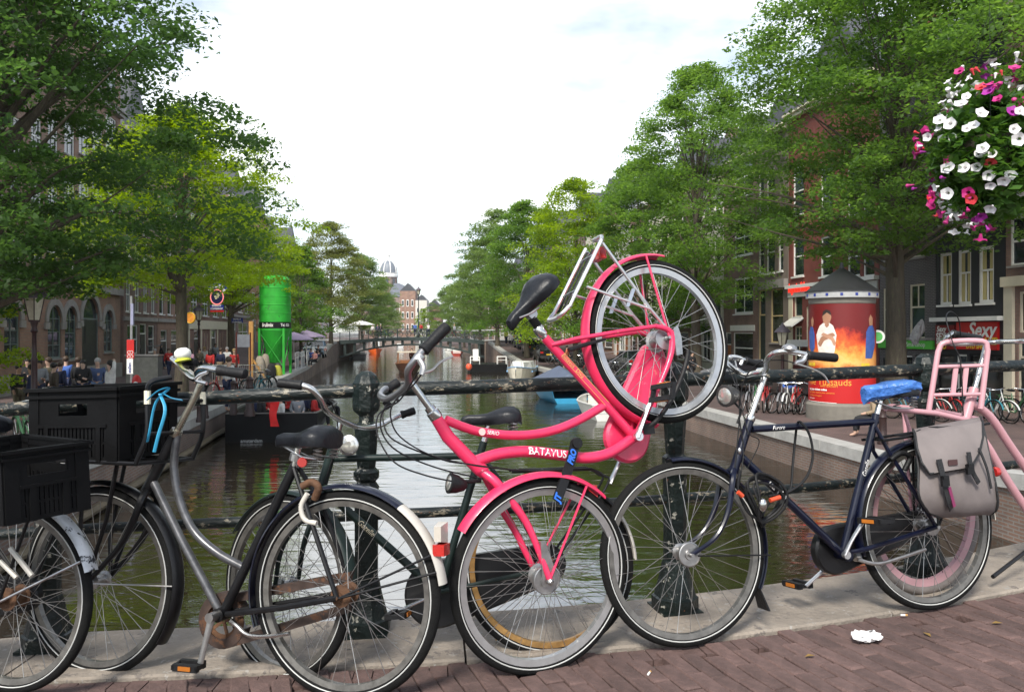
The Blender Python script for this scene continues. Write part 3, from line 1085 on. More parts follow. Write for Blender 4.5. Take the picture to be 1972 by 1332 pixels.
# flap over the top with a black border
fl_rows = [(1758, 826, 1888, 802, .02), (1762, 834, 1892, 812, .105), (1766, 862, 1893, 842, .155), (1775, 890, 1886, 872, .182), (1790, 912, 1870, 899, .196)]
secs = []
for i, (xl, yl, xr, yr, n_) in enumerate(fl_rows):
    a_ = [E.P(xl + (xr - xl) * t, yl + (yr - yl) * t, n_ + .012 * math.sin(PI * t)) for t in np.linspace(0, 1, 7)]
    b_ = [E.P(xl + (xr - xl) * t, yl + (yr - yl) * t, n_ - .006 + .012 * math.sin(PI * t)) for t in np.linspace(1, 0, 7)]
    secs.append(a_ + b_)
m = MB(); m.loft(secs); m.build('flap', CANVAS, pn, smooth=True)
m = MB()
left = [E.P(xl, yl, n_) for xl, yl, xr, yr, n_ in fl_rows]
right = [E.P(xr, yr, n_) for xl, yl, xr, yr, n_ in fl_rows]
m.tube(left + right[::-1], .005, 6)
edge = [E.P(xl, yl, n1) for xl, yl, xr, yr, n0, n1 in rows]
m.tube(spline(edge, 2), .005, 6)
edge = [E.P(xr, yr, n1) for xl, yl, xr, yr, n0, n1 in rows]
m.tube(spline(edge, 2), .005, 6)
m.build('piping', CANVDK, pn, smooth=True)
def strap(pts, w, name, mat, th=.004, par=None):
    q = spline(pts, 4)
    m_ = MB(); secs_ = []
    for i, p in enumerate(q):
        t = (q[min(i + 1, len(q) - 1)] - q[max(0, i - 1)]).normalized()
        sd_ = E.N.cross(t).normalized() * (w / 2)
        nn = E.N * (th / 2)
        secs_.append([p - sd_ - nn, p + sd_ - nn, p + sd_ + nn, p - sd_ + nn])
    m_.loft(secs_)
    return m_.build(name, mat, par or pn)
strap([E.P(1808, 884, .205), E.P(1818, 925, .212), E.P(1828, 965, .205), E.P(1832, 980, .18)], .026, 'strap', CANVDK)
strap([E.P(1828, 938, .216), E.P(1838, 975, .200)], .014, 'strap_stripe', M('magenta_webbing', (.22, .03, .10), .7))
strap([E.P(1865, 870, .205), E.P(1872, 905, .212), E.P(1885, 930, .208)], .020, 'strap', CANVDK)
strap([E.P(1885, 862, .19), E.P(1900, 900, .20), E.P(1909, 940, .20)], .010, 'strap', CANVDK)
for bx, by in ((1820, 926), (1868, 903)):
    m = MB(); m.obox(E.P(bx, by, .222), E.U * .034, E.W * .040, E.N * .012); m.obox(E.P(bx, by - 7, .226), E.U * .024, E.W * .014, E.N * .012)
    m.build('buckle', BLACKP, pn)
m = MB(); m.obox(E.P(1835, 890, .206), E.U * .045, E.W * .022, E.N * .004); m.build('patch', M('dark_red_patch', (.06, .025, .025), .7), pn)
m = MB(); m.obox(E.P(1826, 822, .07), E.U * .16, E.W * .012, E.N * .05); m.build('handle', CANVDK, pn)

# cable lock coiled on the down tube
lk = thing('cable_lock', 'black coiled cable lock with orange ends hanging on the navy bicycle frame', 'lock', E.P(1470, 990, .05))
m = MB()
for q in range(5):
    rx, ry = .055 + .008 * (q % 3), .075 + .010 * ((q * 2) % 3)
    c_ = E.P(1466 + q * 3, 958 + (q % 2) * 8, .03 + q * .008)
    ph = q * .4
    m.tube([c_ + E.U * (rx * math.cos(a) + .02 * math.sin(2 * a + ph)) + E.W * (ry * math.sin(a)) + E.N * (.012 * math.sin(a * 2 + ph)) for a in np.linspace(0, 2 * PI, 26)], .0052, 6)
m.tube(spline([E.P(1425, 905, .04), E.P(1421, 940, .05), E.P(1440, 985, .05), E.P(1470, 1005, .05)], 6), .0052, 6)
m.build('cable', RUBBER, lk, smooth=True)
m = MB()
m.tube(spline([E.P(1480, 955, .04), E.P(1520, 946, .05), E.P(1552, 920, .05), E.P(1565, 880, .045), E.P(1560, 840, .04), E.P(1546, 816, .03), E.P(1536, 814, .0), E.P(1532, 840, -.03), E.P(1527, 890, -.02), E.P(1521, 945, .0), E.P(1498, 952, .03)], 6), .0052, 6)
m.build('cable', RUBBER, lk, smooth=True)
m = MB()
m.ball(E.P(1469, 972, .085), (.017, .014, .026), 12, 8)
m.build('padlock', CHROME, lk, smooth=True)
for a_, b_ in (((1483, 963), (1502, 957)), ((1421, 947), (1430, 955))):
    m = MB(); m.tube([E.P(*a_, .08), E.P(*b_, .08)], .009, 10); m.build('cable_end', M('orange_plastic', (.55, .07, .025), .4), lk, smooth=True)
cable(E.root, [E.P(1532, 699, .28), E.P(1500, 693, .22), E.P(1460, 700, .1), E.P(1432, 735, .05), E.P(1424, 800, .03), E.P(1432, 870, .03), E.P(1420, 950, .04)])
cable(E.root, [E.P(1398, 700, -.2), E.P(1418, 745, -.05), E.P(1424, 800, .0), E.P(1415, 900, .03)])
cable(E.root, [E.P(1410, 690, -.2), E.P(1424, 760, -.02), E.P(1440, 830, .03), E.P(1462, 850, .03), E.P(1440, 900, .03)], .0022)
wrap_text(E.root, 'Gazelle', E, [E.P(1428, 880), E.P(1622, 1066)], .0165, .034, WHITETXT, .145, shear=.2, bold=.0006)
wrap_text(E.root, 'Gazelle', E, [E.P(1622, 1067), E.P(1684, 812)], .0155, .024, WHITETXT, .33, shear=.2)
wrap_text(E.root, 'Furore', E, [E.P(1448, 826), E.P(1688, 811)], .0145, .020, WHITETXT, .085, shear=.35)
m = MB(); m.ball(E.P(1424, 868, .019), (.008, .008, .014), 10, 6); m.build('head_badge', ALU, E.root, smooth=True)

# ---------------------------------------------------------------- hot pink bicycle tipped up on the rail
df, dr = at(1043, 1109, 2.86), at(1271, 655, 3.27)
D = Bike('bicycle', 'hot pink bicycle hanging with its rear wheel up over the railing', df, df + V((1, 0, 0)), 0, 'bicycles parked against the bridge railing')
D.root.location = at(1040, 1300, 2.82)
h_ = V((math.cos(math.radians(25)), math.sin(math.radians(25)), 0))
up_ = (dr - df).normalized()
n_ = h_.cross(up_).normalized()
if n_.y > 0: n_ = -n_
D.o, D.N = df, n_
D.U = (h_ - n_ * h_.dot(n_)).normalized()
D.W = D.N.cross(D.U); D.W = D.W if D.W.z > 0 else -D.W
# front wheel, slightly steered and upright
fu = V((math.cos(math.radians(24)), math.sin(math.radians(24)), 0)); fn = V((fu.y, -fu.x, 0)); fw = V((0, 0, 1))
RF, RR = .347, .338
HUBPINK = M('hub_shell', (.42, .42, .42), .42, .9, var=.2, vscale=30)
wheel(D.root, df, fu, fw, fn, RF, RIMSILVER, hub_mat=HUBPINK, hub_r=.028, hub_w=.075, drum=.052, tr=.020, rim_h=.024)
wheel(D.root, dr, D.U, D.W, D.N, RR, RIMSILVER, hub_mat=HUBPINK, hub_r=.036, hub_w=.08, tr=.020, rim_h=.024)
fender(D.root, df, fu, fw, fn, RF, 148, 47, PINK, .033, 'front_fender', gap=.018)
fender(D.root, dr, D.U, D.W, D.N, RR, 82, 258, PINK, .033, 'rear_fender', gap=.018, steps=44)
t_ = D.tube
m = MB()
m.tube([D.P(836, 798), D.P(862, 840), D.P(925, 905)], [.021, .0235, .0235], 14)
m.build('head_tube', PINK, D.root, smooth=True)
upper = D.pts([(858, 808), (893, 822), (930, 832), (997, 838), (1060, 830), (1112, 810), (1170, 777)], 6)
lower = D.pts([(905, 893), (930, 883), (965, 873), (1018, 869), (1081, 876), (1133, 881), (1176, 871), (1219, 843)], 6)
m = MB()
m.tube(upper, .0165, 14)
m.tube(lower, .0205, 14)
m.tube([D.P(1049, 650), D.P(1217, 836)], .0175, 14)
m.lathe([(.024, -.036), (.024, .036)], D.P(1222, 838), D.N, 16)
for s_ in (-1, 1):
    q = dr + D.N * (s_ * .062)
    m.tube([D.S(1062, 664, .012, s_), D.S(1110, 652, .042, s_), D.S(1200, 637, .058, s_), D.S(1262, 628, .062, s_)], .0085, 10)
    m.tube(spline([D.S(1262, 628, .062, s_), D.S(1284, 634, .063, s_), q + D.U * .016, D.S(1290, 690, .062, s_), D.S(1268, 745, .055, s_), D.S(1225, 836, .026, s_)], 5), [.010, .012, .014, .012, .0105, .0105], 10)
m.build('frame', PINK, D.root, smooth=True)
m = MB()
m.lathe([(.021, 0), (.0235, .004), (.0235, .03), (.019, .034), (.019, .05)], D.P(842, 806), D.P(795, 738) - D.P(842, 806), 16)
m.tube([D.P(838, 799), D.P(792, 736)], .0125, 14)
m.build('stem', CHROME, D.root, smooth=True)
m = MB()
for s_, pp in ((1, [(930, 908, .014), (955, 928, .046), (985, 965, .052), (1012, 1003, .054), (1032, 1046, .056)]), (-1, [(930, 908, -.014), (945, 935, -.046), (966, 978, -.052), (992, 1022, -.054), (1012, 1062, -.056)])):
    m.tube(spline([D.P(*p) for p in pp] + [df + fn * (s_ * .06) + V((.004, 0, .0))], 5), [.017, .0165, .015, .013, .012, .011], 10)
m.lathe([(.022, -.012), (.026, 0), (.024, .018)], D.P(928, 906), D.P(862, 840) - D.P(925, 905), 14)
m.build('fork', PINK, D.root, smooth=True)
m = MB(); m.prism([(-.022, -.02), (.028, -.02), (.02, .05), (-.012, .14), (-.03, .14)], df + fn * .052, fu, fw, fn, .006)
m.build('brake_plate', HUBPINK, D.root)
m = MB(); m.lathe([(.012, 0), (.012, .014), (.006, .02)], df + fn * .062, fn, 10); m.build('axle_nut', STEEL, D.root)
BARGREY = M('grey_handlebar', (.30, .30, .31), .36, .85, var=.12, vscale=20)
t_('handlebar', [(817, 672, .20), (800, 692, .20), (786, 714, .17), (787, 735, .12), (778, 748, .07), (762, 760, .0), (745, 768, -.08), (733, 762, -.16), (738, 752, -.22), (748, 746, -.25)], .0125, BARGREY, sm=5)
grip(D.root, D.P(814, 676, .20), D.P(862, 627, .20), .019)
grip(D.root, D.P(745, 749, -.25), D.P(768, 735, -.25), .018)
m = MB()
m.lathe([(.018, -.012), (.02, 0), (.018, .012)], D.P(806, 690, .2), D.P(862, 627, .2) - D.P(806, 690, .2), 12)
m.tube(spline([D.P(806, 690, .21), D.P(815, 707, .22), D.P(812, 722, .22)], 4), .010, 8)
m.tube(spline([D.P(812, 718, .22), D.P(832, 712, .23), D.P(848, 697, .23), D.P(872, 686, .23)], 5), [.008, .007, .0065, .005], 8, flat=.7)
m.build('brake_lever', STEEL, D.root, smooth=True)
m = MB(); m.tube([D.P(740, 772, -.1), D.P(752, 783, -.1)], .012, 8); m.tube(spline([D.P(748, 770, -.12), D.P(758, 765, -.12), D.P(768, 772, -.12)], 3), .006, 8)
m.build('shifter', RUBBER, D.root, smooth=True)
cb = [[(812, 720, .22), (795, 742, .16), (762, 770, .12), (752, 800, .1), (770, 840, .08), (830, 876, .06), (915, 896, .05), (960, 900, .045)],
      [(806, 716, .21), (770, 770, .12), (738, 790, .08), (735, 830, .07), (765, 868, .07), (840, 900, .06), (930, 922, .05)],
      [(752, 783, -.1), (728, 800, -.04), (728, 840, .02), (760, 890, .05), (820, 915, .06), (880, 928, .06)],
      [(760, 776, -.08), (742, 782, 0), (738, 812, .03), (760, 848, .05), (850, 884, .055), (900, 893, .05), (1000, 905, .04), (1100, 905, .03)]]
for c_ in cb:
    cable(D.root, [D.P(*p) for p in c_], .0027)
t_('seat_post', [(1024, 612), (1050, 650)], .0135, CHROME)
m = MB()
ax = D.P(1050, 648) - D.P(1020, 606)
m.lathe([(.0175, -.006), (.022, 0), (.022, .03), (.020, .034)], D.P(1036, 632), ax, 14)
m.build('seat_clamp', CHROME, D.root, smooth=True)
m = MB()
bp_ = []
for k in range(9):
    bp_ += [(.015, k * .0052), (.019, k * .0052 + .0026)]
m.lathe(bp_, D.P(1024, 612), ax, 14); m.build('rubber_boot', RUBBER, D.root, smooth=True)
sc_ = D.P(1017, 579)
fwd_ = (D.P(974, 628) - D.P(1045, 545)).normalized()
upv = D.N.cross(fwd_); upv = upv if upv.dot(D.U) < 0 else -upv
saddle(D.root, sc_ + upv * .008, fwd_ , (upv + D.N * .18).normalized(), .265, .088, LEATHER, thick=.055, springs=False)
m = MB()
m.tube(spline([D.P(1000, 612, .02), D.P(1020, 604, .02), D.P(1038, 592, .02)], 4), .004, 6)
m.tube(spline([D.P(1000, 612, -.02), D.P(1020, 604, -.02), D.P(1038, 592, -.02)], 4), .004, 6)
m.lathe([(.02, -.015), (.02, .015)], D.P(1023, 605), D.N, 10)
m.build('saddle_rail', STEEL, D.root, smooth=True)
# chain case
chaincase(D.root, D.P(1206, 842, -.055), D.P(1255, 690, -.055), .100, .062, D.N, PINK, .042, bev=.010)
m = MB()
m.tube(spline([D.P(1226, 842, .06), D.P(1240, 805, .068), D.P(1257, 760, .072)], 3), [.016, .011, .010], 10, flat=.6)
m.lathe([(.016, 0), (.018, .02)], D.P(1226, 840, .05), D.N, 14)
m.build('crank_arm', ALU, D.root, smooth=True)
m = MB(); m.tube([D.P(1205, 860, -.09), D.P(1190, 895, -.09), D.P(1174, 930, -.09)], [.013, .010, .012], 8, flat=.6)
m.build('crank_arm', ALU, D.root, smooth=True)
pedal(D.root, D.P(1256, 758, .075), (D.U * .3 + D.W), D.N + D.U * .3, D.U, L=.1)
m = MB()
m.tube(spline([D.P(1248, 822, .03), D.P(1266, 808, .04), D.P(1294, 768, .05), D.P(1314, 722, .05), D.P(1323, 690, .05), D.P(1325, 674, .05)], 4), [.012, .009, .009, .009, .010, .011], 8)
m.obox(D.P(1246, 826, .025), D.U * .05, D.W * .04, D.N * .03)
m.build('kickstand', RUBBER, D.root, smooth=True)
# silver carrier
RS = ALU
m = MB()
for s_ in (-1, 1):
    n0 = s_ * .062
    m.tube(spline([D.S(1158, 462, .062, s_), D.S(1130, 520, .062, s_), D.S(1096, 590, .062, s_)], 3), .0075, 8)
    m.tube([D.S(1160, 468, .062, s_), D.S(1250, 592, .062, s_), dr + D.N * n0 + D.W * .03], .0068, 8)
    m.tube([D.S(1130, 552, .062, s_), D.S(1250, 594, .062, s_)], .0058, 8)
    m.obox(D.S(1214, 573, .062, s_), (D.P(1220, 556) - D.P(1208, 590)), D.N * .006, D.U * .016)
m.tube(spline([D.P(1158, 462, .062), D.S(1158, 455, .03, 1), D.S(1158, 455, .03, -1), D.P(1158, 462, -.062)], 5), .0075, 8)
ca0, ca1 = D.S(1096, 590, .062, 1), D.S(1096, 590, .062, -1)
cup = (D.P(1082, 606) - D.P(1096, 590))
m.tube(spline([ca0, ca0.lerp(ca1, .15) + cup, ca0.lerp(ca1, .85) + cup, ca1], 5), .0075, 8)
m.tube([D.S(1145, 490, .062, 1), D.S(1145, 490, .062, -1)], .005, 6)
m.tube([D.S(1112, 558, .062, 1), D.S(1112, 558, .062, -1)], .005, 6)
m.build('carrier', RS, D.root, smooth=True)
for q in (-.02, .02):
    m = MB(); m.tube([D.P(1152, 475, .062) + D.N * (q - .062), D.P(1095, 592, .062) + D.N * (q - .062)], .007, 6, flat=.5); m.build('elastic_strap', RUBBER, D.root)
m = MB(); m.obox(D.P(1168, 482, .062) - D.N * .062, D.U * .03, D.W * .045, D.N * .07); m.build('rear_light', REDLENS, D.root)
for s_ in (1, -1):
    m = MB(); m.tube([dr + (D.U * math.cos(math.radians(97)) + D.W * math.sin(math.radians(97))) * (RR + .01) + D.N * (s_ * .03), dr + D.N * (s_ * .066)], [.0048, .0048], 6)
    m.build('fender_stay', PINK, D.root)
    m = MB(); m.tube([df + (fu * math.cos(math.radians(62)) + fw * math.sin(math.radians(62))) * (RF + .008) + fn * (s_ * .03), df + fn * (s_ * .062)], .0045, 6)
    m.build('fender_stay', PINK, D.root)
m = MB(); m.prism([(-.012, -.075), (.018, -.07), (.022, .0), (.010, .045), (-.012, .03)], dr + D.N * .07 + D.U * .03, D.U, D.W, D.N, .010); m.build('hub_bracket', HUBPINK, D.root)
m = MB(); m.tube(spline([D.P(1095, 674, .05), D.P(1125, 664, .06), D.P(1165, 653, .06)], 4), [.014, .012, .008], 8, flat=.7)
m.build('frame_lock', RUBBER, D.root, smooth=True)
lamp(D.root, D.P(868, 930, .03), (D.P(850, 925, .03) - D.P(880, 930, .03)), .034, .06, RUBBER, name='front_lamp')
t_('lamp_bracket', [(885, 928, .02), (925, 925, 0)], .007, RUBBER)
# strap lock hanging from the lower tube
m = MB()
pth = spline([D.P(1108, 852, .03), D.P(1100, 885, .05), D.P(1090, 915, .085), D.P(1072, 965, .13)], 5)
secs = []
for i, p in enumerate(pth):
    t = (pth[min(i + 1, len(pth) - 1)] - pth[max(0, i - 1)]).normalized()
    s2 = D.N.cross(t).normalized() * .018
    nn = D.N * .005
    secs.append([p - s2 - nn, p + s2 - nn, p + s2 + nn, p - s2 + nn])
m.loft(secs)
lkD = thing('strap_lock', 'black strap lock with blue lettering looped over the pink bicycle tube', 'lock', D.P(1075, 965, .05))
m.build('strap', RUBBER, lkD)
m = MB(); m.lathe([(.02, -.012), (.022, 0), (.02, .012)], D.P(1110, 853, .035), D.N, 16); m.build('lock_head', RUBBER, lkD, smooth=True)
BLUETXT = M('blue_lettering', (.02, .13, .55), .5)
sv = (pth[-1] - pth[0]).normalized()
def fnp(base, k):
    up2 = D.N.cross(sv).normalized()
    return lambda x, y: base - sv * x + (-up2) * y * k + D.N * .009
lettering('PRO', None, None, None, .034, BLUETXT, lkD, bold=.002, fn=lambda x, y: D.P(1098, 892, .070) + (-sv) * x + (D.N.cross(-sv).normalized()) * y)
lettering('JT', None, None, None, .034, BLUETXT, lkD, bold=.002, fn=lambda x, y: D.P(1073, 964, .142) + (-sv) * x + (D.N.cross(-sv).normalized()) * y)
wrap_text(D.root, 'BATAVUS', D, lower, .0205, .036, WHITETXT, (D.P(1016, 869) - D.P(905, 893)).length - .004, bold=.0005, tilt=.05, space=1.02)
wrap_text(D.root, 'Batavus  Diva', D, [D.P(1049, 650), D.P(1217, 836)], .0175, .022, M('gold_decal', (.62, .36, .12), .5, var=.3, vscale=30), .09, shear=.2)
for q_ in (-.55, .62):
    ps_ = [D.P(1080, 684).lerp(D.P(1165, 778), t) + (D.N * math.cos(q_) + (D.N.cross((D.P(1217, 836) - D.P(1049, 650)).normalized())) * math.sin(q_)) * .0178 for t in np.linspace(0, 1, 6)]
    m = MB(); m.tube(ps_, .0012, 4); m.build('decal_stripe', MATS['gold_decal'], D.root)
wrap_text(D.root, 'SERIO', D, upper, .0165, .018, WHITETXT, .155, shear=.2)
m = MB()
pp_ = D.P(925, 832, .0)
m.lathe([(.004, 0), (.013, 0), (.013, .0012), (.004, .0012)], pp_ + D.N * .0167, D.N, 14); m.build('badge', M('pale_badge', (.72, .45, .42), .5), D.root)

# ---------------------------------------------------------------- dark green bicycle behind the black one and the pink one
c1_, c2_ = at(556, 1306, 2.93), at(1066, 1262, 3.02)
Cb = Bike('bicycle', 'dark green roadster with rusty rims standing behind the black and pink bicycles', c1_, c2_, math.radians(7), 'bicycles parked against the bridge railing')
RC = .33
cf, cr = c1_ + Cb.W * RC, c2_ + Cb.W * RC
ya = math.radians(-38)
cfu = (Matrix.Rotation(ya, 3, 'Z') @ Cb.U).normalized(); cfn = (Matrix.Rotation(ya, 3, 'Z') @ Cb.N).normalized(); cfw = cfn.cross(cfu); cfw = cfw if cfw.z > 0 else -cfw
wheel(Cb.root, cf, cfu, cfw, cfn, RC, RIMDARK, hub_r=.02)
wheel(Cb.root, cr, Cb.U, Cb.W, Cb.N, RC, GOLDRIM, hub_r=.026, hub_mat=RUST)
m = MB()
m.tube([Cb.P(641, 862), Cb.P(617, 945)], .019, 12)
m.tube([Cb.P(636, 883), Cb.P(926, 877)], .0135, 12)
m.tube([Cb.P(622, 935), Cb.P(668, 982), Cb.P(846, 1140)], .0155, 12)
m.tube([Cb.P(846, 1140), Cb.P(932, 850)], .015, 12)
for s_ in (-1, 1):
    m.tube([Cb.S(850, 1138, .02, s_), Cb.S(900, 1128, .05, s_), cr + Cb.N * (s_ * .055)], .009, 8)
    m.tube([Cb.S(926, 872, .014, s_), Cb.S(960, 920, .045, s_), cr + Cb.N * (s_ * .055)], .0075, 8)
m.build('frame', DARKGREEN, Cb.root, smooth=True)
m = MB()
for s_ in (-1, 1):
    m.tube(spline([Cb.S(618, 945, .012, s_), Cb.S(610, 968, .04, s_), cf + cfw * .16 + cfn * (s_ * .05) + cfu * .03, cf + cfn * (s_ * .055)], 5), [.013, .012, .010, .008], 8)
m.build('fork', DARKGREEN, Cb.root, smooth=True)
fender(Cb.root, cf, cfu, cfw, cfn, RC, 150, -10, DARKGREEN, name='front_fender')
fender(Cb.root, cr, Cb.U, Cb.W, Cb.N, RC, 175, 30, BLACKP, name='rear_fender')
fender(Cb.root, cr, Cb.U, Cb.W, Cb.N, RC, 29.8, 0, WHITEENAMEL, name='fender_tail', steps=8)
Cb.tube('stem', [(641, 862), (656, 812)], .012, CHROME)
Cb.tube('handlebar', [(578, 741, .22), (600, 749, .22), (617, 768, .20), (628, 790, .16), (655, 808, .06), (690, 822, -.02), (725, 821, -.14), (752, 808, -.22), (775, 797, -.26)], .0112, CHROME, sm=5)
grip(Cb.root, Cb.P(582, 742, .22), Cb.P(534, 737, .22), .0165)
grip(Cb.root, Cb.P(772, 799, -.26), Cb.P(800, 790, -.26), .016)
lamp(Cb.root, Cb.P(672, 857, .06), (-Cb.U * .15 + Cb.N), .036, .06, CHROME)
Cb.tube('lamp_bracket', [(656, 858, .03), (645, 862, 0)], .006, CHROME)
Cb.tube('seat_post', [(932, 850), (940, 820)], .0125, CHROME)
saddle(Cb.root, Cb.P(944, 800), -Cb.U, Cb.W, .235, .085, LEATHER, thick=.05)
chaincase(Cb.root, Cb.P(843, 1142, -.05), cr - Cb.N * .05, .125, .075, Cb.N, BLACKP, .05)
m = MB(); m.tube([Cb.P(846, 1140, .055), Cb.P(780, 1170, .07)], .009, 8, flat=.7); m.build('crank_arm', CHROME, Cb.root, smooth=True)
pedal(Cb.root, Cb.P(775, 1177, .075), Cb.U, Cb.N - Cb.U * .3, Cb.W, L=.08)
m = MB(); m.tube([Cb.P(846, 1140, -.08), Cb.P(905, 1100, -.09)], .009, 8, flat=.7); m.build('crank_arm', CHROME, Cb.root, smooth=True)
m = MB()
for s_ in (-1, 1):
    m.tube([Cb.S(985, 908, .06, s_), Cb.S(1140, 903, .06, s_)], .006, 8)
    m.tube(spline([Cb.S(1140, 903, .06, s_), Cb.S(1162, 915, .06, s_), Cb.S(1166, 940, .06, s_), cr + Cb.N * (s_ * .06)], 4), .005, 8)
for q in (1000, 1050, 1100, 1140):
    m.tube([Cb.S(q, 906, .06, -1), Cb.S(q, 906, .06, 1)], .004, 6)
m.build('rear_rack', BLACKP, Cb.root, smooth=True)
m = MB(); m.obox(Cb.P(1140, 945, .03), Cb.U * .03, Cb.W * .045, Cb.N * .06); m.build('rear_light', REDLENS, Cb.root)
wrap_text(Cb.root, 'Gazelle', Cb, [Cb.P(668, 982), Cb.P(846, 1140)], .0155, .026, M('tan_lettering', (.45, .40, .30), .5), .06, shear=.2)
cable(Cb.root, [Cb.P(600, 749, .22), Cb.P(640, 780, .12), Cb.P(650, 840, .03), Cb.P(625, 930, .02)])

# ---------------------------------------------------------------- black roadster with the big crate
b1_, b2_ = at(184, 1301, 3.0), at(664, 1349, 2.70)
B = Bike('bicycle', 'black roadster with a worn grey loop frame and a white fender tail', b1_, b2_, math.radians(5), 'bicycles parked against the bridge railing')
RB = .349
bf, br = b1_ + B.W * RB, b2_ + B.W * RB
wheel(B.root, bf, B.U, B.W, B.N, RB, RIMDARK, hub_r=.02, tr=.0205, n_sp=36)
wheel(B.root, br, B.U, B.W, B.N, RB, RIMDARK, hub_r=.028, tr=.0205, hub_mat=RUST, n_sp=36)
fender(B.root, bf, B.U, B.W, B.N, RB, 128, -35, WORNBLACK, .031, 'front_fender', gap=.018, steps=40)
fender(B.root, br, B.U, B.W, B.N, RB, 200, 55, M('blue_black_fender', (.008, .010, .022), .28, var=.3, coat=.5), .031, 'rear_fender', gap=.018, steps=40)
fender(B.root, br, B.U, B.W, B.N, RB, 54.7, 8, WHITEENAMEL, .031, 'fender_tail', gap=.018, steps=14)
m = MB()
m.tube([B.P(294, 925), B.P(350, 1040), B.P(424, 1178)], .0150, 12)
m.tube(spline(B.pts([(341, 838), (336, 880), (336, 910), (346, 962), (372, 1020), (416, 1062), (476, 1096)]), 6), .0150, 12)
m.build('loop_tubes', WORNGREY, B.root, smooth=True)
m = MB()
m.tube([B.P(337, 838), B.P(281, 946)], .0195, 12)
m.tube([B.P(430, 1180), B.P(568, 896)], .0175, 12)
m.lathe([(.024, -.036), (.024, .036)], B.P(430, 1180), B.N, 16)
for s_ in (-1, 1):
    m.tube([B.S(436, 1182, .022, s_), B.S(540, 1170, .05, s_), br + B.N * (s_ * .058)], .0105, 8)
    m.tube([B.S(566, 900, .014, s_), B.S(590, 975, .05, s_), br + B.N * (s_ * .058)], .0085, 8)
m.build('frame', WORNBLACK, B.root, smooth=True)
m = MB()
for s_ in (-1, 1):
    m.tube(spline([B.S(281, 946, .012, s_), B.S(270, 968, .045, s_), B.S(248, 1022, .05, s_), B.S(222, 1062, .052, s_), bf + B.N * (s_ * .058)], 5), [.015, .014, .013, .011, .009], 8)
m.build('fork', WORNBLACK, B.root, smooth=True)
m = MB()
m.tube(spline([B.P(337, 838), B.P(362, 790), B.P(384, 745), B.P(382, 733), B.P(362, 716)], 4), .0125, 10)
m.lathe([(.021, -.01), (.023, 0), (.021, .016)], B.P(338, 834), B.P(384, 745) - B.P(338, 838), 14)
m.build('stem', M('brassy_chrome', (.46, .42, .34), .28, .9, var=.25, vscale=20), B.root, smooth=True)
B.tube('handlebar', [(332, 690, -.24), (345, 702, -.2), (352, 712, -.1), (360, 718, 0), (372, 728, .06), (382, 728, .1), (380, 716, .16), (392, 708, .22), (424, 713, .25)], .0115, CHROME, sm=5)
grip(B.root, B.P(420, 713, .25), B.P(474, 720, .25), .017)
grip(B.root, B.P(336, 693, -.24), B.P(378, 698, -.24), .017)
m = MB(); m.lathe([(.02, -.02), (.03, -.012), (.033, 0), (.030, .014), (.018, .024)], B.P(352, 682, -.2), (-.2, .1, 1), 18)
be = m.build('bell', M('white_bell', (.72, .72, .66), .35, var=.05), B.root, smooth=True)
m = MB(); m.lathe([(.031, -.02), (.031, -.012)], B.P(351, 686, -.2), (-.2, .1, 1), 18); m.build('bell_band', M('yellow_band', (.62, .66, .05), .4), be)
B.tube('brake_lever', [(400, 716, .25), (385, 722, .25), (378, 732, .24), (398, 738, .25)], .006, ALU, sm=4)
B.tube('seat_post', [(566, 902), (574, 862)], .0135, CHROME)
m = MB(); m.lathe([(.022, -.012), (.022, .012)], B.P(570, 880), B.P(574, 862) - B.P(566, 902), 12); m.build('seat_clamp', STEEL, B.root)
saddle(B.root, B.P(588, 838), -B.U, B.W, .228, .10, LEATHER, thick=.058)
m = MB(); m.lathe([(.016, -.006), (.018, 0), (.016, .006)], B.P(582, 890, .03), B.N + B.U * .4, 12); m.build('side_reflector', REDLENS, B.root)
# ring lock and rim brake remains, rusty
B.tube('ring_lock', [(582, 936, .05), (600, 928, .05), (613, 938, .05), (606, 960, .04)], .013, RUST, sm=4)
B.tube('lock_arm', [(592, 950, .055), (580, 975, .055), (587, 1000, .055), (610, 1007, .055)], .009, WHITEENAMEL, sm=4)
# chain guard
m = MB()
cb_ = B.P(434, 1192, -.05)
secs = []
for a in np.linspace(.25, 2 * PI - .25, 30):
    e_ = B.U * math.cos(a) + B.W * math.sin(a)
    secs.append([cb_ + e_ * r_ + B.N * o_ for r_, o_ in ((.098, -.02), (.098, .022), (.062, .025), (.062, .021), (.094, .018), (.094, -.02))])
m.loft(secs)
e_ = lambda a: B.U * math.cos(a) + B.W * math.sin(a)
for sgn, aa in ((1, .25), (-1, -.25)):
    pa = cb_ + B.W * (sgn * .078) + B.U * .03
    pb = br - B.N * .05 + B.W * (sgn * .052)
    m.obox((pa + pb) / 2, (pb - pa), B.W * .030, B.N * .04)
m.build('chain_guard', M('rusty_guard', (.045, .028, .022), .6, .2, var=.5, vscale=16, chip=[((.11, .05, .025), .57)], chipscale=18), B.root, smooth=False)
m = MB()
m.lathe([(.05, -.002), (.085, -.002), (.085, .002), (.05, .002)], cb_ + B.N * .01, B.N, 40, caps=False)
for k in range(5):
    a = 2 * PI * k / 5
    m.obox(cb_ + B.N * .01 + e_(a) * .035, e_(a) * .06, B.N.cross(e_(a)) * .012, B.N * .004)
m.build('chainring', RUST, B.root)
m = MB(); m.tube(spline([B.P(408, 1188, .06), B.P(395, 1238, .07), B.P(386, 1276, .075)], 3), [.014, .010, .011], 8, flat=.65)
m.lathe([(.016, -.02), (.017, .02)], B.P(409, 1187, .055), B.N, 12)
m.build('crank_arm', STEEL, B.root, smooth=True)
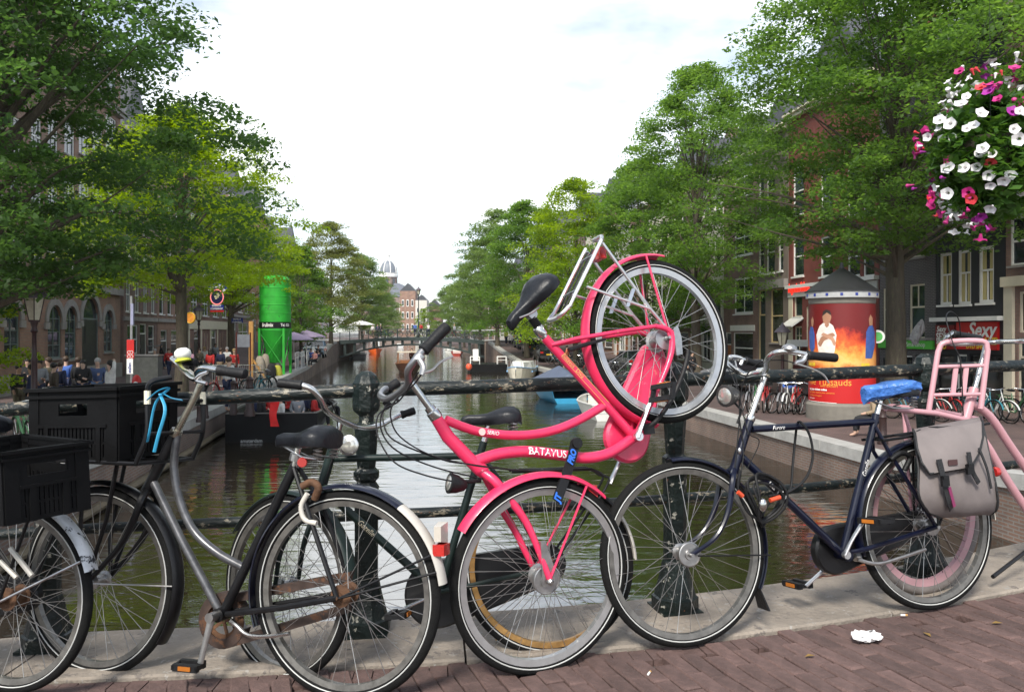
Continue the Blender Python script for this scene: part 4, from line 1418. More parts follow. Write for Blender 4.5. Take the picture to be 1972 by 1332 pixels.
m = MB(); m.tube([B.P(440, 1178, -.075), B.P(463, 1098, -.08)], .010, 8, flat=.65); m.build('crank_arm', STEEL, B.root, smooth=True)
pedal(B.root, B.P(388, 1283, .08), B.N + B.U * .2, -B.U, B.W, L=.1)
m = MB()
m.tube(spline([B.P(446, 1196, .03), B.P(456, 1204, .04), B.P(478, 1222, .05), B.P(520, 1224, .05), B.P(557, 1219, .05)], 4), [.012, .008, .007, .007, .007], 8)
m.build('kickstand', CHROME, B.root, smooth=True)
for k in (0, 1):
    m = MB(); m.tube([br + B.N * (.062 - .0 * k) + B.U * .01, br + (B.U * math.cos(math.radians(24 - 9 * k)) + B.W * math.sin(math.radians(24 - 9 * k))) * (RB + .01) + B.N * .032], .0042, 6); m.build('fender_stay', WORNBLACK, B.root)
m = MB(); m.tube([bf + B.N * .062, bf + B.U * (RB + .008) + B.N * .03], .003, 6); m.build('fender_stay', STEEL, B.root)
# rear lamp
pt_ = B.P(848, 1038, 0)
m = MB(); m.obox(pt_ + B.W * .02, B.U * .034, B.W * .068, B.N * .05, .72); tl = m.build('rear_light', M('smoky_lens', (.42, .38, .33), .25, var=.2, coat=.5), B.root)
m = MB(); m.obox(pt_ - B.W * .032 + B.U * .003, B.U * .040, B.W * .036, B.N * .052); m.build('red_lens', REDLENS, tl)
# front carrier
m = MB()
NB = .15
for s_ in (-1, 1):
    m.tube(spline([B.S(262, 892, NB, s_), B.S(283, 835, NB, s_), B.S(284, 760, NB, s_), B.S(292, 735, NB, s_), B.S(330, 726, .1, s_)], 5), .0095, 8)
    m.tube([B.S(264, 893, NB, s_), B.S(110, 886, NB, s_)], .008, 8)
    m.tube([B.S(164, 890, .1, s_), B.S(152, 1050, .075, s_), bf + B.N * (s_ * .06)], .0078, 8)
    m.tube([B.S(226, 892, .1, s_), B.S(205, 1000, .07, s_), bf + B.N * (s_ * .06)], .0078, 8)
for q in (262, 215, 165, 115):
    yy = 893 - (262 - q) * .045
    m.tube([B.S(q, yy, NB, -1), B.S(q, yy, NB, 1)], .007, 8)
m.tube([B.S(284, 770, NB, -1), B.S(284, 770, NB, 1)], .008, 8)
m.tube([B.S(283, 835, NB, -1), B.S(283, 835, NB, 1)], .007, 8)
m.build('front_carrier', WORNBLACK, B.root, smooth=True)
for s_ in (-1, 1):
    m = MB(); m.tube([B.S(284, 752, NB, s_), B.S(284, 778, NB, s_)], .0115, 10); m.build('tape', M('cream_tape', (.66, .62, .48), .6), B.root)
RIBBON = M('blue_ribbon', (.03, .30, .50), .5, var=.2)
rb_pts = [[(283, 770, .17), (305, 752, .16), (325, 748, .12), (300, 775, .15), (288, 830, .17), (284, 850, .16)], [(308, 758, .14), (318, 790, .16), (305, 838, .17), (297, 870, .17)], [(312, 756, .14), (330, 766, .12), (350, 770, .05)]]
m = MB()
for rp_ in rb_pts:
    m.tube(spline([B.P(*p) for p in rp_], 6), .006, 6, flat=.35)
tag(m.build('ribbon', RIBBON), 'pale blue ribbon tied round the front carrier beside the big black crate', 'ribbon')
CRATEM = M('black_crate_plastic', (.0032, .0032, .0036), .6, var=.5, vscale=7, bump=.06, spec=.16)
cc = (B.P(258, 890, NB) + B.P(100, 886, NB)) / 2 - B.N * NB + V((0, 0, .012)) - B.U * .085
crate('crate', 'large black plastic crate on the front carrier of the black roadster', cc, -B.U, -B.N.cross(V((0, 0, 1))).cross(V((0, 0, 1))), V((0, 0, 1)), (.40, .30, .268), CRATEM, 'plastic crates on bicycles')

# ---------------------------------------------------------------- leftmost bicycle, seen from its rear end
a2_ = at(22, 1334, 2.80)
a1_ = a2_ + V((-1.02, .26, -.05))
A = Bike('bicycle', 'leftmost bicycle with a flaking white fender tail and a crate on its rear rack', a1_, a2_, math.radians(5), 'bicycles parked against the bridge railing')
RA = .325
af, ar = a1_ + A.W * RA, a2_ + A.W * RA
wheel(A.root, af, A.U, A.W, A.N, RA, RIMDARK)
wheel(A.root, ar, A.U, A.W, A.N, RA, RIMDARK, hub_mat=RUST, hub_r=.03)
fender(A.root, af, A.U, A.W, A.N, RA, 150, 0, WORNBLACK, name='front_fender')
fender(A.root, ar, A.U, A.W, A.N, RA, 200, 60, WORNBLACK, .031, 'rear_fender', gap=.016)
fender(A.root, ar, A.U, A.W, A.N, RA, 59.7, 17, WHITEFLAKE, .031, 'fender_tail', gap=.016, steps=12)
def apt(u, w, n=0): return A.o + A.U * u + A.W * w + A.N * n
wbA = (ar - af).length
m = MB()
m.tube([apt(.20, .88), apt(.12, .62)], .019, 10); m.tube([apt(.19, .82), apt(.55, .27)], .0155, 10); m.tube([apt(.13, .66), apt(.55, .27)], .0155, 10)
m.tube([apt(.55, .27), apt(.78, .82)], .0155, 10)
for s_ in (-1, 1):
    m.tube([apt(.56, .27, s_ * .02), ar + A.N * (s_ * .058)], .010, 8); m.tube([apt(.74, .72, s_ * .015), ar + A.N * (s_ * .058)], .008, 8)
    m.tube([apt(.12, .62, s_ * .03), apt(.09, .55, s_ * .05), af + A.N * (s_ * .055)], .011, 8)
m.build('frame', WORNBLACK, A.root, smooth=True)
m = MB(); m.tube([apt(.2, .88), apt(.22, 1.02)], .012, 8); m.tube(spline([apt(.42, .98, .27), apt(.26, 1.0, .25), apt(.2, 1.02, .1), apt(.2, 1.02, -.1), apt(.26, 1.0, -.25), apt(.42, .98, -.27)], 4), .0115, 8); m.build('handlebar', CHROME, A.root, smooth=True)
saddle(A.root, apt(.82, .94), -A.U, A.W, .26, .1)
m = MB(); m.tube([apt(.77, .80), apt(.81, .9)], .013, 8); m.build('seat_post', CHROME, A.root)
m = MB()
for s_ in (-1, 1):
    m.tube([apt(.76, .70, s_ * .075), apt(1.30, .715, s_ * .075)], .008, 8); m.tube([apt(1.22, .71, s_ * .075), ar + A.N * (s_ * .065)], .006, 8)
for u in (.8, .95, 1.1, 1.28):
    m.tube([apt(u, .71, -.075), apt(u, .71, .075)], .006, 8)
m.build('rear_rack', WORNBLACK, A.root, smooth=True)
m = MB(); m.tube([ar + A.N * .064 + A.U * .005, ar + (A.U * math.cos(math.radians(24)) + A.W * math.sin(math.radians(24))) * (RA + .006) + A.N * .032], .005, 6); m.build('fender_stay', STEEL, A.root)
m = MB()
m.tube([A.P(20, 1055, .075), A.P(62, 1108, .075)], .009, 8); m.tube([A.P(0, 1080, .075), A.P(32, 1112, .075)], .008, 8); m.build('kickstand', WHITEENAMEL, A.root, smooth=True)
m = MB(); m.tube([apt(.55, .27, .06), apt(.5, .12, .07)], .01, 8); m.build('crank_arm', STEEL, A.root)
chaincase(A.root, apt(.55, .27, -.05), ar - A.N * .05, .11, .06, A.N, WORNBLACK, .04)
ra_ = math.radians(-14)
axA = (Matrix.Rotation(ra_, 3, 'Z') @ V((A.U.x, A.U.y, 0))).normalized()
crate('crate', 'smaller black plastic crate on the leftmost bicycle, at the photo edge', at(38, 985, 2.62) - axA * .02 , axA, V((axA.y, -axA.x, 0)), V((-.05, 0, 1)).normalized(), (.36, .27, .225), CRATEM, 'plastic crates on bicycles')

# ---------------------------------------------------------------- pale pink bicycle at the right
f1_ = at(1786, 1143, 3.56)
fd = V((math.cos(math.radians(22)), math.sin(math.radians(22)), .012))
f2_ = f1_ + fd * 1.1
Fb = Bike('bicycle', 'pale pink bicycle with a tall front carrier behind the grey pannier', f1_, f2_, math.radians(3), 'bicycles parked against the bridge railing')
RP = .345
ff, fr_ = f1_ + Fb.W * RP, f2_ + Fb.W * RP
GREYTYRE = M('grey_tyre', (.16, .14, .13), .75, var=.25, vscale=20)
wheel(Fb.root, ff, Fb.U, Fb.W, Fb.N, RP, RIMPINK, tyre_mat=GREYTYRE, tr=.021, rim_h=.030, stripe=False, spoke_mat=BLACKP)
wheel(Fb.root, fr_, Fb.U, Fb.W, Fb.N, RP, RIMPINK, tyre_mat=GREYTYRE, tr=.021, rim_h=.030, stripe=False, spoke_mat=BLACKP)
m = MB()
m.tube([Fb.P(1876, 748), Fb.P(1852, 830)], .022, 12)
m.tube(spline(Fb.pts([(1868, 775), (1905, 800), (1945, 858), (1995, 930), (2030, 985)]), 4), .019, 12)
m.tube(spline(Fb.pts([(1858, 812), (1895, 850), (1940, 925), (1990, 1000), (2010, 1030)]), 4), .019, 12)
m.tube([Fb.P(2010, 1030), Fb.P(2062, 820)], .016, 12)
for s_ in (-1, 1):
    m.tube([Fb.S(2010, 1030, .02, s_), fr_ + Fb.N * (s_ * .055)], .010, 8); m.tube([Fb.S(2055, 845, .014, s_), fr_ + Fb.N * (s_ * .055)], .009, 8)
m.build('frame', PALEPINK, Fb.root, smooth=True)
m = MB()
for s_ in (-1, 1):
    m.tube(spline([Fb.S(1852, 830, .014, s_), Fb.S(1843, 850, .045, s_), Fb.S(1815, 920, .05, s_), ff + Fb.N * (s_ * .055)], 4), [.015, .014, .012, .010], 8)
m.build('fork', PALEPINK, Fb.root, smooth=True)
fender(Fb.root, fr_, Fb.U, Fb.W, Fb.N, RP, 190, 10, PALEPINK, name='rear_fender')
m = MB()
w_ = .135
def fp(px, py, n): return Fb.P(px, py, n)
# the upright frame of the carrier stands across the bicycle
lt, rt = fp(1812, 676, .0), None
base_ = Fb.P(1842, 782, 0); topc = Fb.P(1856, 658, 0)
sx = (Fb.N * .55 + Fb.U * .83).normalized()
upc = (topc - base_)
hw = .105
q = [base_ - sx * hw * 1.1 - upc * .05, base_ - sx * hw + upc * .86, base_ - sx * hw * .74 + upc, base_ + sx * hw * .74 + upc, base_ + sx * hw + upc * .86, base_ + sx * hw * .98 - upc * .05]
m.tube([q[0]] + spline(q[1:5], 5) + [q[5]], .0125, 10)
for t in (.62, .18):
    m.tube([base_ - sx * hw * (1.0) + upc * t, base_ + sx * hw * .99 + upc * t], .009, 10)
for t in (-.2, .22):
    m.obox(base_ + sx * hw * t + upc * .4, sx * .018, Fb.N * .006, upc * .44)
m.tube([Fb.P(1706, 786, .02), Fb.P(1800, 795, .04), Fb.P(1889, 815, .05)], .0125, 10)
m.tube([Fb.P(1716, 782, -.2), Fb.P(1800, 790, -.2), Fb.P(1889, 808, -.2)], .0125, 10)
m.tube([Fb.P(1706, 786, .02), Fb.P(1716, 782, -.2)], .0125, 10)
m.tube([Fb.P(1800, 795, .04), Fb.P(1800, 790, -.2)], .009, 10)
for s_ in (-1, 1):
    m.tube([Fb.P(1740, 788, s_ * .06 - .05), ff + Fb.N * (s_ * .062)], .008, 8)
m.build('front_carrier', PALEPINK, Fb.root, smooth=True)
Fb.tube('stem', [(1872, 765), (1893, 690), (1900, 660)], .0125, CHROME)
Fb.tube('handlebar', [(1836, 640, -.27), (1818, 652, -.25), (1816, 660, -.1), (1860, 662, 0), (1920, 658, .04), (1975, 657, .25), (2010, 655, .28)], .0112, CHROME, sm=5)
grip(Fb.root, Fb.P(1834, 642, -.27), Fb.P(1888, 652, -.27), .018)
grip(Fb.root, Fb.P(1985, 657, .26), Fb.P(2040, 655, .28), .018)
cable(Fb.root, [Fb.P(1850, 648, -.2), Fb.P(1846, 615, -.15), Fb.P(1832, 600, -.1), Fb.P(1822, 612, -.05), Fb.P(1835, 660, 0), Fb.P(1850, 700, .02), Fb.P(1855, 800, .02)], .0028)
saddle(Fb.root, Fb.P(2075, 770), -Fb.U, Fb.W, .26, .1)
m = MB(); m.tube([Fb.P(2060, 830), Fb.P(2072, 785)], .013, 8); m.build('seat_post', CHROME, Fb.root)
chaincase(Fb.root, Fb.P(2010, 1030, -.05), fr_ - Fb.N * .05, .1, .06, Fb.N, BLACKP, .04)
Fb.tube('kickstand', [(1912, 1110, .1), (1990, 1050, .02)], .009, BLACKP)

# crumpled tissue on the bricks
mb = MB()
p0 = ground_at(1668, 1236, bridge_z(1.3))
tb = []
rr = random.Random(3)
for i in range(9):
    for k in range(12):
        a = 2 * PI * k / 12
        r_ = .042 * math.sin(PI * (i + .3) / 9.6) * (1 + rr.uniform(-.35, .45))
        tb.append(p0 + V((r_ * math.cos(a) * 1.15, r_ * math.sin(a) * .8, .004 + .034 * (1 - math.cos(PI * i / 8)) / 2 * (1 + rr.uniform(-.3, .4)))))
mb.add(tb, [(i * 12 + k, i * 12 + (k + 1) % 12, (i + 1) * 12 + (k + 1) % 12, (i + 1) * 12 + k) for i in range(8) for k in range(12)])
tag(mb.build('crumpled_tissue', M('tissue_paper', (.80, .79, .78), .8, var=.05)), 'crumpled white tissue lying on the brick pavement', 'litter')

# ================================================================== HOUSES
RL0, LL0 = 21.0, -15.5
def r_face(px):
    y = RL0 / ((px - CX) / F + .135); return V((RL0 - .135 * y, y, 0))
def l_face(px):
    y = LL0 / ((px - CX) / F + .16); return V((LL0 - .16 * y, y, 0))

GLASS = glassmat('window_glass')
GLASS2 = glassmat('shop_glass', (.035, .035, .03))
DARKWOOD = M('dark_door_paint', (.015, .02, .02), .35, var=.2)
SLATE = M('slate_roof', (.05, .052, .06), .6, var=.3, vscale=3)
STONE = M('grey_sandstone', (.27, .25, .235), .8, var=.2, vscale=2, bump=.2, bscale=20)

def wall_mesh(W, Ht, holes, rev=.16):
    """front wall in local x,z at y=0 with openings cut through and reveals"""
    m = MB()
    xs_ = sorted({0, W} | {h[0] for h in holes} | {h[1] for h in holes})
    zs_ = sorted({0, Ht} | {h[2] for h in holes} | {h[3] for h in holes})
    for i in range(len(xs_) - 1):
        for k in range(len(zs_) - 1):
            cx_, cz_ = (xs_[i] + xs_[i + 1]) / 2, (zs_[k] + zs_[k + 1]) / 2
            if any(h[0] < cx_ < h[1] and h[2] < cz_ < h[3] for h in holes):
                continue
            m.quad((xs_[i], 0, zs_[k]), (xs_[i + 1], 0, zs_[k]), (xs_[i + 1], 0, zs_[k + 1]), (xs_[i], 0, zs_[k + 1]))
    for x0, x1, z0, z1 in [h[:4] for h in holes]:
        m.quad((x0, 0, z0), (x0, 0, z1), (x0, rev, z1), (x0, rev, z0))
        m.quad((x1, 0, z1), (x1, 0, z0), (x1, rev, z0), (x1, rev, z1))
        m.quad((x0, 0, z1), (x1, 0, z1), (x1, rev, z1), (x0, rev, z1))
        m.quad((x1, 0, z0), (x0, 0, z0), (x0, rev, z0), (x1, rev, z0))
    return m

def window(par, x0, x1, z0, z1, style='sash', fm=None, gm=None, fw=.075, sill=True, y0=.05, sm=None):
    fm, gm = fm or WHITE, gm or GLASS
    m = MB()
    b = lambda a, c, d, e, t=.07, y=y0: m.box(((a + c) / 2, y + .035, (d + e) / 2), (c - a, t, e - d))
    b(x0, x0 + fw, z0, z1); b(x1 - fw, x1, z0, z1)
    b(x0 + fw, x1 - fw, z1 - fw, z1); b(x0 + fw, x1 - fw, z0, z0 + fw)
    zm, xm = (z0 + z1) / 2, (x0 + x1) / 2
    if style in ('sash', 'cross', 'tee', 'upper'):
        zt = zm if style in ('sash', 'cross') else z0 + (z1 - z0) * .58
        b(x0 + fw, x1 - fw, zt - .035, zt + .035, .06)
        lo = (z0 + fw, zt - .035); hi = (zt + .035, z1 - fw)
        for q in ((lo, hi) if style == 'cross' else (lo,) if style == 'tee' else (hi,) if style == 'upper' else ()):
            b(xm - .022, xm + .022, q[0], q[1], .05)
    elif style == 'bars':
        for t in (.25, .5, .75):
            zt = z0 + (z1 - z0) * t
            b(x0 + fw, x1 - fw, zt - .015, zt + .015, .04)
        b(xm - .015, xm + .015, z0 + fw, z1 - fw, .045)
    w = m.build('window', fm, par, world=False)
    m = MB(); m.box((xm, y0 + .05, zm), (x1 - x0 - .02, .012, z1 - z0 - .02)); m.build('pane', gm, w, world=False)
    if sill:
        m = MB(); m.box((xm, -.03, z0 - .04), (x1 - x0 + .12, .14, .08)); m.build('sill', sm or STONE, w, world=False)
    return w

def door(par, x0, x1, z0, z1, mat=None, light=True, fm=None):
    m = MB()
    fw = .07
    b = lambda a, c, d, e, t=.08: m.box(((a + c) / 2, .09, (d + e) / 2), (c - a, t, e - d))
    b(x0, x0 + fw, z0, z1); b(x1 - fw, x1, z0, z1); b(x0 + fw, x1 - fw, z1 - fw, z1)
    zt = z0 + (z1 - z0) * (.72 if light else 1)
    if light:
        b(x0 + fw, x1 - fw, zt - .04, zt + .04)
    d = m.build('door', fm or WHITE, par, world=False)
    m = MB(); m.box(((x0 + x1) / 2, .10, (z0 + zt) / 2), (x1 - x0 - 2 * fw, .05, zt - z0 - .02))
    for t in (.28, .72):
        m.box(((x0 + x1) / 2, .068, z0 + (zt - z0) * t), ((x1 - x0) * .5, .02, (zt - z0) * .3))
    lf = m.build('door_leaf', mat or DARKWOOD, d, world=False)
    if light:
        m = MB(); m.box(((x0 + x1) / 2, .11, (zt + z1) / 2), (x1 - x0 - 2 * fw, .012, z1 - zt - fw)); m.build('pane', GLASS, d, world=False)
    return d

def strip(par, name, x0, x1, z0, z1, mat, y=-.06, t=.14):
    m = MB(); m.box(((x0 + x1) / 2, y + t / 2 - .01, (z0 + z1) / 2), (x1 - x0, t, z1 - z0)); return m.build(name, mat, par, world=False)

class House:
    """a canal house; x along the front, outward is -y; R: far end first on the right bank, near end first on the left"""
    def __init__(s, side, pxa, pxb, wall, Ht, label, zf, depth=9, name='canal_house', roof='gable', cat='house'):
        face = r_face if side == 'R' else l_face
        s.face = face
        a, b = face(pxa), face(pxb)
        s.a = a
        ym = (a.y + b.y) / 2
        s.z0 = min(zf(a.y), zf(b.y)) - .05
        d = (b - a)
        s.W = d.length - .02
        s.u = d.normalized()
        s.root = thing(name, label, cat, (a.x, a.y, s.z0), 'houses along the canal', math.atan2(d.y, d.x))
        s.Ht, s.holes, s.wall, s.depth, s.roof = Ht, [], wall, depth, roof
        s.side = side
        s.todo = []

    def sx(s, px):
        return max(.04, min(s.W - .04, (s.face(px) - s.a).dot(s.u)))

    def z(s, px, py):
        y = s.face(px).y
        return max(.02, H - (py - YH) / F * y - s.z0)

    def rect(s, x0, y0, x1, y1):
        xm = (x0 + x1) / 2
        a, b = sorted((s.sx(x0), s.sx(x1)))
        c, d = sorted((s.z(xm, y0), s.z(xm, y1)))
        return a, b, c, d

    def win(s, x0, y0, x1, y1, style='sash', **k):
        r = s.rect(x0, y0, x1, y1)
        s.holes.append(r); s.todo.append(lambda: window(s.root, *r, style, **k)); return s

    def winm(s, r, style='sash', **k):
        r = (max(.03, r[0]), min(s.W - .03, r[1]), r[2], r[3])
        s.holes.append(r); s.todo.append(lambda: window(s.root, *r, style, **k)); return s

    def door(s, x0, y0, x1, y1, **k):
        r = s.rect(x0, y0, x1, y1)
        s.holes.append(r); s.todo.append(lambda: door(s.root, *r, **k)); return s

    def doorm(s, r, **k):
        s.holes.append(r); s.todo.append(lambda: door(s.root, *r, **k)); return s

    def rows(s, zs_, n, wfrac=.52, style='sash', **k):
        for z0, z1 in zs_:
            for i in range(n):
                c = s.W * (i + .5) / n
                w = s.W / n * wfrac / 2
                s.winm((c - w, c + w, z0, z1), style, **k)
        return s

    def done(s, trim=None, cornice=True):
        m = wall_mesh(s.W, s.Ht, s.holes)
        W, Ht, D = s.W, s.Ht, s.depth
        m.quad((0, 0, 0), (0, 0, Ht), (0, D, Ht), (0, D, 0)); m.quad((W, 0, 0), (W, D, 0), (W, D, Ht), (W, 0, Ht)); m.quad((0, D, 0), (0, D, Ht), (W, D, Ht), (W, D, 0))
        m.quad((0, .4, 0), (W, .4, 0), (W, .4, Ht), (0, .4, Ht))
        w = m.build('wall', s.wall, s.root, world=False)
        for f in s.todo:
            f()
        if cornice:
            m = MB(); m.box((W / 2, -.12, Ht - .18), (W, .30, .20)); m.box((W / 2, -.18, Ht - .03), (W, .44, .10)); m.build('cornice', trim or CREAM, s.root, world=False)
        m = MB()
        if s.roof == 'gable':
            m.add([(0, .1, Ht + .02), (W, .1, Ht + .02), (W, D, Ht + .02), (0, D, Ht + .02), (W / 2, .3, Ht + min(4, W * .55)), (W / 2, D, Ht + min(4, W * .55))], [(0, 1, 4), (1, 2, 5, 4), (2, 3, 5), (3, 0, 4, 5)])
        else:
            m.add([(0, .1, Ht + .02), (W, .1, Ht + .02), (W, D, Ht + .02), (0, D, Ht + .02), (0, D / 2, Ht + 2.6), (W, D / 2, Ht + 2.6)], [(0, 1, 5, 4), (1, 2, 5), (2, 3, 4, 5), (3, 0, 4)])
        rf = m.build('roof', SLATE, s.root, world=False)
        m = MB(); m.box((W * .8, D * .4, Ht + 2.4), (.7, .7, 2.4)); m.build('chimney', s.wall, rf, world=False)
        return s

BR_RED = brickmat('brick_red', (0.284, 0.115, 0.081), (0.216, 0.095, 0.068), (.20, .17, .15))
BR_BRN = brickmat('brick_brown', (.27, .15, .115), (.21, .115, .09), (.17, .15, .14))
BR_GRY = brickmat('brick_dark_grey', (.085, .075, .076), (.065, .06, .062), (.18, .17, .17), ms=.014)
BR_WARM = brickmat('brick_warm', (.36, .175, .115), (.29, .14, .09), (.22, .20, .17))
BR_ORG = brickmat('brick_orange', (.42, .16, .06), (.36, .13, .05), (.30, .24, .18))
REDPAINT = M('red_painted_brick', (.155, .042, .032), .75, var=.2, vscale=3)
BLACKWALL = M('black_painted_wall', (.016, .016, .020), .55, var=.25, vscale=3, bump=.1)
GREYWALL = M('grey_brown_render', (.17, .135, .115), .7, var=.15, vscale=2)
PALEWALL = M('pale_render', (.52, .49, .44), .7, var=.1, vscale=2)
OCHRE = M('ochre_frame', (.55, .42, .22), .5)

# ---------------- right bank, from the photo's right edge inwards
h = House('R', 1937, 2140, BR_BRN, 14, 'brown brick house with a cream stone shop front at the right edge', rz_)
h.win(1945, 415, 1990, 510, 'sash'); h.win(2010, 390, 2060, 500); h.win(1945, 200, 1990, 320); h.win(2010, 180, 2060, 300)
h.win(1962, 560, 2010, 640, 'none', gm=GLASS2, fm=CREAM, sill=False); h.door(1960, 650, 1975, 785, mat=DARKWOOD, fm=CREAM)
h.done()
strip(h.root, 'shop_cornice', 0, h.W, h.z(1950, 552), h.z(1950, 533), CREAM, -.22, .3)
strip(h.root, 'pilaster', .02, .42, 0, h.z(1950, 552), CREAM, -.10, .16)

h = House('R', 1803, 1936, BLACKWALL, 13.5, 'black painted house with three white windows above red shop signs', rz_)
CURT = M('yellow_curtain', (.42, .36, .16), .8, var=.25, vscale=9, stretch=(8, 8, .4))
for a, b, t, bt_ in ((1809, 1833, 487, 587), (1844, 1870, 481, 586), (1884, 1914, 474, 583)):
    h.win(a, t, b, bt_, 'tee', fw=.11, sm=WHITE)
    r = h.rect(a, t, b, bt_)
    for q in (0, 1):
        m = MB()
        cw = (r[1] - r[0]) * .26
        x_ = r[0] + .11 + cw / 2 if q == 0 else r[1] - .11 - cw / 2
        m.add([(x_ - cw / 2 + cw * i / 8, .092 - .012 * (i % 2), z_) for z_ in (r[2] + .12, r[3] - .12) for i in range(9)], [(i, i + 1, i + 10, i + 9) for i in range(8)])
        m.build('curtain', CURT, h.root, world=False)
for a, b, t, bt_ in ((1812, 1834, 330, 430), (1846, 1872, 320, 428), (1886, 1916, 310, 420)):
    h.win(a, t, b, bt_, 'tee', fw=.11, sm=WHITE)
h.win(1806, 682, 1838, 775, 'none', gm=GLASS2, fm=BLACKP, sill=False); h.win(1866, 682, 1930, 775, 'none', gm=GLASS2, fm=BLACKP, sill=False); h.door(1842, 682, 1862, 785, mat=DARKWOOD, fm=WHITE)
h.done(trim=BLACKWALL)
strip(h.root, 'shop_cornice', 0, h.W, h.z(1870, 618), h.z(1870, 610), WHITE, -.3, .4)
SIGNRED = M('sign_red', (.50, .012, .010), .4, var=.08)
SIGNDK = M('sign_dark_red', (.20, .008, .008), .4, var=.1)
SIGNYEL = M('sign_yellow', (.75, .50, .03), .4)
SIGNWHT = M('sign_white', (.80, .78, .74), .4, var=.03)
r1 = h.rect(1806, 626, 1842, 672); r2 = h.rect(1846, 620, 1925, 673)
s1 = strip(h.root, 'shop_sign', r1[0], r1[1], r1[2], r1[3], SIGNDK, -.09, .1)
s2 = strip(h.root, 'shop_sign', r2[0], r2[1], r2[2], r2[3], SIGNRED, -.09, .1)
def sign_text(hs, sg, txt, px, py, size, mat, sq=1.0, bold=0.0, shear=0.0, y=-.115):
    x, z_ = hs.sx(px), hs.z(px, py)
    vs_, fs_ = text_faces(txt, size, bold, shear)
    m = MB(); m.add([(x + a * sq, y, z_ + b) for a, b, _ in vs_], fs_)
    return m.build('lettering', mat, sg, world=False)
wtot = r2[1] - r2[0]
sign_text(h, s2, 'Sexy', 1869, 636, .74, SIGNWHT, 1.0, .02, .25)
sign_text(h, s2, 'LAND', 1893, 657, .34, SIGNYEL, 1.0, .015)
sign_text(h, s2, 'DVD SHOP', 1866, 667, .22, SIGNYEL, 1.0, .008)
sign_text(h, s1, 'Sexy', 1809, 634, .30, SIGNWHT, .95, .01, .2)
sign_text(h, s1, 'SEX', 1808, 648, .36, SIGNWHT, .95, .012)
sign_text(h, s1, 'SHOP', 1808, 657, .31, SIGNWHT, .90, .012)
sign_text(h, s1, 'DVD', 1809, 667, .28, SIGNYEL, .95, .012)

h = House('R', 1694, 1802, BR_GRY, 13.5, 'dark grey brick house with pale joints and a green shop fascia', rz_)
h.win(1751, 547, 1781, 652, 'upper', fm=CREAM, sm=WHITE); h.win(1700, 555, 1722, 652, 'upper', fm=CREAM); h.win(1706, 400, 1730, 500, 'upper', fm=CREAM); h.win(1752, 385, 1782, 495, 'upper', fm=CREAM)
h.win(1700, 690, 1720, 770, 'none', gm=GLASS2, fm=DARKWOOD, sill=False); h.win(1762, 684, 1797, 772, 'none', gm=GLASS2, fm=DARKWOOD, sill=False); h.door(1738, 684, 1757, 782)
h.done()
GREENSIGN = M('green_fascia', (.10, .50, .06), .4, var=.1)
r = h.rect(1697, 658, 1800, 672)
gs = strip(h.root, 'fascia', r[0], r[1], h.z(1750, 671), h.z(1750, 655), GREENSIGN, -.14, .16)
sign_text(h, gs, 'Smartshop', 1752, 663, .26, SIGNWHT, 1.1, y=-.165)
strip(h.root, 'shop_cornice', 0, h.W, h.z(1750, 655) + .02, h.z(1750, 650), STONE, -.2, .25)

h = House('R', 1519, 1693, REDPAINT, 14.5, 'red painted house with white windows and a red neon sign above the shop', rz_)
for a, b in ((1527, 1548), (1580, 1604), (1632, 1656), (1662, 1684)):
    h.win(a, 455, b, 532, 'sash', sm=WHITE); h.win(a, 320, b, 415, 'sash', sm=WHITE)
h.win(1529, 566, 1545, 610, 'none', fm=CREAM, sm=WHITE); h.win(1530, 628, 1544, 700, 'bars', fm=CREAM); h.door(1552, 590, 1574, 725, mat=M('grey_green_door', (.06, .08, .07), .5), fm=CREAM)
h.win(1585, 590, 1630, 720, 'none', gm=GLASS2, fm=CREAM, sill=False); h.win(1640, 590, 1685, 720, 'none', gm=GLASS2, fm=CREAM, sill=False)
h.done()
strip(h.root, 'shop_cornice', 0, h.W, h.z(1600, 548), h.z(1600, 541), WHITE, -.24, .3)
gb = strip(h.root, 'fascia', .03, h.W - .03, h.z(1600, 566), h.z(1600, 549), M('fascia_grey', (.45, .46, .44), .6), -.08, .1)
strip(h.root, 'shop_front', .03, h.sx(1527), 0, h.z(1540, 566), CREAM, -.03, .05)
sign_text(h, gb, 'Argentine Bakery', 1522, 556, .62, emis('red_neon', (.95, .02, .01), 1.4), .52, .03, y=-.12)
m = MB(); r = h.rect(1524, 612, 1548, 628)
m.add([(r[0], -.03, r[3]), (r[1], -.03, r[3]), (r[1], -.7, r[2]), (r[0], -.7, r[2]), (r[0], -.01, r[3] - .05), (r[1], -.01, r[3] - .05), (r[1], -.66, r[2] - .05), (r[0], -.66, r[2] - .05)], [(0, 1, 2, 3), (7, 6, 5, 4), (0, 3, 7, 4), (1, 5, 6, 2), (2, 6, 7, 3)])
m.build('awning', WHITE, h.root, world=False)
m = MB(); r = h.rect(1545, 652, 1640, 662); m.box(((r[0] + r[1]) / 2, -.5, (r[2] + r[3]) / 2), (r[1] - r[0], 1.0, .10)); m.box(((r[0] + r[1]) / 2, -.98, (r[2] + r[3]) / 2 - .12), (r[1] - r[0], .03, .3)); m.build('awning', M('striped_awning', (.5, .5, .5), .7), h.root, world=False)

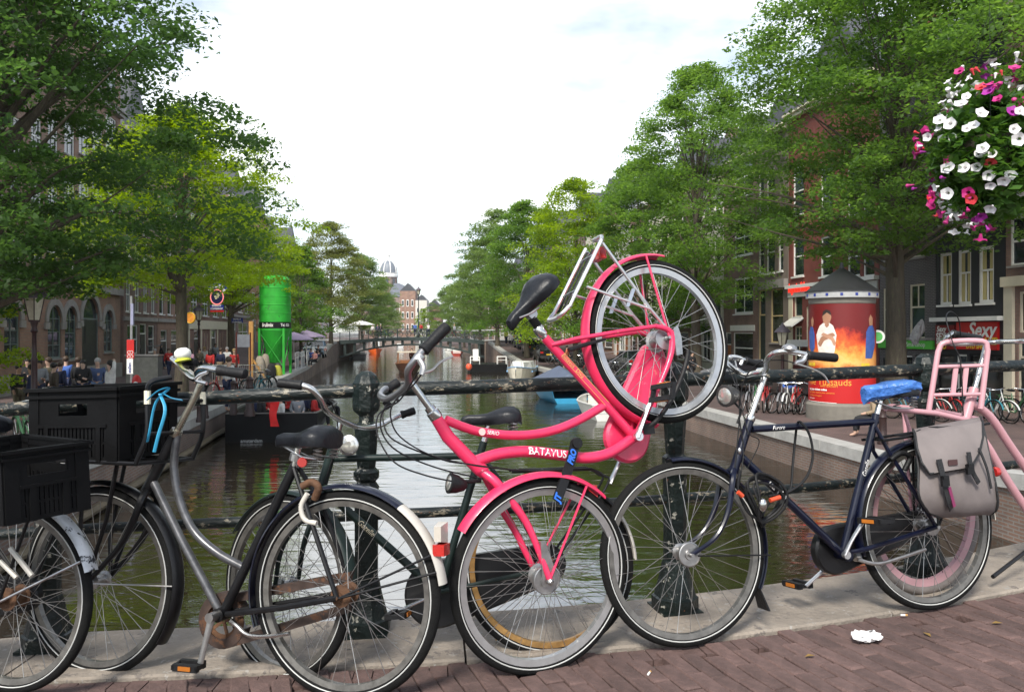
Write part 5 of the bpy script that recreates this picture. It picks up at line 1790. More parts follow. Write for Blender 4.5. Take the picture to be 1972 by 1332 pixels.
h = House('R', 1459, 1518, GREYWALL, 14.2, 'narrow grey brown house with a tall dark doorway behind the lantern', rz_)
h.win(1461, 450, 1471, 528, 'sash', sm=WHITE); h.win(1476, 445, 1492, 526, 'sash', sm=WHITE); h.win(1499, 440, 1508, 522, sm=WHITE)
h.win(1461, 330, 1471, 410, 'sash'); h.win(1476, 325, 1492, 408, 'sash')
h.door(1461, 558, 1474, 735, fm=OCHRE, mat=M('green_black_door', (.02, .03, .028), .4)); h.win(1484, 556, 1508, 660, 'sash', fm=OCHRE, gm=GLASS2)
h.done()
strip(h.root, 'shop_cornice', 0, h.W, h.z(1488, 556), h.z(1488, 540), STONE, -.25, .32)

h = House('R', 1394, 1458, BR_BRN, 13.6, 'brown brick house with one wide white window right of the raised wheel', rz_)
h.win(1414, 534, 1450, 604, 'cross', fw=.12, sm=WHITE); h.win(1414, 420, 1450, 492, 'cross', fw=.1, sm=WHITE); h.win(1414, 300, 1450, 380, 'cross', fw=.1)
h.win(1412, 640, 1450, 700, 'sash', gm=GLASS2); h.door(1397, 640, 1408, 735, mat=M('orange_brown_door', (.30, .10, .03), .5))
h.done()
strip(h.root, 'lintel', h.sx(1408), h.sx(1454), h.z(1430, 637), h.z(1430, 626), WHITE, -.06, .1)

RIGHT = [(1330, 1393, PALEWALL, 13, 'pale rendered house with orange brown doors seen through the raised wheel', 'pale'),
         (1288, 1329, BR_BRN, 14.5, 'brown brick house behind the raised rear wheel, left of the pale house', 'b'),
         (1248, 1287, CREAM, 13.2, 'cream house with tall narrow windows right of the silver carrier', 'c'),
         (1214, 1247, BR_RED, 14, 'red brick house on the right bank beyond the cream one', 'b'),
         (1182, 1213, PALEWALL, 13, 'pale house with orange door next to the red brick one', 'pale'),
         (1154, 1181, BR_WARM, 15, 'warm brick house above the parked cars, near the pink saddle', 'b'),
         (1128, 1153, CREAM, 13.6, 'cream pilastered house between two warm brick houses', 'c'),
         (1104, 1127, BR_BRN, 14.6, 'far brown house on the right bank beside a cream house', 'b'),
         (1082, 1103, PALEWALL, 13.2, 'far pale house on the right bank', 'pale'),
         (1060, 1081, BR_RED, 14.2, 'red brick house of the right bank row before the far bridge', 'b'),
         (1036, 1059, CREAM, 13.4, 'cream house level with the far bridge on the right bank', 'c'),
         (1008, 1035, BR_BRN, 14.0, 'brown house just beyond the far bridge on the right bank', 'b'),
         (976, 1007, PALEWALL, 13.0, 'pale house farther beyond the far bridge on the right', 'pale'),
         (938, 975, BR_WARM, 14.4, 'warm brick house far along the right bank', 'b'),
         (890, 937, BR_BRN, 13.6, 'farthest brown house of the right bank', 'b')]
ORANGEDOOR = M('orange_brown_door', (.30, .10, .03), .5)
for i, (a, b, wm, ht, lab, kind) in enumerate(RIGHT):
    h = House('R', a, b, wm, ht, lab, rz_)
    n = 3 if h.W > 5.5 else 2
    h.rows([(3.9, 5.9), (7.2, 9.0), (10.2, 11.8)], n, .55, ('sash', 'cross', 'sash')[i % 3], fm=WHITE, sill=True)
    W = h.W
    if kind == 'pale':
        h.doorm((W * .12, W * .32, .05, 2.9), mat=ORANGEDOOR); h.doorm((W * .68, W * .88, .05, 2.9), mat=ORANGEDOOR); h.winm((W * .38, W * .62, .8, 2.9), 'cross')
    else:
        h.doorm((W * .08, W * .3, .05, 2.8)); h.winm((W * .4, W * .92, .7, 2.8), 'sash', gm=GLASS2)
    h.done(trim=WHITE if i % 2 else CREAM)
    strip(h.root, 'string_course', 0, h.W, 3.1, 3.4, STONE if kind != 'b' else WHITE, -.1, .16)

# ---------------- left bank
h = House('L', -60, 232, BR_WARM, 15.5, 'brick building with round-arched windows on the left quay', lz, name='arched_building', roof='hip', cat='building')
def arch(hs, px0, px1, ytop, ybot, kind='win', style='bars'):
    """round-arched opening with a stone surround"""
    a, b, z0, z1 = hs.rect(px0, ytop, px1, ybot)
    hs.holes.append((a, b, z0, z1))
    r = (b - a) / 2; c = (a + b) / 2; zs = z1 - r
    def mk():
        m = MB(); n = 10
        for sg in (-1, 1):
            pr = [(c + sg * r * math.cos(PI / 2 * k / n), zs + r * math.sin(PI / 2 * k / n)) for k in range(n + 1)]
            for k in range(n):
                q = [(pr[k][0], .0, pr[k][1]), (c + sg * r, .0, pr[k][1]), (c + sg * r, .0, pr[k + 1][1]), (pr[k + 1][0], .0, pr[k + 1][1])]
                q2 = [(x, .14, z) for x, _, z in q]
                m.add(q if sg < 0 else q[::-1], [(0, 1, 2, 3)])
                m.add([q[0], q[3], q2[3], q2[0]], [(0, 1, 2, 3)])
        m.build('spandrel', hs.wall, hs.root, world=False)
        m = MB()
        ring = []
        for k in range(2 * n + 1):
            t = PI * k / (2 * n)
            e = V((math.cos(t), 0, math.sin(t)))
            o_ = V((c, 0, zs))
            ring.append([o_ + e * (r + .02) + V((0, -.07, 0)), o_ + e * (r + .34) + V((0, -.07, 0)), o_ + e * (r + .34) + V((0, .0, 0)), o_ + e * (r + .02) + V((0, .0, 0))])
        m.loft(ring)
        m.box((a - .2, -.04, zs - .18), (.5, .09, .3)); m.box((b + .2, -.04, zs - .18), (.5, .09, .3))
        m.build('arch_surround', STONE, hs.root, world=False)
        if kind == 'win':
            window(hs.root, a, b, z0, z1, style, fm=M('green_grey_frame', (.16, .2, .19), .5))
        else:
            door(hs.root, a, b, z0, z1, fm=M('green_grey_frame', (.16, .2, .19), .5))
    hs.todo.append(mk)
for a, b, t, bt_ in ((-45, -12, 578, 690), (8, 38, 582, 690), (92, 118, 588, 690), (125, 147, 590, 692), (200, 217, 597, 678)):
    arch(h, a, b, t, bt_)
arch(h, 158, 190, 572, 722, 'door')
for px in (-30, 20, 60, 92, 124, 152, 178, 204):
    h.win(px, 452, px + 20, 518, 'cross', sm=STONE); h.win(px, 340, px + 20, 410, 'cross', sm=STONE); h.win(px, 225, px + 20, 300, 'cross', sm=STONE); h.win(px, 110, px + 20, 180, 'cross', sm=STONE)
h.done(trim=STONE)
for nm, y0, y1, pr in (('string_course', 557, 541, .18), ('string_course', 434, 424, .14), ('plinth', 750, 708, .1)):
    strip(h.root, nm, 0, h.W, max(0, h.z(140, y0)), h.z(140, y1), STONE, -pr, pr + .04)

LEFT = [(238, 302, BR_BRN, 15.0, 'brown brick house with white windows and a grey stoop beside the arched building', 4),
        (303, 361, BR_WARM, 14.2, 'warm brick house with tall white sashes behind the left tree trunk', 4),
        (362, 440, BR_RED, 15.2, 'red brick house with a cream ground floor and hanging coffeeshop sign', 4),
        (441, 481, BR_BRN, 15.6, 'brown brick house with a dark blue entrance next to the coffeeshop', 3),
        (482, 516, BR_ORG, 16.0, 'orange brick house rising behind the bright green tree', 3),
        (517, 540, BR_BRN, 14.5, 'far brown house behind the green silo', 3),
        (541, 558, PALEWALL, 13.5, 'far pale house left of the canal bend', 3),
        (559, 575, BR_RED, 17.0, 'far red brick house with a pointed gable on the left bank', 3),
        (576, 590, BR_GRY, 15.0, 'far dark house before the church on the left bank', 3),
        (591, 612, BR_WARM, 14.0, 'far warm brick house behind the olive elm', 3),
        (613, 640, PALEWALL, 13.0, 'farthest pale house of the left bank', 3)]
for i, (a, b, wm, ht, lab, n) in enumerate(LEFT):
    h = House('L', a, b, wm, ht, lab, lz)
    W = h.W
    h.rows([(3.9, 6.0), (7.3, 9.2), (10.5, 12.2)], n, .52, 'cross' if i % 2 == 0 else 'sash', sm=WHITE)
    if i == 0:
        h.winm((W * .1, W * .4, 1.3, 3.1), 'cross'); h.winm((W * .72, W * .92, 1.3, 3.1), 'sash'); h.doorm((W * .46, W * .66, .9, 3.2))
    elif i == 2:
        h.doorm((W * .12, W * .24, .05, 2.7)); h.doorm((W * .52, W * .64, .05, 2.7))
        for q in (.29, .36, .43, .70, .77, .84, .91):
            h.winm((W * q - .17, W * q + .17, 1.0, 2.4), 'none', fm=CREAM, sill=False)
    else:
        h.doorm((W * .1, W * .3, .05, 2.8)); h.winm((W * .42, W * .9, .8, 2.8), 'cross', gm=GLASS2)
    h.done(trim=WHITE if i % 2 else STONE)
    if i == 0:
        m = MB(); m.box((W * .3, -.6, .45), (W * .5, 1.2, .9)); m.build('stoop', M('stoop_grey', (.16, .165, .17), .7), h.root, world=False)
        m = MB(); m.tube([(W * .1, -1.15, 1.8), (W * .5, -1.15, 1.8), (W * .85, -1.15, .1)], .03, 6)
        for q in (.1, .3, .5):
            m.tube([(W * q, -1.15, .9), (W * q, -1.15, 1.8)], .02, 6)
        m.build('stoop_rail', BLACKP, h.root, world=False)
    if i == 2:
        strip(h.root, 'ground_floor_facing', .02, W - .02, 2.75, 3.5, CREAM, -.08, .12)
        for q in (.0, .26, .48, .66, .94):
            strip(h.root, 'pier', W * q + .03, W * q + .35, 0, 2.75, CREAM, -.06, .1)
    else:
        strip(h.root, 'string_course', 0, W, 3.35, 3.6, STONE, -.1, .16)

# a red-orange gable wall standing proud over the trees at the left
g0 = l_face(486); g1 = l_face(515)
# ---------------- church with dome far down the canal
ch = thing('church', 'distant brick church with a ribbed grey dome and white lantern above the trees', 'church', at(748, 640, 520) - V((0, 0, 1.2 - QZ)))
c0 = V(ch.location)
PXM = 520 / F
CHB = brickmat('church_brick', (.26, .16, .12), (.22, .14, .11), (.25, .22, .2), scale=.3)
zt = lambda py: H - (py - YH) * PXM - c0.z
m = MB(); m.lathe([(5.9, 0), (5.9, zt(534)), (6.1, zt(534))], c0, seg=8, rot0=PI / 8); tw = m.build('tower', CHB, ch)
m = MB(); m.lathe([(6.3, zt(534)), (6.4, zt(530)), (6.0, zt(529)), (5.9, zt(527)), (6.2, zt(526))], c0, seg=16); m.build('cornice', WHITE, tw)
for k in range(8):
    a = 2 * PI * k / 8
    e = V((math.cos(a), math.sin(a), 0)); t = V((-e.y, e.x, 0))
    m = MB(); m.obox(c0 + e * 5.5 + V((0, 0, zt(545))), t * 1.6, e * .6, V((0, 0, 5))); m.build('window', GLASS, tw)
dom = [(5.6, zt(527)), (5.55, zt(521)), (5.0, zt(514)), (4.1, zt(508)), (2.8, zt(504)), (1.5, zt(502))]
m = MB(); m.lathe(dom, c0, seg=24); dm = m.build('dome', M('dome_slate', (.16, .18, .21), .5, var=.2), ch, smooth=True)
for k in range(8):
    a = 2 * PI * (k + .5) / 8
    e = V((math.cos(a), math.sin(a), 0))
    m = MB(); m.tube([c0 + e * (r + .1) + V((0, 0, z)) for r, z in dom], .32, 6); m.build('rib', WHITE, dm)
m = MB(); m.lathe([(1.6, zt(503)), (1.6, zt(501)), (1.2, zt(500)), (1.2, zt(493)), (1.5, zt(492)), (1.0, zt(490)), (.3, zt(488)), (.12, zt(482))], c0, seg=10); m.build('lantern', WHITE, ch)
cN = c0 + V((11, -6, 0))
m = MB(); m.box(cN + V((0, 0, zt(575) / 2)), (16, 30, zt(575))); nv = m.build('nave', CHB, ch)
m = MB(); p = cN
zr, ze = zt(548), zt(574)
m.add([p + V((-8.4, -15.4, ze)), p + V((8.4, -15.4, ze)), p + V((8.4, 15, ze)), p + V((-8.4, 15, ze)), p + V((-5, -9, zr)), p + V((-2, -9, zr)), p + V((-2, 15, zr)), p + V((-5, 15, zr))], [(0, 1, 5, 4), (1, 2, 6, 5), (2, 3, 7, 6), (3, 0, 4, 7), (4, 5, 6, 7)])
m.build('roof', M('nave_slate', (.10, .11, .14), .6, var=.15), ch)
for q in (-4, 0, 4):
    m = MB(); m.box(cN + V((q, -15.2, zt(595))), (1.8, .6, 6)); m.build('window', WHITE, nv)
# houses closing the view beyond the far bridge
FARH = [(770, 800, 560, 300, BR_WARM, 'far brown gabled house closing the canal, right of the church'), (800, 822, 578, 290, PALEWALL, 'far pale house closing the canal behind the far trees'), (690, 722, 600, 330, BR_BRN, 'far dark house left of the church nave'), (822, 850, 590, 300, BR_RED, 'far red house at the end of the canal')]
for a, b, top, d, wm, lab in FARH:
    c_ = at((a + b) / 2, 640, d)
    w_ = (b - a) / F * d
    hh = (YH - top) / F * d + 2.6
    t = thing('far_house', lab, 'house', (c_.x, c_.y, QZ), 'houses along the canal')
    m = MB(); m.box((0, 4, hh / 2), (w_, 8, hh)); m.build('wall', wm, t, world=False)
    m = MB(); m.add([(-w_ / 2, 0, hh), (w_ / 2, 0, hh), (w_ / 2, 8, hh), (-w_ / 2, 8, hh), (0, 0, hh + w_ * .5), (0, 8, hh + w_ * .5)], [(0, 1, 4), (1, 2, 5, 4), (2, 3, 5), (3, 0, 4, 5)]); m.build('roof', SLATE, t, world=False)
    for i in range(3):
        for k in range(3):
            m = MB(); m.box((-w_ * .3 + w_ * .3 * i, -.04, hh * (.25 + .25 * k)), (w_ * .14, .1, hh * .14)); wn_ = m.build('window', WHITE, t, world=False)
            m = MB(); m.box((-w_ * .3 + w_ * .3 * i, -.1, hh * (.25 + .25 * k)), (w_ * .10, .02, hh * .11)); m.build('pane', GLASS, wn_, world=False)

# ================================================================== TREES
def leafmat(name, c_dark, c_light, trans=.42):
    m = bpy.data.materials.new(name)
    nt, n, l, b = nodes_of(m)
    t = n.new('ShaderNodeTexCoord')
    nz_ = n.new('ShaderNodeTexNoise'); nz_.inputs['Scale'].default_value = .9; nz_.inputs['Detail'].default_value = 5; nz_.inputs['Roughness'].default_value = .7
    l.new(t.outputs['Object'], nz_.inputs['Vector'])
    r_ = n.new('ShaderNodeValToRGB')
    r_.color_ramp.elements[0].position, r_.color_ramp.elements[1].position = .33, .68
    r_.color_ramp.elements[0].color = (*c_dark, 1); r_.color_ramp.elements[1].color = (*c_light, 1)
    l.new(nz_.outputs['Fac'], r_.inputs['Fac'])
    l.new(r_.outputs['Color'], b.inputs['Base Color'])
    b.inputs['Roughness'].default_value = .5
    b.inputs['Specular IOR Level'].default_value = .3
    tr = n.new('ShaderNodeBsdfTranslucent')
    hs = n.new('ShaderNodeHueSaturation'); hs.inputs['Hue'].default_value = .485; hs.inputs['Value'].default_value = 2.6; hs.inputs['Saturation'].default_value = 1.1
    l.new(r_.outputs['Color'], hs.inputs['Color']); l.new(hs.outputs['Color'], tr.inputs['Color'])
    mix = n.new('ShaderNodeMixShader'); mix.inputs[0].default_value = trans
    out = n['Material Output']
    l.new(b.outputs[0], mix.inputs[1]); l.new(tr.outputs[0], mix.inputs[2]); l.new(mix.outputs[0], out.inputs['Surface'])
    return m
LEAF_DARK = leafmat('elm_leaf_dark', (.028, .066, .019), (.064, .128, .028), .5)
LEAF_DEEP = leafmat('elm_leaf_deep', (.042, .094, .019), (.10, .178, .034), .55)
LEAF_MID = leafmat('elm_leaf_mid', (.050, .110, .020), (.115, .20, .036), .55)
LEAF_BRIGHT = leafmat('elm_leaf_bright', (.085, .150, .012), (.20, .285, .026), .55)
LEAF_FAR = leafmat('far_leaf', (.070, .125, .032), (.145, .205, .06), .55)
LEAF_OLIVE = leafmat('olive_leaf', (.088, .112, .030), (.17, .19, .055), .55)
BARK = M('elm_bark', (.075, .060, .042), .9, var=.4, vscale=5, bump=.8, bscale=14, stretch=(3, 3, .6), chip=[((.10, .11, .05), .60)], chipscale=5)

def leaf_cloud(rng, cens, rad, n_each, size, flat=.30, droop=.28):
    """leaf-shaped quads scattered in flattened sprays round the centres"""
    nc = len(cens)
    N = nc * n_each
    c = np.repeat(cens, n_each, axis=0)
    rr = np.repeat(rad, n_each)
    d = rng.normal(size=(N, 3))
    d /= np.linalg.norm(d, axis=1)[:, None]
    r = rng.random(N) ** .45
    off = d * r[:, None] * rr[:, None]
    off[:, 2] *= flat
    off[:, 2] -= droop * (off[:, 0] ** 2 + off[:, 1] ** 2) / rr
    p = c + off
    nrm = rng.normal(size=(N, 3)) * .55
    nrm[:, 2] += 1.0
    nrm /= np.linalg.norm(nrm, axis=1)[:, None]
    a = rng.normal(size=(N, 3))
    a[:, 2] -= .35
    t = a - nrm * (a * nrm).sum(1)[:, None]
    t /= np.linalg.norm(t, axis=1)[:, None]
    b = np.cross(nrm, t)
    s = size * (.5 + .9 * rng.random(N) ** 1.3)
    L, Wd = t * s[:, None] * .62, b * s[:, None] * .36
    v = np.empty((N, 4, 3))
    v[:, 0] = p - L
    v[:, 1] = p + Wd - L * .1
    v[:, 2] = p + L
    v[:, 3] = p - Wd - L * .1
    return v.reshape(-1, 3)

def quads_mesh(name, v):
    n = len(v) // 4
    me = bpy.data.meshes.new(name)
    me.vertices.add(len(v)); me.loops.add(len(v)); me.polygons.add(n)
    me.vertices.foreach_set('co', v.astype(np.float32).ravel())
    me.loops.foreach_set('vertex_index', np.arange(len(v), dtype=np.int32))
    me.polygons.foreach_set('loop_start', np.arange(0, len(v), 4, dtype=np.int32))
    me.polygons.foreach_set('loop_total', np.full(n, 4, dtype=np.int32))
    me.update(calc_edges=True)
    return me

def tree_meshes(seed, Ht, z_lo, rx, ry, trunk_r, n_clump, n_leaf, size, clump=(.55, 1.1), lean=(0, 0), top_pow=.75, limbs=26, shell=.42):
    """crown envelope: widest in its lower half, ragged; returns trunk and crown meshes about the foot of the tree"""
    rng = np.random.default_rng(seed)
    rd = random.Random(seed)
    cz = (Ht + z_lo) / 2
    cens, rad = [], []
    ph = rng.random(6) * 6.28
    while len(cens) < n_clump:
        u = rng.random() ** .9
        z = z_lo + (Ht - z_lo) * u
        env = math.sin(PI * min(1, (u * .86 + .12)) ** top_pow) ** .62
        th = rng.random() * 2 * PI
        wob = 1 + .16 * math.sin(3 * th + ph[0] + 4 * u) + .13 * math.sin(5 * th + ph[1] - 7 * u) + .10 * math.sin(9 * u * 3 + ph[2])
        r = rng.random() ** shell * env * wob
        x, y = rx * r * math.cos(th), ry * r * math.sin(th)
        cens.append((x + lean[0] * u, y + lean[1] * u, z + rng.normal() * .15))
        rad.append(rng.uniform(*clump) * (.75 + .35 * env))
    cens, rad = np.array(cens), np.array(rad)
    lv = leaf_cloud(rng, cens, rad, n_leaf, size)
    crown = quads_mesh('crown', lv)
    tb = MB()
    zt_ = z_lo + (Ht - z_lo) * .72
    tp = [V((0, 0, 0)), V((.03, .02, z_lo * .5)), V((.0, .05, z_lo)), V((lean[0] * .3, lean[1] * .3, (z_lo + zt_) / 2)), V((lean[0] * .7 + .2, lean[1] * .7, zt_))]
    tb.tube(spline(tp, 5), [trunk_r * 1.35, trunk_r * 1.02, trunk_r * .92, trunk_r * .9, trunk_r * .6, trunk_r * .35, trunk_r * .12], 10)
    order = sorted(range(len(cens)), key=lambda i: rd.random())[:limbs]
    for i in order:
        c = V(cens[i])
        z0 = z_lo * .82 + (zt_ - z_lo * .82) * max(0, min(.95, (c.z - z_lo) / (Ht - z_lo) * .8 - .05))
        k = (z0 - z_lo) / max(.1, zt_ - z_lo)
        base = V((lean[0] * max(0, k) * .6, lean[1] * max(0, k) * .6, z0))
        mid = base.lerp(c, .5) + V((rd.uniform(-.3, .3), rd.uniform(-.3, .3), rd.uniform(-.1, .7)))
        r0 = trunk_r * rd.uniform(.22, .48) * (1 - .5 * max(0, k))
        tb.tube(spline([base, mid, c], 5), [r0, r0 * .6, r0 * .2, .012], 6)
    trunk = tb.mesh('trunk', True)
    trunk.materials.append(BARK)
    return trunk, crown

TREES = {}
def tree(name, label, loc, key, leaf, rz=0.0, scale=1.0, group='elms along the canal'):
    tk, cr_ = TREES[key]
    t = thing(name, label, 'tree', loc, group, rz)
    t.scale = (scale,) * 3
    o = link('trunk', tk, t)
    c = link('crown', cr_, t)
    if not cr_.materials:
        cr_.materials.append(leaf)
    c.material_slots[0].link = 'OBJECT'
    c.material_slots[0].material = leaf
    return t

TREES['near_left'] = tree_meshes(3, 15.8, 3.7, 5.4, 6.2, .34, 760, 200, .118, (.55, 1.05), limbs=70, shell=.5)
TREES['left2'] = tree_meshes(5, 11.4, 4.3, 4.9, 4.9, .24, 350, 200, .105, (.5, 1.0), limbs=46)
TREES['near_right'] = tree_meshes(9, 17.5, 5.6, 6.9, 6.6, .33, 640, 210, .125, (.6, 1.2), limbs=80, shell=.5)
TREES['right2'] = tree_meshes(12, 17.2, 4.2, 4.5, 4.8, .27, 350, 210, .13, (.6, 1.2), limbs=50)
TREES['mid_a'] = tree_meshes(21, 14.5, 2.3, 4.6, 4.8, .24, 215, 210, .165, (.8, 1.5), limbs=36)
TREES['mid_b'] = tree_meshes(27, 13.0, 2.2, 4.4, 4.4, .22, 200, 210, .165, (.8, 1.4), limbs=34)
TREES['bush'] = tree_meshes(31, 7.5, 1.4, 2.3, 2.3, .12, 90, 130, .15, (.45, .8), limbs=18)

def tl(x, y): return (x, y, lz(y))
def tr(x, y): return (x, y, rz_(y))
tree('elm_tree', 'big dark elm whose crown fills the upper left corner', tl(-12.3, 18.6), 'near_left', LEAF_DARK)
tree('elm_tree', 'bright yellow-green elm with slim trunk on the left quay behind the crate', tl(-13.35, 32.5), 'left2', LEAF_BRIGHT, .6)
tree('elm_tree', 'bright green elm standing beside the green silo', tl(-17.6, 50.5), 'left2', LEAF_BRIGHT, 2.6, .92)
tree('elm_tree', 'dark green smaller tree right of the green silo', tl(-17.6, 67), 'bush', LEAF_MID, 0, 1.25)
tree('elm_tree', 'tall olive green elm left of the far bridge', tl(-19.8, 88), 'mid_a', LEAF_OLIVE, .4, .92)
tree('elm_tree', 'green elm just beyond the left end of the far bridge', tl(-22.0, 118), 'mid_b', LEAF_FAR, 1.3, 1.0)
tree('elm_tree', 'dark elm in front of the church nave', tl(-25.2, 150), 'mid_a', LEAF_FAR, 2.2, .9)
tree('elm_tree', 'farthest elm on the left bank, before the church', tl(-31.5, 200), 'mid_b', LEAF_FAR, 3.0, .95)
tree('elm_tree', 'elm behind the terrace umbrellas on the left bank', tl(-21.5, 78), 'mid_b', LEAF_MID, 4.0, .72)
tree('elm_tree', 'leafy elm with knotted trunk in front of the dark grey house', tr(13.35, 28), 'near_right', LEAF_DEEP, .3)
tree('elm_tree', 'tall elm behind the raised pink rear wheel', tr(10.2, 44.5), 'right2', LEAF_MID, 1.0)
tree('elm_tree', 'light green elm above the parked cars on the right bank', tr(4.9, 62), 'mid_a', LEAF_BRIGHT, .2, 1.0)
tree('elm_tree', 'elm on the right bank left of the light green one', tr(1.4, 76), 'mid_b', LEAF_MID, 1.9, 1.12)
tree('elm_tree', 'tall pale elm near the right end of the far bridge', tr(-1.6, 90), 'mid_a', LEAF_FAR, 2.8, 1.06)
tree('elm_tree', 'elm just beyond the right end of the far bridge', tr(-4.6, 116), 'mid_b', LEAF_FAR, .9, 1.05)
tree('elm_tree', 'second elm beyond the far bridge on the right bank', tr(-8.2, 138), 'mid_a', LEAF_FAR, 3.6, .88)
tree('elm_tree', 'third elm beyond the far bridge on the right bank', tr(-13.5, 170), 'mid_b', LEAF_FAR, 5.0, .92)
tree('elm_tree', 'small far elm at the end of the canal behind the bridge lamp', tr(-23.5, 215), 'mid_a', LEAF_BRIGHT, 4.4, .62)
tree('elm_tree', 'elm filling the gap behind the tall elm of the raised wheel', tr(9.2, 56), 'mid_b', LEAF_MID, 2.2, 1.12)
tree('street_shrub', 'light green shrub low at the left edge by the lantern', tl(-14.6, 21.5), 'bush', LEAF_BRIGHT, .4, .62, group=None)

# ================================================================== STREET FURNITURE, BOATS, CARS, PEOPLE
# ---------------- people
def skin_mesh(name, verts, edges, radii, root, levels=1):
    me = bpy.data.meshes.new(name)
    me.from_pydata(verts, edges, [])
    o = link(name, me)
    md = o.modifiers.new('skin', 'SKIN')
    md.use_smooth_shade = True
    for i, r in enumerate(radii):
        me.skin_vertices[0].data[i].radius = (r, r) if not isinstance(r, tuple) else r
    me.skin_vertices[0].data[root].use_root = True
    sb_ = o.modifiers.new('sub', 'SUBSURF'); sb_.levels = levels; sb_.render_levels = levels
    dg = bpy.context.evaluated_depsgraph_get()
    out = bpy.data.meshes.new_from_object(o.evaluated_get(dg))
    out.name = name
    bpy.data.objects.remove(o)
    return out

def make_pose(kind):
    """joints of a 1.75 m figure facing -y"""
    J = dict(pel=(0, 0, .96), chest=(0, 0, 1.26), neck=(0, .01, 1.47), chin=(0, -.01, 1.54), head=(0, -.01, 1.63), top=(0, .0, 1.71), nose=(0, -.085, 1.625))
    for s_, n_ in ((-1, 'l'), (1, 'r')):
        J['sh' + n_] = (s_ * .17, .01, 1.41); J['el' + n_] = (s_ * .215, .03, 1.14); J['wr' + n_] = (s_ * .20, -.06, .92); J['ha' + n_] = (s_ * .195, -.09, .83)
        J['hip' + n_] = (s_ * .085, 0, .91); J['kn' + n_] = (s_ * .095, -.02, .50); J['an' + n_] = (s_ * .10, .02, .08); J['to' + n_] = (s_ * .11, -.13, .035)
    if kind == 'walk':
        J['knl'] = (-.09, -.16, .52); J['anl'] = (-.09, -.22, .10); J['tol'] = (-.09, -.36, .06); J['knr'] = (.09, .08, .50); J['anr'] = (.09, .28, .16); J['tor'] = (.09, .18, .05)
        J['ell'] = (-.21, .10, 1.15); J['wrl'] = (-.2, .12, .93); J['hal'] = (-.2, .10, .85); J['elr'] = (.21, -.04, 1.15); J['wrr'] = (.2, -.20, .98); J['har'] = (.19, -.27, .93)
    if kind == 'talk':
        J['wrr'] = (.12, -.24, 1.16); J['har'] = (.07, -.31, 1.2); J['elr'] = (.23, -.03, 1.12); J['wrl'] = (-.06, -.22, 1.06); J['hal'] = (.0, -.26, 1.08)
    if kind == 'wave':
        J['elr'] = (.33, .0, 1.56); J['wrr'] = (.18, .05, 1.76); J['har'] = (.10, .06, 1.76); J['ell'] = (-.22, .02, 1.13)
    if kind == 'sit':
        dz = -.45
        for k in ('pel', 'chest', 'neck', 'chin', 'head', 'top', 'nose', 'shl', 'shr', 'ell', 'elr'):
            J[k] = (J[k][0], J[k][1], J[k][2] + dz)
        for s_, n_ in ((-1, 'l'), (1, 'r')):
            J['hip' + n_] = (s_ * .09, -.02, .48); J['kn' + n_] = (s_ * .12, -.44, .50); J['an' + n_] = (s_ * .12, -.46, .08); J['to' + n_] = (s_ * .12, -.60, .035)
            J['wr' + n_] = (s_ * .15, -.22, .62); J['ha' + n_] = (s_ * .12, -.32, .60)
    R = dict(pel=.125, chest=.135, neck=.055, chin=.07, head=.092, top=.062, nose=.018)
    for n_ in 'lr':
        R.update({'sh' + n_: .07, 'el' + n_: .044, 'wr' + n_: .032, 'ha' + n_: .036, 'hip' + n_: .095, 'kn' + n_: .062, 'an' + n_: .042, 'to' + n_: .035})
    E_ = [('pel', 'chest'), ('chest', 'neck'), ('neck', 'chin'), ('chin', 'head'), ('head', 'top'), ('head', 'nose')]
    for n_ in 'lr':
        E_ += [('chest', 'sh' + n_), ('sh' + n_, 'el' + n_), ('el' + n_, 'wr' + n_), ('wr' + n_, 'ha' + n_), ('pel', 'hip' + n_), ('hip' + n_, 'kn' + n_), ('kn' + n_, 'an' + n_), ('an' + n_, 'to' + n_)]
    def sub(keys, grow, trim=None, nm='x', root='pel'):
        ks = list(keys)
        idx = {k: i for i, k in enumerate(ks)}
        vv = [V(J[k]) for k in ks]
        if trim:
            for k, (towards, f) in trim.items():
                if k in idx:
                    vv[idx[k]] = V(J[k]).lerp(V(J[towards]), f)
        ee = [(idx[a], idx[b]) for a, b in E_ if a in idx and b in idx]
        return skin_mesh(nm, [tuple(v) for v in vv], ee, [R[k] + grow for k in ks], idx[root])
    body = sub(J.keys(), 0, nm='body')
    shirt = sub(['pel', 'chest', 'shl', 'shr', 'ell', 'elr', 'wrl', 'wrr', 'neck'], .016, {'wrl': ('ell', .15), 'wrr': ('elr', .15), 'neck': ('chest', .45)}, 'shirt')
    tr_ = sub(['pel', 'hipl', 'hipr', 'knl', 'knr', 'anl', 'anr'], .014, {'pel': ('chest', -.12), 'anl': ('knl', .1), 'anr': ('knr', .1)}, 'trousers')
    hd = V(J['head'])
    def hair(long):
        m = MB()
        m.ball(hd + V((0, .022, .035)), (.098, .105, .10), 12, 8)
        if long:
            m.ball(hd + V((0, .055, -.10)), (.105, .07, .19), 12, 8)
        return m.mesh('hair', True)
    return dict(body=body, shirt=shirt, trousers=tr_, hair=hair(False), longhair=hair(True))

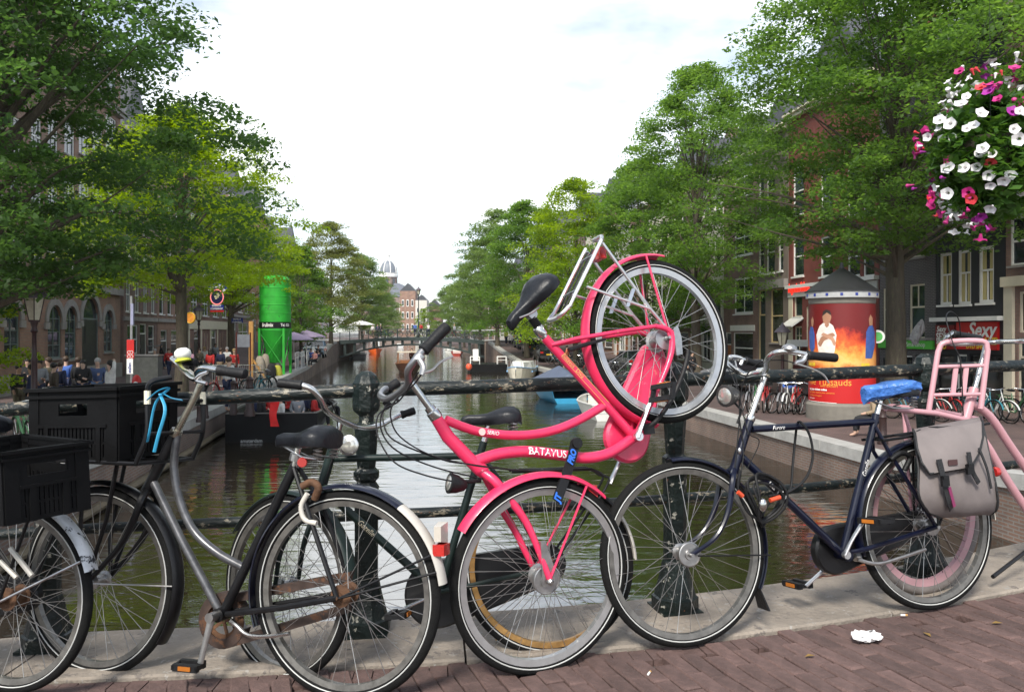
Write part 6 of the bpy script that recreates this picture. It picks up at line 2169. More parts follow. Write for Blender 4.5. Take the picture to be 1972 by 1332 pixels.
POSES = {k: make_pose(k) for k in ('stand', 'walk', 'talk', 'wave', 'sit')}
CLOTH = {}
def cloth(c):
    if c not in CLOTH:
        CLOTH[c] = M('cloth_%d' % len(CLOTH), c, .85, var=.15, vscale=14, bump=.2, bscale=30)
    return CLOTH[c]
DK, NVY, RED, WHT, GRY, TAN, BLU, KHA = (.012, .012, .014), (.015, .022, .06), (.42, .02, .018), (.62, .61, .58), (.22, .23, .25), (.30, .22, .14), (.05, .12, .40), (.10, .085, .05)
HAIRS = [M('hair_dark', (.012, .009, .007), .5), M('hair_brown', (.06, .035, .02), .5), M('hair_grey', (.30, .29, .28), .5), M('hair_blond', (.30, .20, .08), .5)]
def person(label, loc, pose, shirt, trousers, rz=0.0, hair=0, long=False, skin=0, scale=1.0, group='people on the street'):
    P_ = POSES[pose]
    t = thing('person', label, 'person', loc, group, rz)
    t.scale = (scale,) * 3
    for k, m in (('body', SKINS[skin % 3]), ('shirt', cloth(shirt)), ('trousers', cloth(trousers)), ('longhair' if long else 'hair', HAIRS[hair])):
        me = P_[k]
        if not me.materials:
            me.materials.append(m)
        o = link('hair' if k == 'longhair' else k, me, t)
        o.material_slots[0].link = 'OBJECT'
        o.material_slots[0].material = m
    return t
def gp(px, d, zf):
    x = (px - CX) / F * d
    return (x, d, zf(d))

# crowd at the left edge
PEOPLE_L = [(36, 23.5, 'stand', DK, KHA, 1.2, 0, 0, 1, 'person with dark beard in black jacket at the left edge'),
            (60, 22.5, 'stand', NVY, DK, -1.0, 0, 0, 1, 'person in dark navy hoodie beside the lamp post'),
            (53, 26.0, 'talk', DK, DK, .3, 0, 0, 0, 'person in sunglasses behind the lamp post'),
            (75, 24.5, 'talk', GRY, NVY, .5, 0, 0, 1, 'person in light grey sweater right of the lamp post'),
            (93, 26.0, 'stand', KHA, DK, -.6, 1, 0, 0, 'person in orange brown top left of the navy jacket'),
            (104, 24.0, 'stand', (.06, .045, .03), NVY, 2.4, 0, 0, 0, 'person in dark brown jacket seen from behind'),
            (116, 25.0, 'stand', NVY, NVY, 2.8, 1, 0, 0, 'person in navy jumper seen from behind'),
            (127, 27.5, 'stand', BLU, NVY, 3.3, 1, 0, 0, 'person in bright blue jacket in the left crowd'),
            (151, 27.0, 'stand', DK, DK, 3.0, 1, 0, 0, 'person in black coat behind the woman in black'),
            (160, 25.2, 'talk', DK, NVY, .2, 0, 1, 2, 'person with dark hair in black v-neck top'),
            (188, 25.6, 'stand', (.06, .09, .19), (.12, .18, .30), .25, 2, 0, 0, 'person in blue jacket over a red shirt'),
            (212, 23.2, 'wave', WHT, NVY, -.8, 0, 1, 2, 'person in white top with an arm raised to the head'),
            (298, 43.0, 'stand', DK, DK, .0, 2, 0, 0, 'person in black leather jacket by the grey stoop'),
            (325, 46.0, 'walk', RED, NVY, .8, 1, 0, 0, 'person in red jacket behind the white bell'),
            (366, 40.0, 'walk', (.45, .25, .33), DK, -.4, 0, 1, 0, 'person in pale pink top with dark bag'),
            (384, 45.0, 'walk', KHA, DK, .4, 1, 0, 0, 'person in brown jacket on the left street'),
            (394, 50.0, 'walk', WHT, GRY, 3.0, 3, 0, 0, 'person in white shirt walking away'),
            (405, 41.0, 'walk', RED, DK, 3.1, 0, 1, 0, 'person with long black hair and red dress'),
            (425, 42.5, 'stand', NVY, TAN, 3.0, 1, 0, 0, 'person in navy top and tan trousers'),
            (437, 44.5, 'walk', WHT, TAN, .1, 2, 0, 0, 'person in pale striped shirt near the red coat'),
            (451, 41.0, 'stand', RED, DK, .5, 3, 0, 0, 'person in bright red coat by the signboard'),
            (441, 26.5, 'stand', WHT, NVY, 2.6, 1, 0, 0, 'person in white t-shirt and navy trousers by the dark bollards'),
            (310, 56.0, 'walk', DK, NVY, 2.0, 0, 0, 0, 'far person in dark clothes on the left street'),
            (415, 58.0, 'walk', GRY, DK, .4, 1, 0, 1, 'far person in grey walking past the coffeeshop')]
for px, d, po, sh, trs, rz0, hr, lg, sk, lab in PEOPLE_L:
    person(lab, gp(px, d, lz), po, sh, trs, rz0, hr, bool(lg), sk, random.uniform(.96, 1.04))

# ---------------- lanterns
def lantern(label, loc, Hp=3.6, s=1.0, pole_mat=None):
    t = thing('street_lantern', label, 'street lamp', loc, 'crown lanterns')
    pm = pole_mat or M('maroon_iron', (.035, .012, .012), .45, var=.3)
    m = MB()
    m.lathe([(.16, 0), (.16, .5), (.12, .56), (.10, .9), (.075, .95), (.07, 1.9), (.085, 1.95), (.06, 2.0), (.05, Hp - .3), (.09, Hp - .25), (.06, Hp - .15), (.10, Hp)], (0, 0, 0), seg=10)
    m.build('pole', pm, t, smooth=True, world=False)
    m = MB(); m.lathe([(.13, Hp + .02), (.25, Hp + .58)], (0, 0, 0), seg=6, caps=False)
    ln = m.build('lantern_glass', M('lantern_glass', (.50, .47, .36), .25, var=.2), t, world=False)
    m = MB()
    for k in range(6):
        a = 2 * PI * k / 6
        m.tube([(.13 * math.cos(a), .13 * math.sin(a), Hp), (.255 * math.cos(a), .255 * math.sin(a), Hp + .6)], .014, 5)
    m.lathe([(.14, Hp - .02), (.14, Hp + .03)], (0, 0, 0), seg=6)
    m.build('lantern_frame', pm, t, world=False)
    m = MB(); m.lathe([(.34, Hp + .57), (.34, Hp + .61), (.25, Hp + .72), (.13, Hp + .80), (.10, Hp + .86), (.05, Hp + .92), (.02, Hp + 1.0)], (0, 0, 0), seg=12)
    m.build('lantern_roof', M('lantern_roof', (.10, .08, .10), .5), t, smooth=True, world=False)
    t.scale = (s,) * 3
    return t
lantern('maroon crown lantern at the left edge among the crowd', gp(66, 20, lz), 2.9)
lantern('crown lantern in front of the coffeeshop on the left street', gp(383, 48, lz), 3.3)
lantern('crown lantern beside the advertising column', gp(1507, 34, rz_), 2.15)
lantern('tall lantern standing in the middle of the far bridge', (at(806, 640, 101).x, 101, .55), 5.4, 1.0, M('green_iron', (.02, .04, .035), .5))

# wall lanterns of the arched building hang on brackets
# ---------------- silo
sx_, sy_ = (530 - CX) / F * 48.5, 48.5
si = thing('cement_silo', 'bright green cement silo on four legs beside the canal', 'silo', (sx_, sy_, lz(48.5)))
GREEN = M('silo_green', (.02, .33, .025), .6, var=.22, vscale=1.6, chip=[((.03, .16, .03), .62)], chipscale=3)
k_ = 48.5 / F
zz = lambda py: H - (py - YH) * k_ - lz(48.5)
m = MB(); m.lathe([(.30, zz(698)), (.9, zz(637))], (0, 0, 0), seg=28, caps=False); m.lathe([(.92, zz(637)), (.92, zz(618))], (0, 0, 0), seg=28, caps=False); m.lathe([(.915, zz(618)), (.915, zz(540)), (.7, zz(533)), (.2, zz(530))], (0, 0, 0), seg=28)
m.build('tank', GREEN, si, smooth=True, world=False)
m = MB(); m.lathe([(.935, zz(632)), (.935, zz(620))], (0, 0, 0), seg=28); bd = m.build('band', BLACKP, si, smooth=True, world=False)
for q_ in (604, 588, 572, 556, 541):
    m = MB(); m.lathe([(.916, zz(q_)), (.928, zz(q_ - .6)), (.928, zz(q_ - 1.4)), (.916, zz(q_ - 2))], (0, 0, 0), seg=28, caps=False); m.build('seam', GREEN, si, world=False)
def cyl_text(txt, ang0, z, size, mat, par, R_c, name='lettering', sq=1.0, bold=0.0):
    vs_, fs_ = text_faces(txt, size, bold)
    m_ = MB(); m_.add([(R_c * math.cos(ang0 + a * sq / R_c), R_c * math.sin(ang0 + a * sq / R_c), z + b) for a, b, _ in vs_], fs_)
    return m_.build(name, mat, par, world=False)
cyl_text('Brullmix', -PI / 2 - .62, zz(626), .30, SIGNWHT, bd, .945, sq=.72, bold=.008)
cyl_text('Tel. 020', -PI / 2 + .62, zz(626), .24, SIGNWHT, bd, .945, sq=.8, bold=.006)
for ax_, ay_ in ((-1, -1), (1, -1), (1, 1), (-1, 1)):
    m = MB(); m.box((ax_ * .72, ay_ * .72, zz(632) / 2), (.13, .13, zz(632))); m.build('leg', GREEN, si, world=False)
for (ax_, ay_), (bx_, by_) in (((-.72, -.72), (.72, -.72)), ((.72, -.72), (.72, .72)), ((-.72, -.72), (-.72, .72))):
    m = MB(); m.tube([(ax_, ay_, .5), (bx_, by_, zz(640))], .03, 5); m.tube([(bx_, by_, .5), (ax_, ay_, zz(640))], .03, 5); m.build('brace', GREEN, si, world=False)
m = MB(); m.lathe([(.3, zz(698)), (.18, zz(706)), (.18, zz(712))], (0, 0, 0), seg=12); m.build('outlet', STEEL, si, world=False)
# sacks and tools below the silo
for i, (px, d, hh) in enumerate(((503, 46, 1.25), (511, 46.4, 1.35), (523, 46.2, .8), (536, 46.6, .7))):
    m = MB()
    m.lathe([(.22, 0), (.27, .15), (.25, hh * .6), (.2, hh * .9), (.1, hh)], (0, 0, 0), seg=9)
    o = m.build('cement_sack', M('sack_%d' % i, ((.34, .29, .22), (.30, .25, .19), (.02, .02, .02), (.45, .42, .05))[i], .9, var=.2), None, smooth=True)
    o.location = gp(px, d, lz); o.rotation_euler = (0, .08 * (i - 1), i)
    tag(o, ('tall beige sack leaning left under the green silo', 'tall tan sack right beside the beige one under the silo', 'black bucket-like sack under the green silo', 'yellow sack by the front leg of the silo')[i], 'sack', 'sacks under the silo')

# ---------------- hanging signs on the left houses
def frame_at(px, py, d): return at(px, py, d)
sg = thing('coffeeshop_sign', 'round neon coffeeshop sign with blue name boards on the left facades', 'sign', at(418, 600, 44))
SBLUE = M('sign_blue', (.015, .03, .22), .4); SDKBLUE = M('sign_navy', (.012, .016, .07), .4)
ex, ez = V((.965, -.26, 0)), V((0, 0, 1)); en = V((-.26, -.965, 0))
def s_at(px, py): return at(px, py, 44)
m = MB(); cc_ = s_at(419, 572)
m.lathe([(.41, -.04), (.41, .04)], cc_, en, 24); m.build('disc', SDKBLUE, sg)
m = MB(); m.tube([cc_ + en * .06 + (ex * math.cos(a) + ez * math.sin(a)) * .40 for a in np.linspace(0, 2 * PI, 28, endpoint=False)], .03, 6, closed=True); m.build('neon_ring', emis('neon_pinkwhite', (.85, .22, .20), .5), sg)
m = MB()
rr = random.Random(8)
for k in range(9):
    a = rr.uniform(0, 6.28); r_ = rr.uniform(0, .2)
    m.obox(cc_ + en * .05 + (ex * math.cos(a) + ez * math.sin(a)) * r_, ex * .12, ez * .08, en * .02)
m.build('emblem', M('emblem_yellow', (.62, .60, .35), .5, var=.4, vscale=9), sg)
m = MB(); m.obox(s_at(418, 592), ex * .84, ez * .28, en * .06); bd = m.build('name_board', SBLUE, sg)
lettering('ENERGY', s_at(418, 588.5) + en * .045, ex, ez, .155, SIGNWHT, bd, .006, align='CENTER')
lettering('COFFEESHOP', s_at(418, 594.5) + en * .045, ex, ez, .128, SIGNWHT, bd, .004, align='CENTER')
m = MB(); m.obox(s_at(418, 599), ex * .84, ez * .09, en * .05); m.build('red_strip', SIGNRED, sg)
arc_c = s_at(419, 572)
secs = []
for a in np.linspace(PI * .80, PI * .2, 12):
    e_ = ex * math.cos(a) + ez * math.sin(a)
    secs.append([arc_c + e_ * .50 - en * .02, arc_c + e_ * .76 - en * .02, arc_c + e_ * .76 + en * .03, arc_c + e_ * .50 + en * .03])
m = MB(); m.loft(secs); ab = m.build('arched_board', SBLUE, sg)
vs_, fs_ = text_faces('The Bulldog', .24, .008, align='CENTER')
m = MB(); m.add([arc_c + en * .045 + (ex * math.cos(PI / 2 - x / .60) + ez * math.sin(PI / 2 - x / .60)) * (.60 + y) for x, y, _ in vs_], fs_); m.build('lettering', SIGNWHT, ab)
m = MB(); m.tube([s_at(390, 568), s_at(403, 568)], .02, 5); m.build('bracket', BLACKP, sg)

sg = thing('hotel_sign', 'small blue sign with white lettering on the left facades beside the timber post', 'sign', at(457, 618, 50))
m = MB(); m.obox(at(457, 617, 50), ex * .78, ez * .30, en * .06); bd = m.build('board', SBLUE, sg)
lettering('HOTEL &', at(457, 614.5, 50) + en * .04, ex, ez, .13, SIGNWHT, bd, .005, align='CENTER')
lettering('LOUNGEBAR', at(457, 620, 50) + en * .04, ex, ez, .115, SIGNWHT, bd, .004, align='CENTER')
sg = thing('round_sign', 'round orange sign behind the left tree trunk', 'sign', at(367, 612, 40))
m = MB(); m.lathe([(.28, -.03), (.28, .03)], at(367, 612, 40), en, 20); m.build('disc', M('sign_orange', (.70, .28, .05), .4, var=.25, vscale=6), sg)
m = MB(); m.tube([at(367, 612, 40) + en * .04 + (ex * math.cos(a) + ez * math.sin(a)) * .26 for a in np.linspace(0, 2 * PI, 20, endpoint=False)], .02, 5, closed=True); m.build('rim', SIGNYEL, sg)
# red and white parking sign post
pd = 30.0
sp = thing('sign_post', 'grey post with a tall red and white bicycle sign on the left quay', 'sign', gp(253, pd, lz))
q = V(sp.location)
m = MB(); m.tube([q, V((q.x, q.y, H + 70 / F * pd))], .05, 8); m.build('post', STEEL, sp)
m = MB(); m.obox(at(253, 672, pd) - V((0, .07, 0)), V((.27, 0, 0)), V((0, .03, 0)), V((0, 0, .70))); rs = m.build('red_panel', SIGNRED, sp)
for yy, r_ in ((678, .055), (686, .055)):
    for dx in (-.05, .05):
        c_ = at(253, yy, pd) + V((dx, -.09, 0))
        m = MB(); m.tube([c_ + V((r_ * math.cos(a), 0, r_ * math.sin(a))) for a in np.linspace(0, 2 * PI, 14, endpoint=False)], .010, 4, closed=True); m.build('wheel_symbol', SIGNWHT, rs)
m = MB(); m.obox(at(252, 705, pd) - V((0, .07, 0)), V((.23, 0, 0)), V((0, .03, 0)), V((0, 0, .56))); ws = m.build('white_panel', SIGNWHT, sp)
lettering('stallen', at(252, 708, pd) + V((0, -.09, 0)), V((0, 0, 1)), V((-1, 0, 0)), .15, SBLUE, ws, .004, align='CENTER')
m = MB(); m.obox(at(255, 605, pd), V((.10, 0, 0)), V((0, .1, 0)), V((0, 0, .8))); m.build('flag_box', M('lilac_grey', (.28, .29, .42), .6), sp)
# parking meter
pm = thing('parking_post', 'small red and white oval post sign above the crate', 'sign', gp(263, 27, lz))
q = V(pm.location); m = MB(); m.tube([q, at(263, 748, 27)], .05, 8); m.build('post', STEEL, pm)
m = MB(); m.ball(at(263, 735, 27), (.16, .08, .24), 14, 10); m.build('housing', SIGNRED, pm, smooth=True)
m = MB(); m.ball(at(263, 738, 27) - V((0, .035, 0)), (.10, .06, .10), 12, 8); m.build('face', SIGNWHT, pm, smooth=True)
# notice board between two poles, dark bollards, timber
MAROON = M('maroon_bollard', (.028, .012, .010), .5, var=.3)
nbd = thing('notice_board', 'grey board hung between two thin red poles on the left quay', 'sign', gp(468, 33, lz))
m = MB(); m.obox(at(469, 656, 33), V((.52, -.05, 0)), V((0, .04, 0)), V((0, 0, .52))); m.build('board', M('board_grey', (.33, .33, .36), .6), nbd)
for px in (455, 482):
    a = at(px, 640, 33); m = MB(); m.tube([V((a.x, a.y, lz(33))), V((a.x, a.y, H + .0))], .032, 6); m.build('pole', M('red_brown_pole', (.14, .03, .02), .5), nbd)
def bollard(label, loc, s=1.0, group='bollards on the left quay'):
    t = thing('bollard', label, 'bollard', loc, group)
    m = MB(); m.lathe([(.14, 0), (.14, .12), (.11, .16), (.095, .7), (.115, .74), (.085, .8), (.085, .92), (.105, .96), (.06, 1.02), (.02, 1.04)], (0, 0, 0), seg=12)
    m.build('shaft', MAROON, t, smooth=True, world=False)
    m = MB()
    for k, z_ in enumerate((.42, .5, .58)):
        m.box((0, -.105, z_), (.05, .012, .05), Matrix.Rotation(PI / 4, 3, 'Y'))
    m.build('cross_mark', MAROON, t, world=False)
    t.scale = (s,) * 3
bollard('dark maroon bollard left of a pair by the moored sloop', gp(450, 25.6, lz), 1.05)
bollard('dark maroon bollard right of a pair by the moored sloop', gp(481, 25.2, lz), 1.2)
bollard('short bollard on the quay edge above the crate', gp(383, 23.5, lz), .6)
bollard('second short bollard on the quay edge right of the crate', gp(397, 24.5, lz), .6)
tm = thing('timber_post', 'orange timber post with brace beside the green silo', 'post', gp(484, 44, lz))
q = V(tm.location)
m = MB(); m.obox(q + V((0, 0, 1.6)), V((.22, 0, 0)), V((0, .2, 0)), V((0, 0, 3.2))); m.build('upright', M('raw_timber', (.42, .22, .06), .7, var=.25), tm)
m = MB(); m.tube([q + V((.1, 0, 1.1)), q + V((.75, 0, .1))], .07, 4); m.build('brace', MATS['raw_timber'], tm)
# construction fence
cf_ = thing('site_fence', 'grey steel construction fence in front of the left street crowd', 'fence', gp(455, 37, lz))
q = V(cf_.location)
m = MB()
for k in range(2):
    o_ = q + V((-1.1 + 1.15 * k, .1 * k, 0))
    m.tube([o_, o_ + V((0, 0, 1.1))], .02, 5); m.tube([o_ + V((1.1, 0, 0)), o_ + V((1.1, 0, 1.1))], .02, 5); m.tube([o_ + V((0, 0, 1.1)), o_ + V((1.1, 0, 1.1))], .02, 5); m.tube([o_ + V((0, 0, .15)), o_ + V((1.1, 0, .15))], .02, 5)
    for j in range(10):
        m.tube([o_ + V((.1 + .1 * j, 0, .15)), o_ + V((.1 + .1 * j, 0, 1.1))], .008, 4)
tag(m.build('fence_panel', STEEL, cf_), kind='stuff')
# electrical cabinet by the stoop
cab = thing('utility_cabinet', 'grey utility cabinet with scraped posters near the left stoop', 'cabinet', gp(278, 38, lz))
m = MB(); m.box((0, 0, .75), (1.5, .5, 1.5)); m.build('body', M('cabinet_grey', (.10, .105, .10), .6, var=.3, vscale=4, chip=[((.4, .4, .38), .68)], chipscale=6), cab, world=False)
m = MB(); m.box((0, 0, 1.53), (1.6, .6, .06)); m.build('lid', STEEL, cab, world=False)

# ---------------- terrace on the left quay
PURPLE = M('grey_purple_canvas', (.20, .16, .24), .8, var=.1)
def parasol(label, loc, r, h_, mat, grp='terrace parasols'):
    t = thing('parasol', label, 'umbrella', loc, grp)
    m = MB(); m.tube([(0, 0, 0), (0, 0, h_)], .03, 6); m.build('pole', WHITE, t, world=False)
    m = MB(); m.lathe([(r, h_ - .55), (r * .99, h_ - .48), (r * .5, h_ - .18), (.04, h_ + .05)], (0, 0, 0), seg=8, caps=False); m.build('canopy', mat, t, world=False)
    m = MB(); m.lathe([(.3, 0), (.3, .08), (.05, .12)], (0, 0, 0), seg=8); m.build('base', STONE, t, world=False)
parasol('grey purple parasol right of the green silo', gp(566, 60, lz), 1.5, 2.55, PURPLE)
parasol('second grey purple parasol farther along the terrace', gp(590, 66, lz), 1.6, 2.5, PURPLE)
parasol('white parasol at the left end of the far bridge', (at(695, 640, 104).x, 104, .1), 1.8, 2.6, WHITE)
for i, (px, d) in enumerate(((572, 55.5), (583, 58), (594, 60.5), (603, 63))):
    t = thing('terrace_screen', ('near end of the white railed terrace screens', 'terrace screen second from the silo', 'terrace screen third from the silo', 'terrace screen nearest the far bridge')[i], 'screen', gp(px, d, lz), 'terrace screens', math.atan2(1, -.16))
    m = MB()
    for x_ in (-1.1, 0, 1.1):
        m.box((x_, 0, .6), (.06, .05, 1.2))
    m.box((0, 0, 1.2), (2.26, .05, .05)); m.box((0, 0, .85), (2.2, .04, .04)); m.box((0, 0, .08), (2.2, .05, .06))
    m.build('frame', WHITE, t, world=False)
    m = MB(); m.box((0, 0, .45), (2.16, .015, .66)); m.build('panel', M('screen_panel', (.25, .26, .26), .3), t, world=False)
TERR = [(512, 57, 'sit', KHA, DK, 'seated person in khaki under the first parasol'), (560, 58.5, 'sit', GRY, DK, 'seated person in grey on the terrace'), (581, 62, 'sit', WHT, NVY, 'seated person in white on the terrace'),
        (599, 61.5, 'sit', BLU, DK, 'seated person in bright blue at the quay edge'), (613, 66, 'sit', DK, NVY, 'seated person in black with legs over the quay edge'), (606, 60, 'sit', (.55, .25, .22), DK, 'seated person in salmon pink by the water')]
for px, d, po, a_, b_, lab in TERR:
    person(lab, gp(px, d, lz), po, a_, b_, random.uniform(-2, 2), random.randrange(3), group='people on the terrace')

# ---------------- background bicycles (one kind, copied)
def bg_bike():
    t = thing('parked_bicycle', 'x', 'bicycle', (0, 0, 0), 'bicycles parked on the quays')
    R = .34
    for x in (0, 1.08):
        m = MB(); m.tube([(x + R * math.cos(a), 0, R + R * math.sin(a)) for a in np.linspace(0, 2 * PI, 22, endpoint=False)], .02, 5, closed=True)
        w = m.build('wheel', TYRE, t, world=False)
        m = MB(); m.tube([(x + (R - .035) * math.cos(a), 0, R + (R - .035) * math.sin(a)) for a in np.linspace(0, 2 * PI, 22, endpoint=False)], .012, 4, closed=True)
        for k in range(10):
            a = 2 * PI * k / 10
            m.tube([(x, .02 * (-1) ** k, R), (x + (R - .03) * math.cos(a), 0, R + (R - .03) * math.sin(a))], .003, 3, caps=False)
        m.build('rim', STEEL, w, world=False)
    m = MB()
    for p in ([(.2, 0, .92), (.14, 0, .62)], [(.18, 0, .84), (.52, 0, .28)], [(.16, 0, .7), (.5, 0, .3)], [(.52, 0, .28), (.72, 0, .86)], [(.52, 0, .28), (1.08, 0, .34)], [(.68, 0, .74), (1.08, 0, .34)], [(.14, 0, .62), (.0, 0, .34)]):
        m.tube(p, .018, 6)
    m.tube([(.7, .06, .76), (1.3, .06, .78)], .01, 4); m.tube([(.7, -.06, .76), (1.3, -.06, .78)], .01, 4); m.tube([(1.25, 0, .77), (1.08, 0, .36)], .01, 4)
    m.build('frame', BLACKP, t, world=False)
    m = MB(); m.tube(spline([(.42, -.27, .99), (.28, -.26, 1.03), (.22, -.1, 1.02), (.22, .1, 1.02), (.28, .26, 1.03), (.42, .27, .99)], 3), .014, 5); m.tube([(.2, 0, .9), (.22, 0, 1.02)], .014, 5); m.build('handlebar', CHROME, t, world=False)
    m = MB(); m.loft([[(.60 + x, y, .95 + z) for y, z in ((-w, 0), (0, .035), (w, 0), (0, -.04))] for x, w in ((0, .02), (.1, .04), (.2, .1), (.27, .09))]); m.build('saddle', LEATHER, t, world=False)
    for x in (0, 1.08):
        m = MB()
        secs_ = [[(x + (R + .03) * math.cos(a), s_, R + (R + .03) * math.sin(a)) for s_ in (-.03, .03)] + [(x + (R + .025) * math.cos(a), s_, R + (R + .025) * math.sin(a)) for s_ in (.03, -.03)] for a in np.linspace(math.radians(10), math.radians(165), 12)]
        m.loft(secs_)
        m.build('fender', BLACKP, t, world=False)
    return t
proto = bg_bike()
BIKECOL = [BLACKP, NAVY, M('bike_red', (.30, .02, .02), .4), M('bike_green', (.03, .10, .04), .4), M('bike_white', (.55, .55, .53), .4), M('bike_grey', (.15, .15, .16), .4), M('bike_teal', (.03, .16, .20), .4)]
CN = ['black', 'navy', 'red', 'green', 'white', 'grey', 'teal']
bspots = []
# rows on the right bank: at the foot of the column and along the kerb
for i in range(9):
    d__ = 27.6 - .12 * i
    bspots.append(((1428 + i * 14.5 - CX) / F * d__, d__, 'R', random.uniform(-.35, .35) + .9, 'in the rack left of the advertising column, %s from the left'))
for i in range(8):
    bspots.append((12.6 + .45 * i, 24.6 - i * .12, 'R', 1.9 + random.uniform(-.3, .3), 'right of the column, %s from it'))
for i in range(9):
    y = 41 + i * 1.5
    bspots.append((right_edge(y) + 1.7 + random.uniform(-.2, .2), y, 'R', random.uniform(-.4, .4) + .2, 'along the right quay beyond the rack, %s in line'))
for i in range(6):
    y = 60 + i * 2.2
    bspots.append((right_edge(y) + 2.6 + random.uniform(-.3, .3), y, 'R', random.uniform(-.4, .4), 'by the parked cars on the right quay, %s in line'))
for i in range(4):
    bspots.append(((408 + i * 13 - CX) / F * 30.5, 30.5 + i * 1.1, 'L', 1.2 + random.uniform(-.2, .2), 'in the left quay stand by the notice board, %s in line'))
for i in range(2):
    bspots.append(((38 + i * 60 - CX) / F * 17.5, 17.5 + i * .5, 'L', -.8, 'among the left edge crowd, %s of two'))
for i in range(5):
    y = 70 + i * 2.4
    bspots.append((left_edge(y) - 1.6, y, 'L', .3 + random.uniform(-.3, .3), 'on the left ramp to the far bridge, %s in line'))
ORD = ['first', 'second', 'third', 'fourth', 'fifth', 'sixth', 'seventh', 'eighth', 'ninth']
cnt = {}
for j, (x, y, sd_, rz0, lab) in enumerate(bspots):
    cnt[lab] = cnt.get(lab, -1) + 1
    ci = (j * 5 + j // 3) % 7
    if random.random() < .35: ci = 0
    o = copy_tree(proto, None, {'frame': BIKECOL[ci], 'fender': BIKECOL[ci]})
    o['label'] = (CN[ci] + ' parked bicycle ' + lab % ORD[cnt[lab]])
    o.location = (x, y, (rz_ if sd_ == 'R' else lz)(y) + .005)
    o.rotation_euler = (random.uniform(-.14, .14), 0, rz0)
# on the far bridge
FBY = 100.0
fbx0, fbx1 = left_edge(FBY) + 0.2, right_edge(FBY) - 0.2
def fbz(x):
    t = (x - fbx0) / (fbx1 - fbx0)
    return .12 + .48 * (1 - (2 * t - 1) ** 2)
for i in range(13):
    x = fbx0 + 3.2 + i * 1.05
    ci = (i * 3) % 7
    o = copy_tree(proto, None, {'frame': BIKECOL[ci], 'fender': BIKECOL[ci]})
    o['label'] = '%s bicycle against the far bridge railing, %s from the left' % (CN[ci], ['one', 'two', 'three', 'four', 'five', 'six', 'seven', 'eight', 'nine', 'ten', 'eleven', 'twelve', 'thirteen'][i])
    o['group'] = 'bicycles on the far bridge'
    o.location = (x, FBY + .45, fbz(x + .5) + .06)
    o.rotation_euler = (.1, 0, random.uniform(-.15, .15))
proto.location = (right_edge(39.5) + 1.8, 39.5, rz_(39.5)); proto.rotation_euler = (.06, 0, .3)
proto['label'] = 'black parked bicycle along the right quay nearest the silver car'

# ---------------- far bridge
fb = thing('far_bridge', 'low arched iron bridge crossing the canal in the distance', 'bridge', ((fbx0 + fbx1) / 2, FBY, WATER_Z))
IRON = M('bridge_iron', (.022, .034, .032), .5, var=.3, vscale=1)
xs_ = np.linspace(fbx0 - .3, fbx1 + .3, 25)
m = MB(); m.loft([[V((x, FBY, fbz(x))), V((x, FBY + 9, fbz(x))), V((x, FBY + 9, fbz(x) - .42)), V((x, FBY, fbz(x) - .42))] for x in xs_]); m.build('deck', IRON, fb)
m = MB()
def archz(x):
    t = (x - fbx0) / (fbx1 - fbx0)
    return -1.75 + 1.55 * (1 - abs(2 * t - 1) ** 2.0)
m.loft([[V((x, FBY + .15, archz(x))), V((x, FBY + .5, archz(x))), V((x, FBY + .5, archz(x) - .22)), V((x, FBY + .15, archz(x) - .22))] for x in xs_]); m.build('arch_rib', IRON, fb)
for x in np.linspace(fbx0 + .6, fbx1 - .6, 15):
    if fbz(x) - archz(x) > .55:
        m = MB(); m.box((x, FBY + .3, (fbz(x) - .4 + archz(x)) / 2), (.32, .25, fbz(x) - .4 - archz(x))); m.build('spandrel_post', IRON, fb)
for k, x in enumerate(np.linspace(fbx0, fbx1, 16)):
    m = MB(); m.box((x, FBY + .1, fbz(x) + .55), (.1, .1, 1.1)); m.build('railing_post', IRON, fb)
for z_ in (1.05, .55):
    m = MB(); m.tube([V((x, FBY + .1, fbz(x) + z_)) for x in xs_], .035, 5); m.build('rail', IRON, fb)
m = MB()
for x in np.linspace(fbx0, fbx1, 110):
    m.box((x, FBY + .1, fbz(x) + .55), (.03, .03, 1.0))
tag(m.build('baluster_row', IRON, fb), kind='stuff')
ABUT = brickmat('abutment_brick', (.22, .15, .115), (.18, .125, .10), (.22, .2, .18), dirt=.3)
for sg_, x in ((-1, fbx0), (1, fbx1)):
    m = MB(); m.box((x + sg_ * 2.9, FBY + 4.4, -1.1), (5.6, 9.6, 2.5)); m.build('abutment', ABUT, fb)
    m = MB(); m.box((x + sg_ * 2.9, FBY + 4.4, .19), (5.8, 9.8, .12)); m.build('abutment_cap', COPING, fb)
FBP = [(718, 'stand', WHT, TAN, 'person in pale shirt and tan trousers on the far bridge'), (727, 'stand', NVY, DK, 'person in dark blue on the far bridge left part'), (733, 'stand', DK, DK, 'person in black beside the dark blue one on the far bridge'),
       (799, 'walk', BLU, NVY, 'person in blue by the far bridge lamp'), (811, 'walk', RED, DK, 'person in red by the far bridge lamp'), (825, 'walk', WHT, NVY, 'person in white right of the far bridge lamp'), (875, 'walk', GRY, DK, 'person in grey on the right part of the far bridge')]
for px, po, a_, b_, lab in FBP:
    x = (px - CX) / F * (FBY + 2)
    person(lab, (x, FBY + 2, fbz(x) + .05), po, a_, b_, random.uniform(-1, 1), random.randrange(4), group='people on the far bridge')

